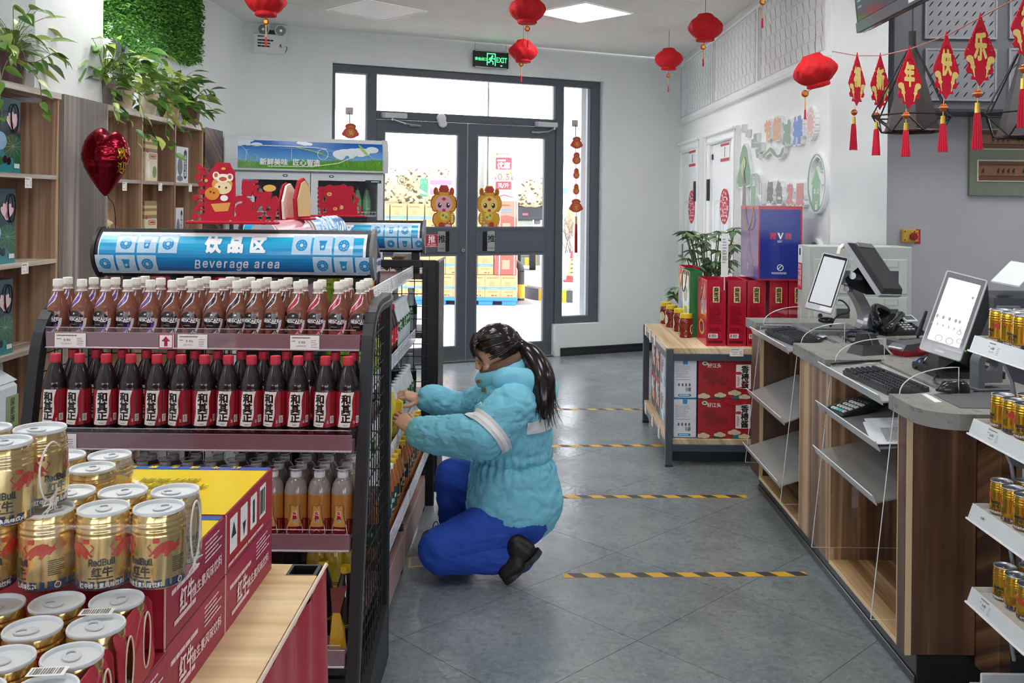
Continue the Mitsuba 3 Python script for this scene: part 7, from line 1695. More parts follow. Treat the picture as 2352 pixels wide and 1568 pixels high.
for li, z in enumerate((zh0-.36, zh0-.78, zh0-1.2, .2)):
 part(fg, 'shelf', [(FG.box(s0+.05, s1-.03, z-.012, z, -.45, -.07), '#c9cdd0')], 'satin', False)
 part(fg, 'shelf_wire', [(FG.mesh(cyl((s0+.06, z+.03, -.06), (s1-.03, z+.03, -.06), .003, n=4)), '#dfe3e5'), (FG.mesh(cyl((s0+.06, z, -.06), (s1-.03, z, -.06), .003, n=4)), '#dfe3e5')]+[(FG.mesh(cyl((s, z, -.06), (s, z+.03, -.06), .002, n=4)), '#dfe3e5') for s in np.arange(s0+.08, s1-.03, .03)], 'satin', False)
 if li: continue
 n = int((s1-s0-.14)/.082)
 for i in range(n):
  s = s0+.12+i*.082; p = FG(s, z+.001, -.12)
  pr, nm = (GRY, 'grey-labelled') if i < 3 else (FIZ, 'dark red-labelled') if i < 8 else (GRD, 'green-labelled')
  place(pr, mv(p[0], p[1], p[2], i*40, 1.12), 'fridge_bottle', f'{nm} bottle inside the fridge, {nth(i)} from the left on the top rack', 'bottle', 'bottles inside the fridge')
# ================================================================ the crouching shop worker
Mf = manifold3d.Manifold
def epts(c, r, n=2, rot=None):
 v = trimesh.creation.icosphere(n).vertices*np.asarray(r if np.ndim(r) else (r, r, r))
 if rot is not None: v = v @ rot.T
 return v+np.asarray(c)
def mhull(*pts): return Mf.hull_points(np.vstack(pts))
def bone(a, ra, b, rb, n=2): return mhull(epts(a, ra, n), epts(b, rb, n))
def to_tm(m):
 q = m.to_mesh(); return trimesh.Trimesh(np.array(q.vert_properties[:, :3], float), np.array(q.tri_verts), process=True)
def soft(ms, edge, it=14, keep=None):
 m = Mf.batch_boolean(ms, manifold3d.OpType.Add) if len(ms) > 1 else ms[0]
 m = to_tm(m.refine_to_length(edge))
 trimesh.smoothing.filter_taubin(m, lamb=.5, nu=.52, iterations=it)
 return m
def crease(m, amp, f, seed=0, ridged=True, mask=None):
 v = np.asarray(m.vertices); n = np.asarray(m.vertex_normals)
 q = v*np.asarray(f)+seed+1.6*(meshkit.fbm(v*6+seed, 2)-.5)[:, None]
 a = meshkit.fbm(q, 3)
 h = (1-np.abs(a-.5)*4) if ridged else (a-.5)*2
 if mask is not None: h = h*mask(v)
 return trimesh.Trimesh(v+n*(h*amp)[:, None], m.faces, process=False)
SKIN, JK, TR = '#c89a7c', '#79c0d6', '#2a4ead'
person = thing('person', 'person with a black ponytail in a light blue jacket and dark blue trousers, crouching at the drinks shelf', 'person')
labels[person]['label'] = 'person with a ponytail in a light blue jacket, crouching and reaching into the drinks shelf'
# joints read off the photograph
P_ = dict(pel=at(1182, 1160, 4.08), chest=at(1178, 950, 4.08), neck=at(1160, 872, 4.08), sn=at(1176, 937, 3.93), en=at(1098, 1008, 3.86), wn=at(962, 993, 4.02), sf=at(1132, 917, 4.24), ef=at(1075, 943, 4.30), wf=at(980, 917, 4.27),
   hn=at(1195, 1185, 3.98), kn=at(1014, 1264, 3.90), an=at(1190, 1274, 3.92), hf=at(1160, 1165, 4.19), kf=at(1046, 1097, 4.24), af=at(1052, 1262, 4.27))
# ---- head
fdir = unit(V(-1, -.10, -.42)); fup = unit(V(-.42, 0, 1)-fdir*(V(-.42, 0, 1)@fdir)); fside = np.cross(fup, fdir)     # side: towards her right (+y)
hc = at(1142, 812, 4.06)
def hd(f, u, s=0.): return hc+fdir*f+fup*u+fside*s
RH = np.c_[fdir, fup, fside]
sk = [mhull(epts(hd(-.005, .030), (.093, .083, .072), 3, RH), epts(hd(.020, .0), (.070, .05, .064), 3, RH)),
  mhull(epts(hd(.035, -.035), (.045, .05, .055), 2, RH), epts(hd(.062, -.082), (.020, .018, .024), 2, RH), epts(hd(.0, -.055), (.03, .03, .052), 2, RH)),
  mhull(epts(hd(.090, .010), .006), epts(hd(.104, -.020, .0), .0075), epts(hd(.094, -.028, .010), .006), epts(hd(.094, -.028, -.010), .006), epts(hd(.080, -.026), .010)),
  mhull(epts(hd(.086, -.050, .015), .005), epts(hd(.086, -.050, -.015), .005), epts(hd(.092, -.049), .0065), epts(hd(.078, -.05), .012)),
  mhull(epts(hd(.084, -.060, .011), .005), epts(hd(.084, -.060, -.011), .005), epts(hd(.089, -.060), .006), epts(hd(.076, -.06), .012)),
  mhull(epts(hd(.083, .022, .034), .010), epts(hd(.083, .022, -.034), .010), epts(hd(.089, .020), .009)),
  mhull(epts(hd(.060, -.030, -.046), .016), epts(hd(.066, -.034, -.034), .016)), mhull(epts(hd(.060, -.030, .046), .016), epts(hd(.066, -.034, .034), .016))]
head = soft(sk, .0045, 8)
neckm = bone(hd(-.03, -.05), .055, P_['neck']+V(.02, 0, -.03), .062)
# ---- hands: palm, four fingers of unequal length, a thumb from the side of the palm
def hand(wrist, d, pn, side, curl, spread=.0, scale=1.):
 """d: towards the fingers, pn: out of the back of the hand, side: +1 thumb along (d x pn)"""
 d = unit(d); pn = unit(pn-d*(pn@d)); s = np.cross(d, pn)*side
 q = lambda a, b, c: wrist+(d*a+s*b+pn*c)*scale
 ms = [mhull(epts(q(.0, .012, 0), .019*scale), epts(q(.0, -.012, 0), .019*scale), epts(q(.075, .027, .002), .0115*scale), epts(q(.080, .009, .004), .0115*scale), epts(q(.077, -.009, .003), .011*scale), epts(q(.070, -.027, 0), .010*scale), epts(q(.03, .026, -.004), .014*scale))]
 for i, (b, L_, r) in enumerate(((.027, .070, .0088), (.009, .078, .009), (-.009, .072, .0086), (-.026, .056, .0078))):
  base = q((.075, .080, .077, .070)[i], b, .002); ang = 0.; p = base
  seg = [L_*.46, L_*.30, L_*.24]
  for j in range(3):
   ang += curl[i][j]; dd = d*math.cos(ang)-pn*math.sin(ang)+s*(spread*(1.5-i))
   e = p+unit(dd)*seg[j]*scale; ms.append(bone(p, (r-.0006*j)*scale, e, (r-.0006*(j+1))*scale, 1)); p = e
 p = q(.022, .028, -.006); a1 = unit(d*.75+s*.62-pn*.30)
 for L_, r0, r1, dd in ((.036, .0125, .0105, a1), (.030, .0105, .0092, unit(d*.9+s*.25-pn*.35)), (.024, .0092, .0076, unit(d*.95-s*.05-pn*.3))):
  e = p+dd*L_*scale; ms.append(bone(p, r0*scale, e, r1*scale, 1)); p = e
 return soft(ms, .0042, 5)
wn = P_['wn']+V(-.035, .018, .012); wf = P_['wf']+V(-.03, 0, 0)
HN = hand(wn, unit(at(906, 950, 4.10)-wn), V(.25, -.75, .6), 1, [(.25, .55, .4), (.30, .65, .45), (.35, .7, .5), (.4, .75, .5)], .04, .98)
HF = hand(wf, unit(at(905, 898, 4.22)-wf), V(.1, -.35, .95), -1, [(.45, .6, .4), (.5, .7, .5), (.5, .8, .5), (.5, .8, .5)], .03, .98)
def mf(t): return Mf(manifold3d.Mesh(np.asarray(t.vertices, np.float32), np.asarray(t.faces, np.uint32)))
limbs = [mhull(epts(P_['chest'], (.12, .15, .14)), epts(P_['pel'], (.12, .14, .10))), bone(P_['chest'], .1, P_['neck'], .055), neckm,
   bone(P_['sn'], .05, P_['en'], .042), bone(P_['en'], .042, wn, .024), bone(P_['sf'], .05, P_['ef'], .042), bone(P_['ef'], .042, wf, .024), bone(P_['chest'], .08, P_['sn'], .05), bone(P_['chest'], .08, P_['sf'], .05),
   bone(P_['hn'], .08, P_['kn'], .055), bone(P_['kn'], .052, P_['an'], .038), bone(P_['hf'], .08, P_['kf'], .055), bone(P_['kf'], .052, P_['af'], .038), bone(P_['pel'], .1, P_['hn'], .08), bone(P_['pel'], .1, P_['hf'], .08)]
parts_ = list(limbs)
whole = Mf.batch_boolean(parts_, manifold3d.OpType.Add)
for x in (head, HN, HF):
 try:
  y = mf(x)
  if y.status() == manifold3d.Error.NoError and y.num_tri() > 0: whole = whole+y
 except Exception: pass
bm = to_tm(whole)
scene[person] = shape([(bm, SKIN)], 'satin', 50)
# face details
def dot_face(f, u, s, col, name, rx=.004, ry=.002):
 pass
for s in (-1, 1):
 e = part(person, 'eyelid', [(tm(epts((0, 0, 0), (.004, .0045, .0125), 2, RH)+hd(.0835, .000, s*.034), trimesh.creation.icosphere(2).faces), '#bd8d70')], 'satin', True)
 part(e, 'lashes', [(tube([hd(.0865, -.0035, s*.022), hd(.0885, -.0045, s*.032), hd(.083, -.0045, s*.044)], .0014, 5), '#1c1412')], 'matte', True)
 part(person, 'eyebrow', [(tube([hd(.092, .024, s*.016), hd(.091, .028, s*.032), hd(.082, .024, s*.048)], [.0016, .0024, .0012], 5), '#2a1d18')], 'matte', True)
part(person, 'lips', [(tube([hd(.085, -.055, -.018), hd(.0935, -.0545, -.006), hd(.0935, -.0545, .006), hd(.085, -.055, .018)], [.0016, .0034, .0034, .0016], 6), '#a8605a')], 'satin', True)
# the near ear
ec = hd(-.010, -.005, -.078)
er = [ec+fdir*(.017*math.cos(a))+fup*(.030*math.sin(a)-.004)+fside*(-.006) for a in np.linspace(-.9, 4.3, 18)]
part(person, 'ear', [(tube(er, [.0055]*14+[.006, .007, .0075, .006], 7), '#c9967a'), (tm(epts((0, 0, 0), (.013, .024, .006), 2, RH)+ec, trimesh.creation.icosphere(2).faces), '#b98268'), (tube([ec+fdir*(.008*math.cos(a))+fup*(.016*math.sin(a)+.004)-fside*.008 for a in np.linspace(.2, 3.6, 10)], .003, 5), '#c9967a')], 'satin', True)
# ---- hair: cap, fringe, side lock, ponytail of many locks
HB = '#1c1515'
hm = trimesh.creation.icosphere(4); hv = hm.vertices.copy()
loc = hv*V(.108, .101, .087)                               # f, u, s
cap = hc+fdir*(-.008)+fup*.030+loc @ RH.T
f_, u_, s_ = hv[:, 0], hv[:, 1], hv[:, 2]
keepv = (u_ > .42*np.maximum(f_, 0)+(-.55 if True else 0)+.55*np.clip(f_+.15, 0, 1)) | (f_ < -.1)
keepv &= (u_ > -.62)
ff_ = hm.faces[keepv[hm.faces].all(1)]
nr = (meshkit.fbm(np.c_[s_*9, f_*2, u_*2]*3, 3)-.5)
cap = cap+((cap-hc)/np.linalg.norm(cap-hc, axis=1, keepdims=True))*(nr*.006)[:, None]
hair = part(person, 'hair', [(tm(cap, ff_), HB)], 'gloss', True)
r = random.Random(12); lk = []
for i in range(46):          # fringe falling over the brow and temple
 s0 = r.uniform(-.078, .078); lean = r.uniform(-.004, .004)
 top_ = hd(.045+r.uniform(-.01, .02), .118-.5*abs(s0)*abs(s0)/.078, s0*.6); mid = hd(.095-abs(s0)*.25, .075, s0*.95); low = hd(.100-abs(s0)*.42, .026+r.uniform(-.012, .014)-max(0, abs(s0)-.045)*.8, s0*1.05+lean)
 lk.append((tube(curve([top_, mid, low], 9), [.0035, .0038, .004, .004, .0038, .0034, .0028, .002, .0008], 5), r.choice([HB, '#231a19', '#2a1f1d'])))
for i in range(40):          # swept back to the tie over the near and far side
 s0 = r.choice((-1, -1, 1)); u0 = r.uniform(-.02, .11); a = hd(.055-.25*max(0, .05-u0), u0*.9+.012, s0*(.075-.25*max(0, u0-.05)))
 b = hd(-.02, .045+(u0-.04)*.75, s0*(.088-.35*max(0, u0-.05))); c = hd(-.105, .030+(u0-.04)*.2, s0*.035)
 lk.append((tube(curve([a, b, c], 9), [.002, .0032, .004, .004, .004, .004, .004, .0035, .003], 5), r.choice([HB, '#251b1a', '#2c211f'])))
for i in range(8):           # loose side lock before the ear
 a = hd(.040, .03, -.077); lk.append((tube(curve([a, hd(.030+r.uniform(-.008, .008), -.005, -.080), hd(.024+r.uniform(-.012, .012), -.040-r.uniform(0, .02), -.076)], 8), [.003, .003, .003, .0028, .0024, .002, .0014, .0006], 4), HB))
part(hair, 'locks', lk, 'gloss', True, kind='stuff')
tie = at(1203, 800, 4.06)
pts = [hd(-.085, .045), tie, at(1228, 826, 4.02), at(1245, 868, 3.98), at(1248, 915, 3.95), at(1246, 962, 3.94)]
main = curve(pts, 22)
pm = tube(main, np.interp(np.linspace(0, 1, 22), [0, .12, .25, .6, .85, 1], [.034, .026, .046, .056, .044, .012]), 14)
part(hair, 'ponytail', [(pm, HB)], 'gloss', True)
lk = []
for i in range(90):
 a = r.uniform(0, 2*PI); q = r.uniform(.6, 1.08)
 off = V(math.cos(a)*.050*q, math.sin(a)*.040*q, 0); k = np.array([.35, .6, 1, 1.0, 1.0, 1.05+r.uniform(0, .4)])
 P6 = [p+off*kk for p, kk in zip(pts, k)]; P6[-1] = P6[-1]+V(r.uniform(-.03, .03), 0, r.uniform(-.045, .05))
 lk.append((tube(curve(P6, 14), [.003]*10+[.0026, .002, .0014, .0006], 4), r.choice([HB, '#221918', '#2d2220', '#191312'])))
part(hair, 'ponytail_locks', lk, 'gloss', True, kind='stuff')
part(hair, 'hair_tie', [(tube([tie+V(-.005, 0, 0)+.026*(math.cos(a)*V(.5, 0, .86)+math.sin(a)*V(0, 1, 0)) for a in np.linspace(0, 2*PI, 16)[:-1]], .007, 6, True), '#15121a')], 'matte', True)
# ---- jacket
jm = [mhull(epts(at(1180, 944, 4.08), (.158, .205, .095), 3), epts(at(1178, 1040, 4.08), (.158, .178, .03), 3)), mhull(epts(at(1165, 885, 4.08), (.10, .12, .05), 3), epts(at(1180, 944, 4.08), (.15, .20, .09), 3)),
  mhull(epts(at(1178, 1060, 4.08), (.166, .185, .03), 3), epts(at(1181, 1150, 4.08), (.200, .222, .16), 3)), mhull(epts(at(1178, 1040, 4.08), (.150, .17, .02), 3), epts(at(1178, 1062, 4.08), (.150, .17, .02), 3)),
  bone(P_['sn'], .094, P_['en']+V(.02, 0, .01), .082, 3), bone(P_['en']+V(.02, 0, .01), .082, at(1010, 1000, 3.96), .070, 3), bone(at(1010, 1000, 3.96), .070, P_['wn']+V(.012, 0, 0), .055, 3),
  bone(P_['sf'], .090, P_['ef'], .068, 3), bone(P_['ef'], .068, P_['wf']+V(.02, 0, 0), .054, 3)]
_p0, _p1 = at(1080, 1166, 4.08), at(1208, 1231, 4.08)
_n = unit(V(-(_p1-_p0)[2], 0, (_p1-_p0)[0]))
jm[2] = jm[2].trim_by_plane([float(q) for q in _n], float(_n @ _p0))
jk = soft(jm, .0085, 16)
waist = at(1180, 1050, 4.08)[2]
def arms_fold(v): return np.ones(len(v))
jk = crease(jk, .010, (8, 8, 13), 3.)
jk = crease(jk, .006, (20, 20, 27), 8., True)
jk = crease(jk, .0022, (48, 48, 60), 5., True)
# the gathers at the drawn waist run up and down
g_ = np.exp(-((jk.vertices[:, 2]-waist)/.05)**2)*(jk.vertices[:, 0] > at(1070, 1050, 4.08)[0])
ang = np.arctan2(jk.vertices[:, 1]-4.08, jk.vertices[:, 0]-at(1178, 1050, 4.08)[0])
jk.vertices = jk.vertices+jk.vertex_normals*(.006*np.sin(ang*34+6*meshkit.fbm(jk.vertices*9, 2))*g_)[:, None]
jacket = part(person, 'jacket', [(jk, JK)], 'cloth', True)
col = []
for i in range(24):
 a = 2*PI*i/24; col.append(at(1150, 866, 4.08)+V(-.088*math.cos(a)*1.0+.012, .085*math.sin(a), .030-.040*math.cos(a)))
cm = tube(col, .034, 10, True); cm = crease(trimesh.Trimesh(cm.vertices, cm.faces, process=False), .004, (20, 20, 20), 2.)
part(jacket, 'collar', [(cm, JK)], 'cloth', True)
hood = soft([mhull(epts(at(1240, 895, 4.08), (.075, .15, .075), 3), epts(at(1205, 872, 4.08), (.05, .12, .04), 3)), mhull(epts(at(1165, 872, 3.97), (.06, .04, .05), 2), epts(at(1215, 880, 3.98), (.06, .05, .06), 2))], .010, 14)
part(jacket, 'hood', [(crease(hood, .006, (12, 12, 14), 5.), '#7fc6dc')], 'cloth', True)
fur = []
for i in range(26):
 a = 2*PI*i/26; fur.append(at(1152, 842, 4.07)+V(-.072*math.cos(a)*1.05+.006, .072*math.sin(a), .022-.034*math.cos(a)-.004))
part(jacket, 'fur_collar', [(crease(trimesh.Trimesh(*(lambda q: (q.vertices, q.faces))(tube(fur, .024, 10, True)), process=False), .004, (60, 60, 60), 1.), '#6e5648')], 'cloth', True)
part(jacket, 'inner_collar', [(tube([p+V(.004, 0, -.012)+(at(1152, 842, 4.07)-p)*.18 for p in fur], .020, 8, True), '#1b1a28')], 'cloth', True)
for px, py in ((1101, 875), (1113, 895)):
 c = at(px, py, 3.985); part(jacket, 'button', [(cyl(c+V(0, .01, 0), c+V(-.004, -.012, 0), .0085, n=12), '#c8a858')], 'metal', 30)
def band(c, ax, R, w, col, name, a0=0., a1=2*PI, ry=1.):
 ax = unit(ax); x = unit(np.cross(ax, V(0, 0, 1))); y = np.cross(ax, x); vs = []; n = 40
 for k in (-.5, .5):
  for i in range(n+1):
   a = a0+(a1-a0)*i/n; vs.append(c+ax*w*k+x*R*math.cos(a)+y*R*ry*math.sin(a))
 fs = [q for i in range(n) for q in ((i, i+1, n+2+i), (i, n+2+i, n+1+i))]
 return part(jacket, name, [(tm(vs, fs), col)], 'satin', True)
bc_ = P_['sn']+(P_['en']+V(.02, 0, .01)-P_['sn'])*.80
near = [i for i in range(len(jk.vertices))]
ax = unit(P_['en']+V(.02, 0, .01)-P_['sn'])
# the reflective band is cut out of the sleeve's own surface, lifted a little
def surface_band(name, sel, lift, col, mat='satin'):
 fsel = sel(jk.vertices)[jk.faces].all(1)
 v = jk.vertices+jk.vertex_normals*lift
 return part(jacket, name, [(tm(v, jk.faces[fsel]), col)], mat, True)
d_ = lambda v: (v-P_['sn']) @ ax
L_ax = np.linalg.norm(P_['en']+V(.02, 0, .01)-P_['sn'])
radial = lambda v: np.linalg.norm((v-P_['sn'])-np.outer(d_(v), ax), axis=1)
inarm = lambda v: (radial(v) < .125) & (v[:, 1] < 3.99)
def wrap_band(name, o, ax, x, t0, t1, sel, lift, col, a0=-PI, a1=PI, n=72):
 ax = unit(ax); x = unit(x-ax*(x@ax)); y = np.cross(ax, x); q = jk.vertices-o
 d = q@ax; px_, py_ = q@x, q@y; rr = np.hypot(px_, py_); an = np.arctan2(py_, px_); ok = sel(jk.vertices)
 vs = []; ts = np.linspace(t0, t1, 5); A = np.linspace(a0, a1, n+1)
 for t_ in ts:
  row = []
  for a in A:
   da = np.abs((an-a+PI) % (2*PI)-PI); m = ok & (np.abs(d-t_) < .014) & (da < .13)
   row.append(np.percentile(rr[m], 85) if m.sum() else np.nan)
  row = np.array(row); i = np.arange(n+1); g = ~np.isnan(row)
  if not g.any(): return
  row = np.interp(i, i[g], row[g]); row = np.convolve(np.r_[row[-3:], row, row[:3]], np.ones(5)/5, 'same')[3:-3]
  vs += [o+ax*t_+(x*math.cos(a)+y*math.sin(a))*(r_+lift) for a, r_ in zip(A, row)]
 fs = [f for k in range(4) for i in range(n) for f in ((k*(n+1)+i, k*(n+1)+i+1, (k+1)*(n+1)+i+1), (k*(n+1)+i, (k+1)*(n+1)+i+1, (k+1)*(n+1)+i))]
 return part(jacket, name, [(tm(vs, fs), col)], 'satin', True)
wrap_band('reflective_band', P_['sn'], ax, V(0, -1, 0), L_ax*.66, L_ax*.66+.050, inarm, .004, '#d3d4d6')
wrap_band('band_stripe', P_['sn'], ax, V(0, -1, 0), L_ax*.66+.016, L_ax*.66+.034, inarm, .0055, '#ecedee')
wrap_band('back_reflective_band', at(1180, 957, 4.08), V(0, 0, 1), V(1, 0, 0), -.026, .026, lambda v: v[:, 0] > at(1140, 957, 4.08)[0], .004, '#d0d4d8', -1.3, 1.3)
for c, ax_, R in ((P_['wn']+V(.006, 0, 0), P_['wn']-at(1010, 1000, 3.96), .0565), (P_['wf']+V(.014, 0, 0), P_['wf']-P_['ef'], .0555)):
 part(jacket, 'cuff', [(crease(trimesh.Trimesh(*(lambda q: (q.vertices, q.faces))(cyl(c-unit(ax_)*.045, c+unit(ax_)*.012, R, R*.96, 28)), process=False).subdivide(), .0015, (40, 40, 40), 2.), '#72b9d0')], 'cloth', 40)
pt = at(1153, 937, 3.835); part(jacket, 'patch', [(hull([pt+V(x, .0+.01*abs(x)*10, z) for x, z in ((-.022, .008), (.018, .018), (.022, -.012), (-.016, -.022))]+[pt+V(x, .012, z) for x, z in ((-.022, .008), (.018, .018), (.022, -.012), (-.016, -.022))]), '#86cdd2')], 'cloth', False)
part(jacket, 'drawstring', [(tube(curve([at(1092, 1052, 3.93), at(1086, 1075, 3.91), at(1083, 1100, 3.905), at(1078, 1125, 3.90)], 12), .0035, 5), '#3f93b4')], 'cloth', True)
part(jacket, 'chest_badge', [(tube([at(1098, 930, 3.90), at(1104, 924, 3.90), at(1107, 932, 3.90)], .004, 5), '#e4e6e4')], 'cloth', True)
# ---- trousers
tr = [mhull(epts(at(1186, 1150, 4.08), (.150, .165, .09), 3), epts(P_['hn'], (.125, .11, .105), 3)), mhull(epts(at(1186, 1150, 4.08), (.150, .165, .09), 3), epts(P_['hf'], .11, 3)),
  bone(P_['hn'], .118, P_['kn'], .090, 3), bone(P_['kn'], .088, P_['an'], .066, 3), bone(P_['hf'], .112, P_['kf'], .088, 3), bone(P_['kf'], .086, P_['af']+V(0, 0, .02), .068, 3)]
tt = soft(tr, .010, 18)
fl = min(.02, 0)
tt = crease(tt, .007, (8, 9, 15), 1.); tt = crease(tt, .004, (18, 20, 26), 6.)
vv_ = np.array(tt.vertices); vv_[:, 2] = np.maximum(vv_[:, 2], .006); tt = trimesh.Trimesh(vv_, tt.faces, process=False)
part(person, 'trousers', [(tt, TR)], 'cloth', True)
# ---- shoes
def shoe(toe, heel, up, lab=None):
 d = unit(heel-toe); u = unit(up-d*(up@d)); s = np.cross(d, u)
 q = lambda a, b, c: toe+d*a+s*b+u*c
 L_ = np.linalg.norm(heel-toe)
 up_ = [mhull(epts(q(.035, .018, .026), (.034)), epts(q(.035, -.018, .026), .034), epts(q(.10, 0, .040), .040), epts(q(.09, .02, .02), .034), epts(q(.09, -.02, .02), .034)), mhull(epts(q(.10, 0, .040), .040), epts(q(L_-.045, 0, .035), .040), epts(q(L_-.055, 0, .085), .042)),]
 m = soft(up_, .008, 8)
 k = part(person, 'shoe', [(m, '#17171a')], 'satin', True)
 so = ext(U(ell(.045, 0, .048, .046), rect(.045, -.042, .1, .042), ell(L_-.045, 0, .044, .036), rect(.08, -.034, L_-.04, .034)).buffer(.002), .022, None, -.014)
 v = so.vertices; part(k, 'sole', [(tm(toe+np.outer(v[:, 0], d)+np.outer(v[:, 1], s)+np.outer(v[:, 2], u), so.faces), '#2b2a2d')], 'satin', False)
 part(k, 'lace', [(tube([q(.085+.022*i, -.030, .062+.010*i), q(.08+.022*i, 0, .078+.008*i), q(.085+.022*i, .030, .062+.010*i)], .0028, 5), '#2c2c30') for i in range(4)]+[(tube(curve([q(.08, -.01, .08), q(.06, -.04, .09), q(.05, -.05, .05), q(.07, -.05, .03)], 12), .0022, 5), '#33333a')], 'satin', True)
toe = onz(1158, 1332, .016); toe[1] += .0
heel = at(1240, 1262, toe[1]+.0)
shoe(toe, heel, V(-.6, -.05, .9))
tf = P_['af']*V(1, 1, 0)+V(-.17, 0, .016); shoe(tf, tf+V(.25, 0, 0), V(0, 0, 1))
# ---- the yellow packet in the hands
t = thing('yellow_packet', 'small yellow packet held between the two hands at the shelf', 'packet')
c = at(913, 938, 4.16)
part(t, 'packet', [(hull([c+V(x, y, z) for x in (-.018, .022) for y in (-.02, .02) for z in (-.035, .03)]+[c+V(0, 0, .045)]), '#d9b62c')], 'gloss', False)
# ================================================================ right wall: doors, transom panels, slogan
def wbox(fr, x0, y0, x1, y1, off=0.):
 a, b = fr.hit(x0, y0, off), fr.hit(x1, y1, off)
 c, d = fr.hit(x0, y1, off), fr.hit(x1, y0, off)
 return (a[0]+c[0])/2, (b[0]+d[0])/2, (b[1]+c[1])/2, (a[1]+d[1])/2      # s0, s1, z0, z1
def wall_door(n, xo0, xo1, xi0, xi1, ytop, ytl, label, words, sheet, k):
 d = struct(f'door_{n}')
 s0, s1 = RW.hit(xo0, ytop)[0], RW.hit(xo1, ytop)[0]; i0, i1 = RW.hit(xi0, ytl)[0], RW.hit(xi1, ytl)[0]
 zt = RW.hit((xo0+xo1)/2, ytop)[1]; zi = RW.hit((xi0+xi1)/2, ytl)[1]
 part(d, 'frame', [(ext(rect(s0, 0, s1, zt).difference(rect(i0, -.1, i1, zi)), .045, RW, 0.), '#f4f5f5')], 'satin', False)
 part(d, 'architrave', [(RW.box(s0-.01, s1+.01, zt-.03, zt, .045, .075, .008), '#eceeef'), (RW.box(s0+.01, s1-.01, zt-.10, zt-.08, .045, .055, .004), '#e3e6e7'), (RW.box(s0+.012, s0+.03, 0, zt-.03, .045, .056, .004), '#eaecec'), (RW.box(s1-.03, s1-.012, 0, zt-.03, .045, .056, .004), '#eaecec')], 'satin', False)
 w = i1-i0
 leaf_ = rect(i0+.004, .01, i1-.004, zi-.006)
 part(d, 'leaf', [(ext(leaf_, .03, RW, -.012), '#f1f3f4')], 'satin', False)
 for a, b in ((.14, .46), (.54, .86)):
  for c, e in ((.10, .42), (.48, .76)):
   g = rect(i0+w*a, zi*c, i0+w*b, zi*e)
   part(d, 'panel', [(ext(g.difference(g.buffer(-.03)), .006, RW, .018), '#e4e8ea'), (ext(g.buffer(-.05), .008, RW, .018), '#f3f5f6')], 'satin', False)
 for z in (zi-.42, zi-1.15):
  s = i1+.012 if k == 0 else i0-.012
  part(d, 'hinge', [(RW.mesh(cyl((s, z-.10, .05), (s, z+.10, .05), .018, n=12)), '#26282a')], 'satin', 30)
 part(d, 'latch', [(RW.box((i1-.07 if k == 0 else i0+.02), (i1-.04 if k == 0 else i0+.05), zi-.14, zi-.09, .018, .03, .002), '#3a3d40')], 'satin', False)
 h = i0+.06 if k == 0 else i1-.06
 part(d, 'handle', [(RW.box(h-.02, h+.02, .85, 1.15, .018, .028, .004), '#9a9da0'), (RW.mesh(cyl((h, 1.02, .02), (h, 1.02, .06), .012, n=10)), '#8a8d90'), (RW.box(h-.01, h+.10, 1.01, 1.03, .05, .066, .005), '#8a8d90')], 'metal', False)
 t = thing('door_sign', label, 'sign')
 a0, a1, b0, b1 = wbox(RW, *sheet, .03)
 part(t, 'plate', [(RW.box(a0, a1, b0, b1, .0195, .026, .001), '#eef0f0')], 'satin', False)
 hh_ = b1-b0; c = (a0+a1)/2
 part(t, 'print', flats([(U(rect(a0, b1-.14*hh_, a1, b1), rect(a0, b0, a1, b0+.17*hh_)), '#bf3a48'), (vtxt(words, c, b1-.2*hh_, .58*hh_/len(words)/1.1, bold=2), '#2b2d30')], RW, .0265), 'satin', False)
 return i0, i1, zi
dA = wall_door(3, 1565, 1617, 1572, 1608, 323, 348, 'white door plate lettered 仓库 on the farther white door', '仓库', (1582, 346, 1597, 382), 0)
dB = wall_door(4, 1633, 1702, 1641, 1692, 299, 326, 'white door plate lettered 财务室 on the nearer white door', '财务室', (1654, 329, 1674, 370), 1)
for k, (px, py, hw, hh_) in enumerate(((1588, 475, 7, 38), (1663, 474, 10, 41))):
 t = thing('door_paper_cut', ('red oval paper cut on the farther white door', 'red oval paper cut on the nearer white door')[k], 'decoration')
 a0, a1, b0, b1 = wbox(RW, px-hw, py-hh_, px+hw, py+hh_, .03); cx, cy, rx, ry = (a0+a1)/2, (b0+b1)/2, (a1-a0)/2, (b1-b0)/2
 ov = ell(cx, cy, rx, ry, 12); r = random.Random(k)
 cut = U(txt('福', cx, cy, ry*1.05, bold=3).boundary.buffer(.004), *[ell(cx+rx*.8*math.cos(a), cy+ry*.8*math.sin(a), .018, .012) for a in np.linspace(0, 6.1, 12)])
 part(t, 'sheet', [(ext(ov, .002, RW, .027), '#c01b36')], 'satin', False)
 part(t, 'cut_pattern', flats([(cut.intersection(ov), '#e9d5d8')], RW, .0295), 'satin', False)
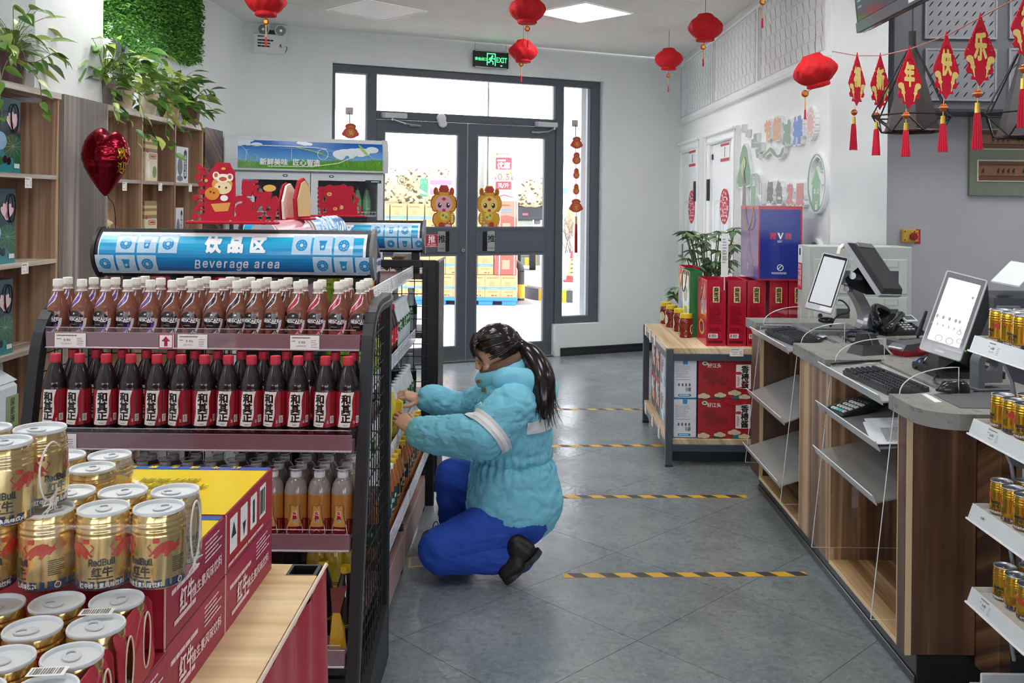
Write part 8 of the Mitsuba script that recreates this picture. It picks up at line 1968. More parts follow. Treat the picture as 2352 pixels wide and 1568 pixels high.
# ---- transom panels above the doors
s_b = [RW.hit(x, y)[0] for x, y in ((1570, 272), (1642, 240), (1747, 196), (1910, 124))]
zb, zt_p = 2.48, HC-.02
for i, (a, b) in enumerate(zip(s_b, s_b[1:])):
 t = thing('transom_panel', ('white translucent grid panel high on the right wall, in the far corner', 'white translucent grid panel high on the right wall, the middle one', 'white translucent grid panel high on the right wall, beside the column')[i], 'panel')
 part(t, 'frame', [(ext(rect(a, zb, b, zt_p).difference(rect(a+.035, zb+.045, b-.035, zt_p-.06)), .03, RW, .0), '#e6e8e9')], 'satin', False)
 part(t, 'frame_rim', [(ext(rect(a+.030, zb+.040, b-.030, zt_p-.055).difference(rect(a+.037, zb+.047, b-.037, zt_p-.062)), .006, RW, .029), '#c3c8ca')], 'satin', False)
 part(t, 'sheet', [(ext(rect(a+.03, zb+.04, b-.03, zt_p-.05), .006, RW, .004), '#dfe3e4')], 'gloss', False)
 inner = rect(a+.037, zb+.047, b-.037, zt_p-.062); L = []; r = random.Random(i)
 for k in range(1, 7): L.append(rect(a, zb+.047+k*.098, b, zb+.047+k*.098+.0035))
 part(t, 'grid_line', flats([(U(*L).intersection(inner), '#c1c8ca')], RW, .0115), 'gloss', False)
 n = int((b-a)/.125); D_ = []
 for j in range(n+1):
  for k in range(7):
   x, z = a+.05+j*.125+.012*(k % 2), zb+.06+k*.098
   D_.append(poly((x, z), (x+.006, z), (x-.022, z+.075), (x-.030, z+.075)))
 part(t, 'slot', flats([(U(*D_).intersection(inner), '#8d989c')], RW, .012), 'gloss', False)
part('wall_right', 'ledge', [(RW.box(s_b[0]-.1, s_b[3], zb-.035, zb, 0, .04, .004), '#d9dcdd'), (RW.box(s_b[0]-.1, s_b[3], HC-.05, HC, 0, .035, .004), '#cfd2d3')], 'satin', False)
# ---- raised slogan and pictograms, foam board with a coloured face
def relief(name, label, cat_, g, colour, th=.028, parent=None, rim=.008, nm='letter'):
 if parent is None: parent = thing(name, label, cat_)
 k = part(parent, nm, [(ext(g.buffer(rim), th, RW, .001), '#e9ebec')], 'satin', False)
 part(k, 'face', flats([(g, colour)], RW, th+.0018), 'satin', False)
 return parent
def fit(g, b):
 x0, y0, x1, y1 = g.bounds; a0, a1, c0, c1 = b
 g = affinity.translate(g, -x0, -y0); g = affinity.scale(g, (a1-a0)/(x1-x0), (c1-c0)/(y1-y0), origin=(0, 0)); return affinity.translate(g, a0, c0)
for ch, b, c, lab in (('节', (1755, 276, 1772, 325), '#dcae8f', 'raised peach character 节, first of the upper slogan'), ('能', (1775, 268, 1794, 323), '#dcae8f', 'raised peach character 能, second of the upper slogan'), ('减', (1797, 276, 1817, 334), '#8aa891', 'raised green character 减 of the upper slogan'), ('排', (1821, 266, 1843, 332), '#6f90cf', 'raised blue character 排 ending the upper slogan'),
      ('绿', (1761, 416, 1776, 467), '#7d8280', 'raised grey character 绿, first of the lower slogan'), ('色', (1781, 414, 1797, 468), '#7d8280', 'raised grey character 色, second of the lower slogan'), ('发', (1805, 421, 1823, 472), '#cf8a88', 'raised pink-red character 发, third of the lower slogan'), ('展', (1827, 421, 1847, 474), '#cf8a88', 'raised pink-red character 展 ending the lower slogan')):
 relief('wall_character', lab, 'lettering', fit(glyph(ch, .3, bold=6), wbox(RW, *b, .03)), c)
def wp(*pts): return [tuple(RW.hit(1540+x/5.6, 240+y/5.6, .02)) for x, y in pts]
def wline(pts, w): return LineString(wp(*pts)).buffer(w/2, cap_style='flat', join_style='mitre')
relief('wall_picture', 'raised green waving ribbon below the upper slogan', 'wall decoration', Polygon(wp((1200, 690), (1205, 640), (1250, 600), (1300, 548), (1345, 575), (1385, 650), (1420, 640), (1455, 560), (1478, 545), (1470, 620), (1440, 680), (1390, 685), (1340, 650), (1300, 600), (1250, 640), (1225, 690))).buffer(0), '#8aa891', nm='ribbon')
relief('wall_picture', 'raised grey-green zigzag smoke on the right wall', 'wall decoration', wline([(1085, 410), (1120, 400), (1118, 450), (1062, 480), (1062, 530), (1180, 520), (1178, 570), (1118, 605), (1125, 655), (1155, 660)], .035), '#a3ada8', nm='smoke', rim=.004)
tr_ = thing('wall_picture', 'raised green tree with a brown trunk on the right wall', 'wall decoration')
crown = Polygon(wp((965, 508), (995, 560), (1010, 640), (1020, 740), (1040, 830), (1050, 940), (1035, 1030), (1000, 1050), (965, 1030), (930, 1060), (895, 1065), (870, 1000), (880, 900), (905, 820), (905, 700), (925, 610), (940, 540))).buffer(0).buffer(.02).buffer(-.02)
relief('', '', '', crown, '#7fa489', parent=tr_, nm='crown')
part(tr_, 'inner_leaves', flats([(Polygon(wp((968, 665), (990, 720), (985, 800), (968, 860), (950, 930), (935, 880), (920, 790), (940, 740))).buffer(0), '#b5c793'), (Polygon(wp((962, 760), (975, 960), (985, 1000), (950, 1000))).buffer(0), '#8a7a70')], RW, .034), 'satin', False)
relief('', '', '', Polygon(wp((952, 940), (985, 930), (985, 1320), (935, 1320))).buffer(0), '#8d817c', parent=tr_, nm='trunk', rim=.004)
pu = thing('wall_picture', 'raised green fuel pump outline on the right wall', 'wall decoration')
relief('', '', '', U(Polygon(wp((1058, 890), (1112, 885), (1110, 1310), (1045, 1310))).buffer(0).difference(Polygon(wp((1070, 930), (1102, 928), (1102, 1045), (1070, 1048))).buffer(0))), '#8db39b', parent=pu, nm='pump_body', rim=.005)
relief('', '', '', wline([(1120, 900), (1160, 930), (1185, 1020), (1188, 1260), (1165, 1270), (1140, 1200), (1125, 1180)], .02), '#b3bab8', parent=pu, nm='hose', rim=.003)
for k, q in enumerate((((925, 330), (935, 260), (955, 255), (955, 340), (935, 360)), ((970, 385), (1000, 325), (1015, 320), (1003, 420), (985, 420)))):
 relief('wall_picture', ('raised pale swallow shape beside the near white door, upper', 'raised pale swallow shape beside the near white door, lower')[k], 'wall decoration', Polygon(wp(*q)).buffer(0), '#b9bcc0', nm='bird', rim=.003)
sc_, sw_ = RW.hit(1864, 283, .02), wbox(RW, 1857, 249, 1877, 318, .02)
rx, ry = (sw_[1]-sw_[0])/2, (sw_[3]-sw_[2])/2
sun = thing('wall_picture', 'raised pink sun with rays on the right wall', 'wall decoration')
relief('', '', '', U(ell(sc_[0], sc_[1], rx*.62, ry*.62, 12), *[Polygon([(sc_[0]+rx*q*math.cos(a+d), sc_[1]+ry*q*math.sin(a+d)) for q, d in ((.7, -.12), (1.05, -.09), (1.05, .09), (.7, .12))]).buffer(0) for a in np.linspace(0, 2*PI, 17)[:-1]]), '#dfb0a6', parent=sun, nm='disc', rim=.01)
hb_ = wbox(RW, 1857, 350, 1900, 490, .02); hx, hz, ha, hb2 = (hb_[0]+hb_[1])/2, (hb_[2]+hb_[3])/2, (hb_[1]-hb_[0])/2, (hb_[3]-hb_[2])/2
ho = thing('wall_picture', 'raised green house in an oval ring on the right wall', 'wall decoration')
E_ = lambda q: ell(hx, hz, ha*q, hb2*q, 14)
ringg = E_(.95).difference(affinity.translate(E_(.84), ha*.05, hb2*.03))
relief('', '', '', U(ringg.intersection(rect(hx-9, hz-9, hx-ha*.1, hz+9)), E_(.95).difference(E_(.90))), '#7fa489', parent=ho, nm='ring', rim=.01)
hs = U(poly((hx-ha*.55, hz-hb2*.05), (hx, hz+hb2*.5), (hx+ha*.55, hz-hb2*.05)), rect(hx-ha*.42, hz-hb2*.9, hx+ha*.42, hz)).intersection(E_(.9)).difference(U(rect(hx-ha*.25, hz-hb2*.35, hx-ha*.08, hz-hb2*.2), rect(hx+ha*.12, hz-hb2*.35, hx+ha*.3, hz-hb2*.2), rrect(hx-ha*.08, hz-hb2*.9, hx+ha*.12, hz-hb2*.6, .02)))
relief('', '', '', hs, '#8db894', parent=ho, nm='house', rim=.006)
part(ho, 'tree_sketch', flats([(U(*[ring(hx+ha*q*.6, hz+hb2*(.62+.1*p), .035, .006) for q, p in ((-.1, 1.2), (.3, .6), (.5, 1), (.2, 1.6), (.55, -.3), (.35, -1))]), '#8fa096')], RW, .012), 'satin', False)
t = thing('wall_picture', 'green dome shape low on the right wall behind the locker', 'wall decoration'); q = RW.hit(1874, 566, .02)
relief('', '', '', ell(q[0], q[1]-.07, .10, .10), '#6fa05a', parent=t, nm='dome', rim=.02)
# ================================================================ the corner behind the counter
NF = Fr((0, YN-.001, 0))
t = thing('emergency_button', 'yellow box with a red emergency button and red label on the grey wall', 'button')
a0, a1, b0, b1 = wbox(NF, 2068, 526, 2100, 556)
part(t, 'box', [(NF.box(a0, a1, b0, b1, 0, .04, .006), '#c39a3c')], 'satin', False)
q = NF.hit(2091, 542); part(t, 'button', [(NF.mesh(lathe([(.03, .04), (.028, .05), (.020, .052), (.026, .064), (.022, .072), (0, .074)], 20)).copy(), '#7e1f24')] if False else [(tm(NF.arr(lathe([(.022, .04), (.020, .052), (.027, .06), (.022, .07), (0, .072)], 20).vertices+V(q[0], q[1], 0)), lathe([(.022, .04), (.020, .052), (.027, .06), (.022, .07), (0, .072)], 20).faces), '#8a2228')], 'gloss', 40)
part(t, 'screw', [(NF.box(x-.004, x+.004, z-.004, z+.004, .04, .042), '#5a4a28') for x in (a0+.015, a1-.015) for z in (b0+.015, b1-.015)], 'metal', False)
lb = part(t, 'label', [(NF.box(a1, a1+.04, b0-.01, b1-.001, 0, .004), '#a01c22')], 'satin', False)
part(lb, 'lettering', flats([(vtxt('紧急切断', a1+.02, b1-.006, .018, bold=1), '#e0a23c')], NF, .0045), 'matte', False)
# framed pictures
t = thing('picture_board', 'grey-green board carrying brown relief pictures on the grey wall', 'picture')
a0, a1, b0, b1 = wbox(NF, 2223, 225, 2420, 450)
part(t, 'board', [(NF.box(a0, a1, b0, b1, 0, .03, .002), '#6d7566')], 'satin', False)
for i, (y0, y1) in enumerate(((297, 345), (368, 418))):
 c0, c1, e0, e1 = wbox(NF, 2238, y0, 2400, y1)
 k = part(t, 'picture', [(NF.box(c0, c1, e0, e1, .03, .038, .002), '#b9b5a0')], 'satin', False)
 w_, h_ = c1-c0, e1-e0; r = random.Random(i)
 L = [(rect(c0+.01, e0+.008, c1-.01, e1-.008), '#5f3d2b'), (rect(c0+.01, e0+h_*.28, c1-.01, e0+h_*.72), '#7d5638'), (U(*[line([(c0+.02, e0+h_*q+.004*math.sin(q*9)), (c1-.02, e0+h_*q)], .004) for q in (.25, .78)]), '#2e1d16'), (U(*[U(rect(x, e0+h_*.42, x+.016, e0+h_*.54), rect(x+.001, e0+h_*.34, x+.004, e0+h_*.42), rect(x+.012, e0+h_*.34, x+.015, e0+h_*.42), disc(x+.012, e0+h_*.58, .006, 4)) for x in np.arange(c0+.03, c1-.03, .034) if r.random() < .75]), '#241712')]
 part(k, 'relief', flats(L, NF, .0385), 'satin', False)
# grey lattice bulkhead
t = thing('lattice_bulkhead', 'dark grey bulkhead of slotted panels above the counter corner', 'bulkhead')
LB = Fr((0, 5.98, 0))
a0, a1, b0 = LB.hit(2054, 240)[0], LB.hit(2480, 240)[0], LB.hit(2240, 251)[1]
part(t, 'frame', [(LB.box(a0, a1, b0, HC, -.30, -.012, .003), '#57585e')], 'satin', False)
part(t, 'lower_lip', [(LB.box(a0, a1, b0-.02, b0, -.30, .01, .002), '#2a2a2e')], 'satin', False)
for (x0, y0, x1, y1) in ((2124, -60, 2290, 90), (2124, 112, 2288, 232), (2318, -60, 2480, 90), (2316, 112, 2480, 232)):
 c0, c1, e0, e1 = wbox(LB, x0, y0, x1, y1); e1 = min(e1, HC-.02)
 k = part(t, 'panel', [(LB.box(c0, c1, e0, e1, -.012, .004, .002), '#74757a')], 'satin', False)
 part(k, 'panel_rim', [(ext(rect(c0, e0, c1, e1).difference(rect(c0+.012, e0+.012, c1-.012, e1-.012)), .006, LB, .004), '#808187')], 'satin', False)
 sl = []
 for i in range(int((c1-c0)/.055)):
  for j in range(int((e1-e0)/.06)):
   x, z = c0+.03+i*.055, e0+.03+j*.06
   if x+.03 < c1 and z+.035 < e1: sl.append(affinity.rotate(ell(x+.01, z+.012, .022, .0042, 4), 52))
 part(k, 'slots', flats([(U(*sl), '#26262a')], LB, .0046), 'matte', False)
# lockers
t = thing('phone_locker', 'pale grey steel locker with small windowed doors behind the first till', 'locker')
YL = 5.29; x0, x1 = at(1859, 650, YL)[0], at(2094, 650, YL)[0]; zl = at(1950, 566, YL)[2]
LK = Fr((0, YL, 0))
part(t, 'body', [(bx(x0, x1, YL, 5.52, 0, zl, .003), '#b8bdb8')], 'satin', False)
cw = (x1-x0-.05)/2
for r_ in range(5):
 for c in range(2):
  a, e = x0+.025+c*(cw+.01), zl-.05-(r_+1)*.215
  b, f = a+cw-.012, e+.195
  if e < 0: continue
  d = part(t, 'door', [(LK.box(a, b, e, f, .0, .006, .002), '#c3c8c3')], 'satin', False)
  part(d, 'window', [(LK.box(b-.13, b-.05, e+.05, e+.13, .0055, .0075), '#4d5254'), (LK.box(b-.13, b-.125, e+.05, e+.13, .0075, .009), '#9da29d')], 'gloss', False)
  part(d, 'lock', [(LK.mesh(cyl((a+.035, e+.09, .006), (a+.035, e+.09, .014), .012, n=14)), '#2a2c2d')], 'gloss', 30)
  part(d, 'card_holder', [(ext(rect(b-.13, e+.15, b-.05, e+.185).difference(rect(b-.125, e+.155, b-.055, e+.19)), .003, LK, .006), '#aeb3ae')], 'satin', False)
SL = Fr((x0, 5.52, 0), (0, -1, 0))
part(t, 'notice', flats([(rrect(.01, zl-.125, .09, zl-.01, .02), '#eef0f0'), (rect(.03, zl-.06, .06, zl-.02), '#2f3a56'), (rect(.012, zl-.26, .088, zl-.105), '#b8303f'), (U(vtxt('关爱手机', .065, zl-.11, .03, bold=1), vtxt('请勿携带', .033, zl-.11, .03, bold=1)), '#f0d7d7')], SL, .001), 'satin', False)
# television hung over the counter
t = thing('television', 'black flat television hung over the counter, cut by the top edge', 'television')
YT = 4.45; q = at(1970, 77, YT); q2 = at(1962, 0, YT)
tilt = unit(V(q2[0]-q[0], 0, q2[2]-q[2])); TV = Fr(q, (0, -1, 0), tilt)
TVL, TVH = 1.05, .62
part(t, 'bezel', [(TV.box(0, TVL, 0, TVH, -.035, 0, .006), '#17181a')], 'gloss', False)
part(t, 'screen', [(flat(rect(.025, .055, TVL-.025, TVH-.02), TV, .001), '#3d4a50')], 'shiny', False)
part(t, 'lower_frame', [(TV.box(.0, TVL, .0, .05, -.0, .006, .003), '#4a545b')], 'gloss', False)
part(t, 'ticket', flats([(rect(.62, .012, .70, .038), '#d9d9d9')], TV, .008), 'satin', False)
part(t, 'screen_print', flats([(fine(.04, .1, .09, .5, 14, 3, .3), '#7d8b90')], TV, .0016), 'satin', False)
part(t, 'rear_housing', [(hull([TV(a, b, c) for a in (.05, TVL-.05) for b, c in ((.0, -.035), (TVH*.9, -.035), (.06, -.11), (TVH*.6, -.11))]), '#101113')], 'satin', False)
part(t, 'bracket', [(cyl(TV(.5, .4, -.1), TV(.5, .4, -.1)*V(1, 1, 0)+V(0, 0, HC), .02), '#1a1a1c')], 'satin', 30)
# pendant lamps in wire cages
def pendant(lab, px, Y, y_mid, y_bot, half, shade):
 t = thing('pendant_lamp', lab, 'lamp')
 c = at(px, y_mid, Y); zb_ = at(px, y_bot, Y)[2]; R = half/2150*Y; ztop = c[2]+R*1.9
 n = 6; top_ = V(c[0], Y, ztop)
 mid = [V(c[0]+R*math.cos(a), Y+R*math.sin(a), c[2]) for a in np.linspace(0, 2*PI, n+1)[:-1]]
 low = [V(c[0]+R*.72*math.cos(a+PI/n), Y+R*.72*math.sin(a+PI/n), zb_) for a in np.linspace(0, 2*PI, n+1)[:-1]]
 W_ = []
 for i in range(n):
  j = (i+1) % n
  W_ += [cyl(mid[i], mid[j], .0042, n=5), cyl(low[i], low[j], .0042, n=5), cyl(mid[i], low[i], .0042, n=5), cyl(mid[j], low[i], .0042, n=5), cyl(mid[i], top_, .0042, n=5)]
 part(t, 'cage', [(m, '#141415') for m in W_], 'satin', 30)
 a = np.linspace(0, 2*PI, 7)[:-1]+.3
 lo = [V(c[0]+R*.70*math.cos(q), Y+R*.70*math.sin(q), zb_+.004) for q in a]; hi = [V(c[0]+R*.10*math.cos(q), Y+R*.10*math.sin(q), ztop-.03) for q in a]
 vs = lo+hi; fs = [f for i in range(6) for f in ((i, (i+1) % 6, 6+(i+1) % 6), (i, 6+(i+1) % 6, 6+i))]
 part(t, 'shade', [(tm(vs, fs), shade)], 'satin', False)
 part(t, 'shade_rim', [(tube(lo, .006, 5, True), '#5a3526')], 'satin', False)
 part(t, 'socket', [(cyl(top_-V(0, 0, .03), top_+V(0, 0, .05), .02, n=12), '#161617')], 'satin', 30)
 part(t, 'cord', [(cyl(top_, V(c[0], Y, HC), .004, n=6), '#161617')], 'satin', 30)
 bm_ = tm(ball((c[0], Y, zb_+.09), .035, 2).vertices, ball((0, 0, 0), 1, 2).faces)
 part(t, 'bulb', [(bm_, '#e9e0cd')], 'gloss', True)
pendant('black wire-cage pendant lamp behind the 年 pennant', 2094, 4.9, 267, 303, 91, '#3a3032')
pendant('black wire-cage pendant lamp at the right picture edge, partly cut off', 2362, 4.6, 262, 316, 100, '#4a4649')
# ---- lanterns
def lantern_mesh(R, seed, h=.78):
 n, m = 64, 26; vs, fs = [], []
 r = random.Random(seed)
 for j in range(m+1):
  t_ = j/m; z = (t_-.5)*2*R*h; s_ = math.sin(PI*min(max(t_, .0), 1))
  rad = R*max(s_**.62, .0)
  if t_ < .10: rad = R*(.50+.05*math.sin(t_*30));
  if t_ > .90: rad = R*(.46+.05*math.sin(t_*30))
  for i in range(n):
   a = 2*PI*i/n; lobes = .05*abs(math.sin(a*6+1.2*math.sin(t_*PI*2+seed)))+.03*math.sin(a*6+t_*9+seed)*s_
   q = rad*(1+lobes-.03); vs.append((q*math.cos(a), q*math.sin(a), z))
 for j in range(m):
  for i in range(n):
   k = (i+1) % n; fs += [(j*n+i, j*n+k, (j+1)*n+k), (j*n+i, (j+1)*n+k, (j+1)*n+i)]
 b = len(vs); vs += [(0, 0, -R*h*.9), (0, 0, R*h*.9)]
 fs += [(b, (i+1) % n, i) for i in range(n)]+[(b+1, m*n+i, m*n+(i+1) % n) for i in range(n)]
 v = np.array(vs); v += (meshkit.fbm(v/R*2.2+seed, 3)-.5)[:, None]*unit_rows(v)*R*.10
 return tm(v, fs)
def lantern(lab, px, py, wpx, D, seed, bead=None, tilt=None, only_tassel=False, charm_=False):
 t = thing('paper_lantern', lab, 'lantern'); Y = D*2150/wpx; c = at(px, py, Y); R = D/2; k = Y/2150
 m = lantern_mesh(R, seed)
 v = m.vertices
 if tilt is not None:
  a = math.radians(tilt); v = np.c_[v[:, 0]*math.cos(a)-v[:, 2]*math.sin(a), v[:, 1], v[:, 0]*math.sin(a)+v[:, 2]*math.cos(a)]
 part(t, 'paper_body', [(tm(v+c, m.faces), '#c41a22')], 'plain', 50)
 part(t, 'hook_wire', [(cyl(c+V(0, 0, R*.7), V(c[0], c[1], HC), .0018, n=4), '#7a6a60')], 'metal', 30)
 if bead:
  bp = at(bead[0], bead[1], Y); bx_ = at(bead[0], bead[2], Y)
  top_ = V(c[0], c[1], c[2]-R*.74)
  part(t, 'cord', [(cyl(top_, bp, .0018, n=5), '#b8322a'), (cyl(bp, bx_+V(0, 0, (bp[2]-bx_[2])*.35), .0034, n=6), '#cfa85a')], 'satin', 30)
  kb_ = part(t, 'bead', [(tm(ball((0, 0, 0), (.020, .012, .020), 2).vertices+bp, ball((0, 0, 0), 1, 2).faces), '#b8441f')], 'gloss', True)
  part(kb_, 'gilding', flats([(txt('福', 0, 0, .022, bold=3), '#e0b04a')], Fr(bp+V(0, -.0125, 0)), .0), 'metal', False)
  part(t, 'tassel', [(cyl(bx_+V(0, 0, (bp[2]-bx_[2])*.38), bx_, .005, .007, n=8), '#c8323f')], 'cloth', 30)
lantern('red paper lantern cut by the top edge above the emergency lamp', 611, 2, 90, .25, 1, (611, 50, 106))
lantern('red paper lantern cut by the top edge, left of the glowing ceiling panel', 1211, 22, 83, .25, 2, (1211, 66, 110))
lantern('small red paper lantern in front of the exit sign wall, below another', 1202, 118, 66, .25, 3, (1197, 148, 188))
lantern('small red paper lantern in the far corner by the grid panels', 1536, 136, 63, .25, 4, (1535, 174, 211))
lantern('red paper lantern hanging left of the grid panels, larger of two there', 1620, 64, 79, .25, 5, (1615, 108, 152))
lantern('red paper lantern hanging tilted at the column corner', 1872, 163, 98, .235, 6, (1849, 215, 274), tilt=14)
lantern('red paper lantern above the picture edge, only its tassel in view', 1752, -60, 90, .25, 7, (1751, 5, 64))
# ---- new-year pennants on a string
st_px = [(1911, 118, 5.50), (1969, 128, 5.24), (2022, 128, 4.92), (2089, 113, 4.45), (2174, 82, 4.13), (2252, 40, 3.84), (2366, -20, 3.55), (2440, -60, 3.4)]
t = thing('pennant_string', 'thin red string carrying the new-year pennants from the column', 'string')
part(t, 'string', [(tube([at(*q) for q in st_px], .0028, 5), '#c08078')], 'cloth', False)
def pennant(word, lab, tx, ty, bx__, by, w, bead, tas, Y):
 t = thing('pennant', lab, 'pennant')
 a = at(tx, ty, Y); hgt = (by-ty)/2150*Y; W_ = .165
 cosr = min(1., (w/2150*Y)/W_); ang = math.acos(cosr)*.6
 fr = Fr(a, V(math.cos(ang)*cosr/max(math.cos(ang), 1e-6) if False else math.cos(ang), math.sin(ang), 0))
 u = hgt/100; v_ = (w/2150*Y)/math.cos(ang)/2/50
 g = Polygon([(0, 0), (-6*v_, -10*u), (-46*v_, -52*u), (-50*v_, -58*u), (-36*v_, -72*u), (-44*v_, -78*u), (-38*v_, -84*u), (-24*v_, -84*u), (-28*v_, -92*u), (-12*v_, -92*u), (0, -100*u), (12*v_, -92*u), (28*v_, -92*u), (24*v_, -84*u), (38*v_, -84*u), (44*v_, -78*u), (36*v_, -72*u), (50*v_, -58*u), (46*v_, -52*u), (6*v_, -10*u)]).buffer(0)
 holes = U(*[ell(s*(20+6*i)*v_, -(24+9*i)*u, 3*v_, 1.2*u, 4) for s in (-1, 1) for i in range(4)], *[ell(s*(16+8*i)*v_, -(84+2*(i % 2))*u, 2.4*v_, 1.4*u, 4) for s in (-1, 1) for i in range(3)], ell(0, -9*u, 2*v_, 2*u, 4))
 part(t, 'felt', [(ext(g.difference(holes), .005, fr, -.0025), '#c1162f')], 'cloth', False)
 fan = lambda s: U(Polygon([(s*18*v_, -88*u), (s*40*v_, -62*u), (s*30*v_, -60*u), (s*24*v_, -62*u), (s*20*v_, -68*u)]).buffer(0), ell(s*34*v_, -64*u, 12*v_, 5*u, 5), ell(s*24*v_, -75*u, 8*v_, 3*u, 4), line([(s*18*v_, -88*u), (s*34*v_, -64*u)], 3*v_))
 part(t, 'gold_print', flats([(fit(glyph(word, .1, bold=5), (-21*v_, 21*v_, -66*u, -26*u)), '#e3cd77'), (U(fan(-1), fan(1)), '#e0c878'), (line([(-24*v_, -40*u), (-14*v_, -26*u), (0, -21*u), (14*v_, -26*u), (24*v_, -40*u)], 1.5*v_), '#7d0f20')], fr, .003), 'cloth', False)
 tip = at(bx__, by, Y); b = at(*bead, Y); e0, e1 = at(tas[0], tas[1], Y), at(tas[0]-1, tas[2], Y)
 part(t, 'cord', [(cyl(tip, b, .002, n=5), '#d9b45c'), (cyl(b, e0, .002, n=5), '#d9b45c')], 'metal', 30)
 part(t, 'bead', [(tm(ball((0, 0, 0), (.017, .017, .018), 2).vertices+b, ball((0, 0, 0), 1, 2).faces), '#a8421f'), (tube([b+.0175*V(math.cos(q), math.sin(q), 0) for q in np.linspace(0, 2*PI, 12)[:-1]], .003, 5, True), '#d9a848')], 'gloss', True)
 L_ = np.linalg.norm(e1-e0)
 part(t, 'tassel_cap', [(cyl(e0, e0+(e1-e0)*.22, .009, .011, n=10), '#d6b552')], 'metal', 30)
 part(t, 'tassel', [(cyl(e0+(e1-e0)*.2, e1, .010, .019, n=14), '#c0182f')]+[(tube([e0+(e1-e0)*.25+.011*V(math.cos(q), math.sin(q), 0), e1+.020*V(math.cos(q), math.sin(q), 0)+V(0, 0, -.004)], .0022, 4), '#d02a44') for q in np.linspace(0, 2*PI, 14)[:-1]], 'cloth', 30)
for a in (('福', 'red felt pennant with gold character 福, first on the string from the column', 1969, 120, 1964, 243, 47, (1962, 258), (1961, 268, 343), 5.24), ('新', 'red felt pennant with gold character 新, second on the string', 2022, 121, 2015, 252, 53, (2014, 266), (2013, 280, 355), 4.92), ('年', 'red felt pennant with gold character 年, third on the string', 2089, 104, 2082, 250, 67, (2081, 265), (2081, 282, 358), 4.45),
   ('快', 'red felt pennant with gold character 快, fourth on the string', 2174, 72, 2168, 228, 71, (2167, 247), (2166, 266, 347), 4.13), ('乐', 'red felt pennant with gold character 乐, largest whole one, fifth on the string', 2252, 29, 2247, 197, 83, (2246, 215), (2245, 236, 342), 3.84), ('福', 'red felt pennant cut by the right picture edge', 2360, -30, 2353, 138, 88, (2352, 158), (2350, 180, 292), 3.55)): pennant(*a)
# ================================================================ display rack with gift bags, jars and boxes; floor tapes
rk = thing('display_rack', 'low display rack with pale wood shelves and grey steel legs beyond the counter', 'rack')
RX0, RX1, RY0, RY1, RZ = .832, 1.70, 5.63, 6.80, .712
for x in (RX0, RX1-.03):
 for y in (RY0, RY1-.04):
  part(rk, 'leg', [(bx(x, x+.042, y, y+.042, .012, RZ-.004, .003), '#454b54')], 'satin', False)
  part(rk, 'foot', [(bx(x-.003, x+.045, y-.003, y+.045, 0, .014, .003), '#23262a')], 'satin', False)
part(rk, 'top_board', [(bx(RX0+.008, RX1, RY0+.02, RY1, RZ-.035, RZ, .002), '#fff')], 'rack_wood', False)
part(rk, 'lower_board', [(bx(RX0+.008, RX1, RY0+.012, RY1, .132, .165, .002), '#fff')], 'rack_wood', False)
for z in (RZ-.075, .09):
 part(rk, 'beam', [(bx(RX0+.04, RX1, RY0+.008, RY0+.03, z, z+.042, .002), '#3b4450')], 'satin', False)
 part(rk, 'beam', [(bx(RX0+.006, RX0+.028, RY0+.04, RY1-.04, z, z+.042, .002), '#4b5058')], 'satin', False)
sf = Fr((RX0+.005, RY1, 0), (0, -1, 0))
for i, (s, z) in enumerate(((.08, RZ-.07), (.32, RZ-.07), (.55, RZ-.07), (.12, .09), (.48, .09), (.8, .09))): price_tag(rk, sf, s, z, .07, .075, '', i)
ff = Fr((0, RY0+.006, 0)); a = ff.hit(1676, 818); price_tag(rk, ff, a[0], a[1], .082, .048, '29.90', 8)
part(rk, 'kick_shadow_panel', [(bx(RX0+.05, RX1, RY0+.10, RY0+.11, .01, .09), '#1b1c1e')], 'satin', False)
def carton_box(name, lab, x0, x1, y0, y1, z, h, col, front=None, left=None, mat='satin'):
 t = thing(name, lab, 'box')
 part(t, 'box', [(bx(x0, x1, y0, y1, z, z+h, .002), col)], mat, False)
 if front: part(t, 'front_print', flats(front(x1-x0, h), Fr((x0, y0, z)), .0006, .0005), mat, False)
 if left: part(t, 'side_print', flats(left(y1-y0, h), Fr((x0, y1, z), (0, -1, 0)), .0006, .0005), mat, False)
 return t
def white_face(w, h): return [(rrect(w*.03, h*.02, w*.97, h*.98, .008), '#dfe1e6'), (rrect(w*.4, h*.86, w*.6, h*.99, .005), '#3f8fc4'), (U(fine(w*.1, h*.52, w*.75, h*.84, 11, 3, .35), fine(w*.1, h*.46, w*.9, h*.49, 1, 5)), '#9a9da6'), (U(*[rect(w*(.2+.15*i), h*.31, w*(.2+.15*i)+w*.07, h*.38) for i in range(4)]), '#5a5c62'), (barcode(w*.52, h*.18, w*.75, h*.28, 4, 10), '#3a3b40'), (rrect(w*.2, h*.05, w*.75, h*.11, .006), '#2f7fb4'), (fine(w*.26, h*.065, w*.7, h*.095, 1, 8, .8), '#dfe9f2')]
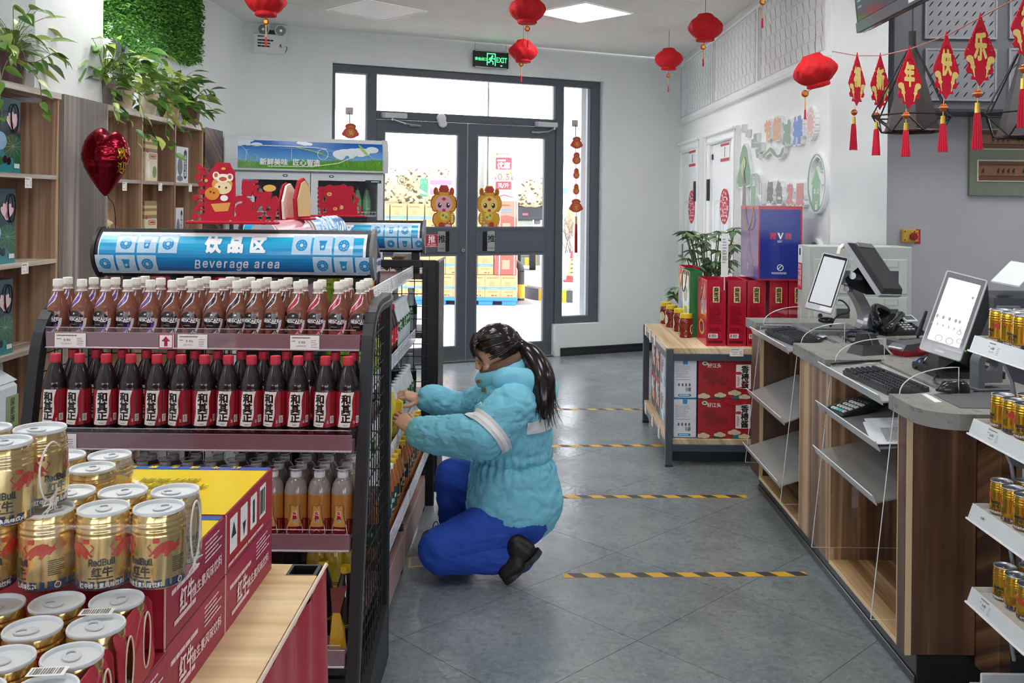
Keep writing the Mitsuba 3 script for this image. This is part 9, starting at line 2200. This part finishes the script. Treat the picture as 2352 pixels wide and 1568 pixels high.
def red_face(w, h):
 mt = lambda x, y, s: poly((x-s, y), (x-.3*s, y+.9*s), (x, y+1.3*s), (x+.35*s, y+.8*s), (x+s, y))
 cl = lambda x, y, s: U(*[ell(x+dx*s, y+dy*s, s*.6, s*.35, 5) for dx, dy in ((-.6, 0), (0, .25), (.6, 0), (.2, -.1))])
 R_ = rect(0, 0, w, h)
 return [(U(ell(w*.22, h*.6, w*.14, h*.14), ell(w*.42, h*.45, w*.13, h*.10), poly((w*.1, h*.4), (w*.3, h*.5), (w*.3, h*.3))), '#8a1820'), (U(mt(w*.08, 0, w*.10), mt(w*.36, 0, w*.09), mt(w*.96, 0, w*.12)).intersection(R_), '#33483a'), (mt(w*.72, 0, w*.12).intersection(R_), '#2f6a70'), (U(cl(w*.10, h*.06, w*.10), cl(w*.40, h*.09, w*.09), cl(w*.66, h*.15, w*.10), cl(w*.84, h*.05, w*.09)).intersection(R_), '#d8c4a0'),
   (U(ell(w*.12, h*.90, w*.05, h*.05)), '#dfe6dc'), (ell(w*.12, h*.90, w*.03, h*.025), '#3f6a4a'), (U(txt('好江头', w*.29, h*.85, h*.11, bold=2)), '#efd9d4'), (rrect(w*.68, h*.26, w*.95, h*.88, .004), '#e9e7e4'), (vtxt('香椿酱', w*.845, h*.86, h*.185, gap=1.05, bold=3), '#1f1b1c'), (U(fine(w*.70, h*.32, w*.755, h*.58, 9, 2, .4), ell(w*.73, h*.66, w*.06, h*.04)), '#b5323a')]
zb0 = .167
xw0, xw1 = at(1547, 900, RY0+.03)[0], at(1601, 900, RY0+.03)[0]; hbx = .237
for i in range(2):
 carton_box('white_box', ('white and blue box on the rack, lower of the two at the front', 'white and blue box on the rack, upper of the two at the front')[i], xw0, xw1, RY0+.035, RY0+.22, zb0+i*(hbx+.002), hbx, '#4a90c2', white_face, lambda w, h: [(rrect(.004, .004, w-.004, h-.004, .01), '#c9d3de'), (poly((0, 0), (w*.9, 0), (w*.6, h*.5), (w*.2, h*.3)), '#6fa6cc'), (rect(w*.35, h*.3, w*.6, h*.9), '#8f98a3'), (vtxt('礼', w*.75, h*.85, h*.12), '#3a3d44')])
 t = carton_box('red_gift_carton', ('red carton lettered 香椿酱, lower of the two at the rack front', 'red carton lettered 香椿酱, upper of the two at the rack front')[i], xw1+.006, xw1+.006+.335, RY0+.03, RY0+.20, zb0+i*(hbx+.002), hbx, '#a51a22', red_face)
 part(t, 'cord_handle', [(tube(curve([(xw1+.006+.16, RY0+.027, zb0+i*(hbx+.002)+hbx*(.52 if i else .95)), (xw1+.20, RY0+.018, zb0+i*(hbx+.002)+hbx*(.32 if i else .9)), (xw1+.26, RY0+.018, zb0+i*(hbx+.002)+hbx*(.30 if i else .88)), (xw1+.30, RY0+.027, zb0+i*(hbx+.002)+hbx*(.55 if i else .93))], 16), .003, 5), '#b82c35')], 'cloth', True)
 for j in range(2):
  carton_box('white_box', f'white and blue box along the rack side, {("lower", "upper")[i]} row, {("near", "far")[j]} one', RX0+.05, RX0+.17, RY0+.24+j*.19, RY0+.42+j*.19, zb0+i*(hbx+.002), hbx, '#d5dae0', None, lambda w, h: [(rect(.002, .002, w-.002, h-.002), '#cfd6dd'), (ell(w*.4, h*.5, w*.25, h*.25), '#7d8894'), (rect(w*.7, h*.15, w*.9, h*.85), '#e8eaec'), (vtxt('山珍', w*.8, h*.8, h*.15, bold=2), '#2f333a'), (poly((0, 0), (w*.6, 0), (0, h*.3)), '#6fa6cc')])
 for j in range(2):
  carton_box('red_side_box', f'red box with a pale oval along the rack side, {("lower", "upper")[i]} row, {("near", "far")[j]} one', RX0+.05, RX0+.20, RY0+.63+j*.22, RY0+.84+j*.22, zb0+i*(hbx+.002), hbx-.003, '#a03038', None, lambda w, h: [(rect(0, 0, w, h*.25), '#5f3a34'), (ell(w*.35, h*.55, w*.22, h*.33), '#c9d7df'), (ell(w*.28, h*.35, w*.14, h*.2), '#b5713a'), (rrect(w*.66, h*.22, w*.86, h*.88, .01), '#ead9c2'), (vtxt('特产', w*.76, h*.82, h*.2, bold=2), '#3a2420'), (poly((0, 0), (w*.5, 0), (w*.2, h*.2)), '#7d9a8a')])
# ---- gift bags on the top
def bag(lab, x0, x1, y0, y1, h, col, front, side, z=RZ, handle='#b03040', name='gift_bag', open_col=None):
 t = thing(name, lab, 'bag'); w, d = x1-x0, y1-y0
 F_ = Fr((x0, y0, z)); Sd = Fr((x0, y1, z), (0, -1, 0))
 part(t, 'front', [(bx(x0, x1, y0, y0+.0025, z, z+h), col)], 'gloss', False)
 part(t, 'back', [(bx(x0, x1, y1-.0025, y1, z, z+h), col)], 'gloss', False)
 fold = (x0+.0)
 part(t, 'gusset', [(hull([V(x0, y0, z), V(x0, y1, z), V(x0+.003, y0, z), V(x0, y0, z+h), V(x0+.003, y0, z+h), V(x0, y1, z+h), V(x0+.003, y1, z+h), V(x0+.003, y1, z)]), col), (bx(x1-.003, x1, y0, y1, z, z+h), col)], 'gloss', False)
 part(t, 'base', [(bx(x0, x1, y0, y1, z, z+.004), col)], 'gloss', False)
 if open_col: part(t, 'lining', [(bx(x0+.003, x1-.003, y0+.003, y1-.003, z+h*.9, z+h*.91), open_col)], 'satin', False)
 if front: part(t, 'front_print', flats(front(w, h), F_, .0006, .0005), 'gloss', False)
 if side: part(t, 'side_print', flats(side(d, h), Sd, .0006, .0005), 'gloss', False)
 if handle:
  part(t, 'cord_handle', [(tube(curve([Sd(d*.3, h*.98, .004), Sd(d*.28, h*.8, .012), Sd(d*.5, h*.66, .014), Sd(d*.72, h*.8, .012), Sd(d*.7, h*.98, .004)], 20), .003, 5), handle)], 'cloth', True)
 return t
def red_front(w, h): return [(U(rect(0, h*.02, w*.02, h), rect(w*.98, 0, w, h)), '#c7394e'), (U(ell(w*.5, h*.74, w*.32, h*.11)), '#9c1527'), (rrect(w*.32, h*.66, w*.68, h*.90, .004), '#e2c98a'), (vtxt('麻斑鸡', w*.5, h*.89, h*.07, gap=1.06, bold=3), '#2c1a14'), (U(fine(w*.14, h*.33, w*.86, h*.62, 12, 6, .35), fine(w*.14, h*.22, w*.8, h*.28, 2, 9, .4)), '#7d1222'), (rrect(w*.1, h*.12, w*.6, h*.19, .003), '#e9dfe0'), (barcode(w*.15, h*.13, w*.55, h*.18, 2, 12), '#3a2a2c'), (fine(w*.1, h*.04, w*.9, h*.09, 1, 4, .7), '#5f1420')]
def red_side(w, h): return [(rrect(w*.4, h*.45, w*.62, h*.86, .004), '#d6b777'), (vtxt('麻斑鸡', w*.51, h*.84, h*.1, bold=3), '#3a1d16'), (ell(w*.5, h*.25, w*.3, h*.12), '#c9a15a'), (ell(w*.5, h*.25, w*.2, h*.08), '#8a2430')]
BH = .405
def gx(px, y): return at(px, 780, y)[0]
yB = 5.74
spec = [(1622, 1666), (1671, 1713), (1716, 1757), (1767, 1808), (1811, 1852)]
for i, (a, b) in enumerate(spec):
 bag(f'red gift bag with a gold label, {nth(i)} from the left in front', gx(a, yB), gx(b, yB), yB, yB+.30, BH, '#b01c33', red_front, red_side, open_col='#8a1426')
bag('green gift bag standing behind the red bags on the rack', gx(1583, 6.12), gx(1612, 6.12), 6.12, 6.44, .43, '#2f7a45', lambda w, h: [(rect(0, 0, w, h), '#2f7a45')], lambda w, h: [(rect(w*.15, h*.2, w*.9, h*.92), '#dfe6dc'), (ell(w*.5, h*.62, w*.25, h*.12), '#6f8a72'), (ell(w*.55, h*.36, w*.2, h*.08), '#8fae78')], handle='#3f3f3a')
bag('dark red gift bag with a green and blue picture, rearmost at the rack end', gx(1572, 6.48), gx(1606, 6.48), 6.48, 6.76, .43, '#a52034', lambda w, h: [(rect(0, 0, w, h), '#a52034')], lambda w, h: [(rect(w*.1, h*.1, w*.9, h*.7), '#4a4f86'), (ell(w*.5, h*.8, w*.3, h*.08), '#d2c08a')], handle='#d9c27a', open_col='#b8324a')
bag('large dark blue gift bag with red edges standing on the red bags', gx(1740, 5.72), gx(1840, 5.72), 5.72, 6.20, .455, '#25347f', lambda w, h: [(rect(.004, .006, w-.006, h-.006), '#26358a'), (rect(w*.49, 0, w*.5, h), '#1f2c70'), (U(rect(0, 0, w, h*.022), rect(0, h*.955, w, h), rect(0, 0, w*.03, h), rect(w*.965, 0, w, h)), '#b8283c'), (U(txt('雅', w*.33, h*.60, h*.085, bold=2), txt('鹿', w*.68, h*.60, h*.085, bold=2)), '#c9364a'), (poly((w*.43, h*.64), (w*.475, h*.64), (w*.50, h*.585), (w*.545, h*.645), (w*.57, h*.64), (w*.51, h*.555), (w*.49, h*.555)), '#f1eef0'), (fine(w*.43, h*.51, w*.57, h*.54, 2, 5, .6), '#c9cbe0'), (U(ring(w*.5, h*.175, h*.045, h*.012), line([(w*.46, h*.16), (w*.53, h*.2)], h*.012)), '#e6e8f2'), (fine(w*.3, h*.085, w*.68, h*.115, 2, 3, .6), '#c9cbe0')],
 lambda w, h: [(rect(0, 0, w, h), '#5a5f9c'), (rect(0, h*.955, w, h), '#b8485a'), (poly((w*.1, 0), (w*.5, h*.5), (w*.9, 0)), '#4a5194'), (U(vtxt('雅鹿', w*.5, h*.7, h*.07, bold=1)), '#9a4a70'), (ring(w*.45, h*.16, h*.04, h*.012), '#d6d9ea')], z=RZ+BH+.002, handle='#c9a352')
# ---- jars
JAR = [(.020, 0), (.036, .004), (.040, .02), (.040, .075), (.043, .085), (.036, .10), (.032, .112)]
jp = [('body', shape([(lathe([(.034, 0), (.039, .005), (.036, .03), (.030, .048), (.036, .064), (.041, .082), (.041, .098), (.032, .112), (.031, .118)], 24), '#7a2413')], 'shiny', 45)),
  ('flakes', shape([(ball((.0385*math.cos(a)*s, .0385*math.sin(a)*s, z), .0016, 1), '#c2652c') for a, z, s in ((random.Random(i).uniform(0, 6.28), random.Random(i*7).choice((.012, .02, .075, .085, .092)), .98) for i in range(60))], 'satin', False)),
  ('label', shape(bend([(ell(.045, .05, .018, .03), '#d9c8b4'), (ell(.045, .05, .012, .02), '#b5342c'), (ell(-.062, .05, .018, .03), '#d9c8b4')], .0385, .001), 'satin', False)),
  ('lid', shape([(lathe([(.033, .114), (.035, .116), (.0355, .134), (.033, .138), (0, .138)], 28), '#e0c21c')], 'satin', 40)), ('collar', shape([(lathe([(.0365, .112), (.038, .113), (.038, .117), (.0365, .118)], 28, False, False), '#d3b41a')], 'satin', 40))]
for i, (px, py) in enumerate(((1574, 776), (1560, 762), (1541, 752), (1528, 744))):
 p = onz(px, py, RZ); place(jp, mv(p[0]+.01, p[1]+.04, RZ, 20*i-15, 1.12), 'chili_jar', f'chili jar with a yellow lid on the rack, {nth(i)} from the front', 'jar', 'chili jars on the rack')
t = thing('hanging_card', 'narrow white printed card hanging beside the blue bag', 'card')
q0, q1 = at(1657, 536, 5.70), at(1674, 636, 5.70)
CF = Fr((q0[0], 5.70, q1[2])); w_, h_ = q1[0]-q0[0], q0[2]-q1[2]
part(t, 'card', [(CF.box(0, w_*.9, 0, h_, -.002, 0), '#e6e6e4')], 'satin', False)
part(t, 'print', flats([(U(fine(w_*.15, h_*.3, w_*.75, h_*.9, 9, 2, .4), vtxt('价格', w_*.45, h_*.62, .03)), '#8f9094')], CF, .001), 'satin', False)
part(t, 'stem', [(cyl((q0[0]+w_*.45, 5.703, RZ+BH-.06), (q0[0]+w_*.45, 5.703, q1[2]), .0035, n=6), '#c9c9c9')], 'satin', 30)
# ---- potted umbrella plant behind the rack
t = thing('potted_umbrella_plant', 'leafy green umbrella plant behind the gift bags', 'potted plant')
r = random.Random(31); pc = at(1632, 700, 7.35)*V(1, 1, 0)
part(t, 'pot', [(tm(lathe([(.10, 0), (.15, .28), (.16, .28), (.16, .31), (.14, .31), (.13, .27), (0, .27)], 24).vertices+pc, lathe([(.10, 0), (.15, .28), (.16, .28), (.16, .31), (.14, .31), (.13, .27), (0, .27)], 24).faces), '#8a8f92')], 'satin', 40)
st = []; LFU = [shape([(tm(leaf_mesh(40+i).vertices*V(1, .8, 1), leaf_mesh(40+i).faces), c)], 'leaf', True) for i, c in enumerate(('#3f5f38', '#54744a', '#6f8f68', '#2f4a2c', '#86a07c'))]
heads = [(r.uniform(1572, 1688), r.uniform(520, 640), r.uniform(7.1, 7.6)) for _ in range(46)]+[(r.uniform(1545, 1572), r.uniform(640, 690), 7.1) for _ in range(5)]
for px, py, y in heads:
 q = at(px, py, y); st.append((tube(curve([pc+V(0, 0, .3), (pc+V(0, 0, .3)+q)/2+V(0, 0, .12), q], 10), .004, 4), '#5f6a3f'))
 n = r.randrange(5, 8); a0 = r.uniform(0, 6.28)
 for k in range(n):
  a = a0+2*PI*k/n; d = V(math.cos(a), math.sin(a), r.uniform(-.45, -.05)); scene[numbered(t+'__leaf')] = {**LFU[r.randrange(5)], 'to_world': leaf_to(q, d, r.uniform(.08, .125), r.uniform(-.3, .3))}
part(t, 'stems', st, 'satin', False, kind='stuff')
# ---- hazard tapes on the floor and a sticker
FLR = Fr((0, 0, 0), (1, 0, 0), (0, 1, 0))
for i, (a, b, wpx) in enumerate((((1293, 1322), (1852, 1318), 14), ((1200, 1141), (1715, 1140), 10), ((1180, 1025), (1523, 1023), 6), ((1200, 940), (1480, 940), 5))):
 p, q = onz(*a), onz(*b); d = unit(q-p); n = V(-d[1], d[0], 0); L_ = np.linalg.norm(q-p); w = .048
 fr = Fr(p, d, n)
 t = thing('floor_tape', f'black and yellow hazard tape on the floor, {nth(i)} from the camera', 'floor tape')
 part(t, 'strip', [(fr.box(0, L_, -w/2, w/2, .0002, .0012), '#d9a62c')], 'satin', False)
 S_ = [poly((x, -w/2), (x+.062, -w/2), (x+.028, w/2), (x-.034, w/2)).intersection(rect(0, -w/2, L_, w/2)) for x in np.arange(.05, L_, .135)]
 part(t, 'stripes', flats([(U(*S_), '#3a3b3e')], fr, .0016), 'satin', False, kind='stuff')
q = [onz(x, y) for x, y in ((937, 1304), (982, 1300), (976, 1278), (938, 1280))]
g = Polygon([(p[0], p[1]) for p in q])
t = thing('floor_sticker', 'worn square sticker with yellow edges on the floor by the gondola', 'sticker')
part(t, 'sheet', [(ext(g, .0008, FLR, .0002), '#8d9186')], 'satin', False)
part(t, 'edge', flats([(g.difference(g.buffer(-.012)).difference(rect(-9, q[2][1]-.01, 9, 99)), '#c9b66a')], FLR, .0012), 'satin', False)
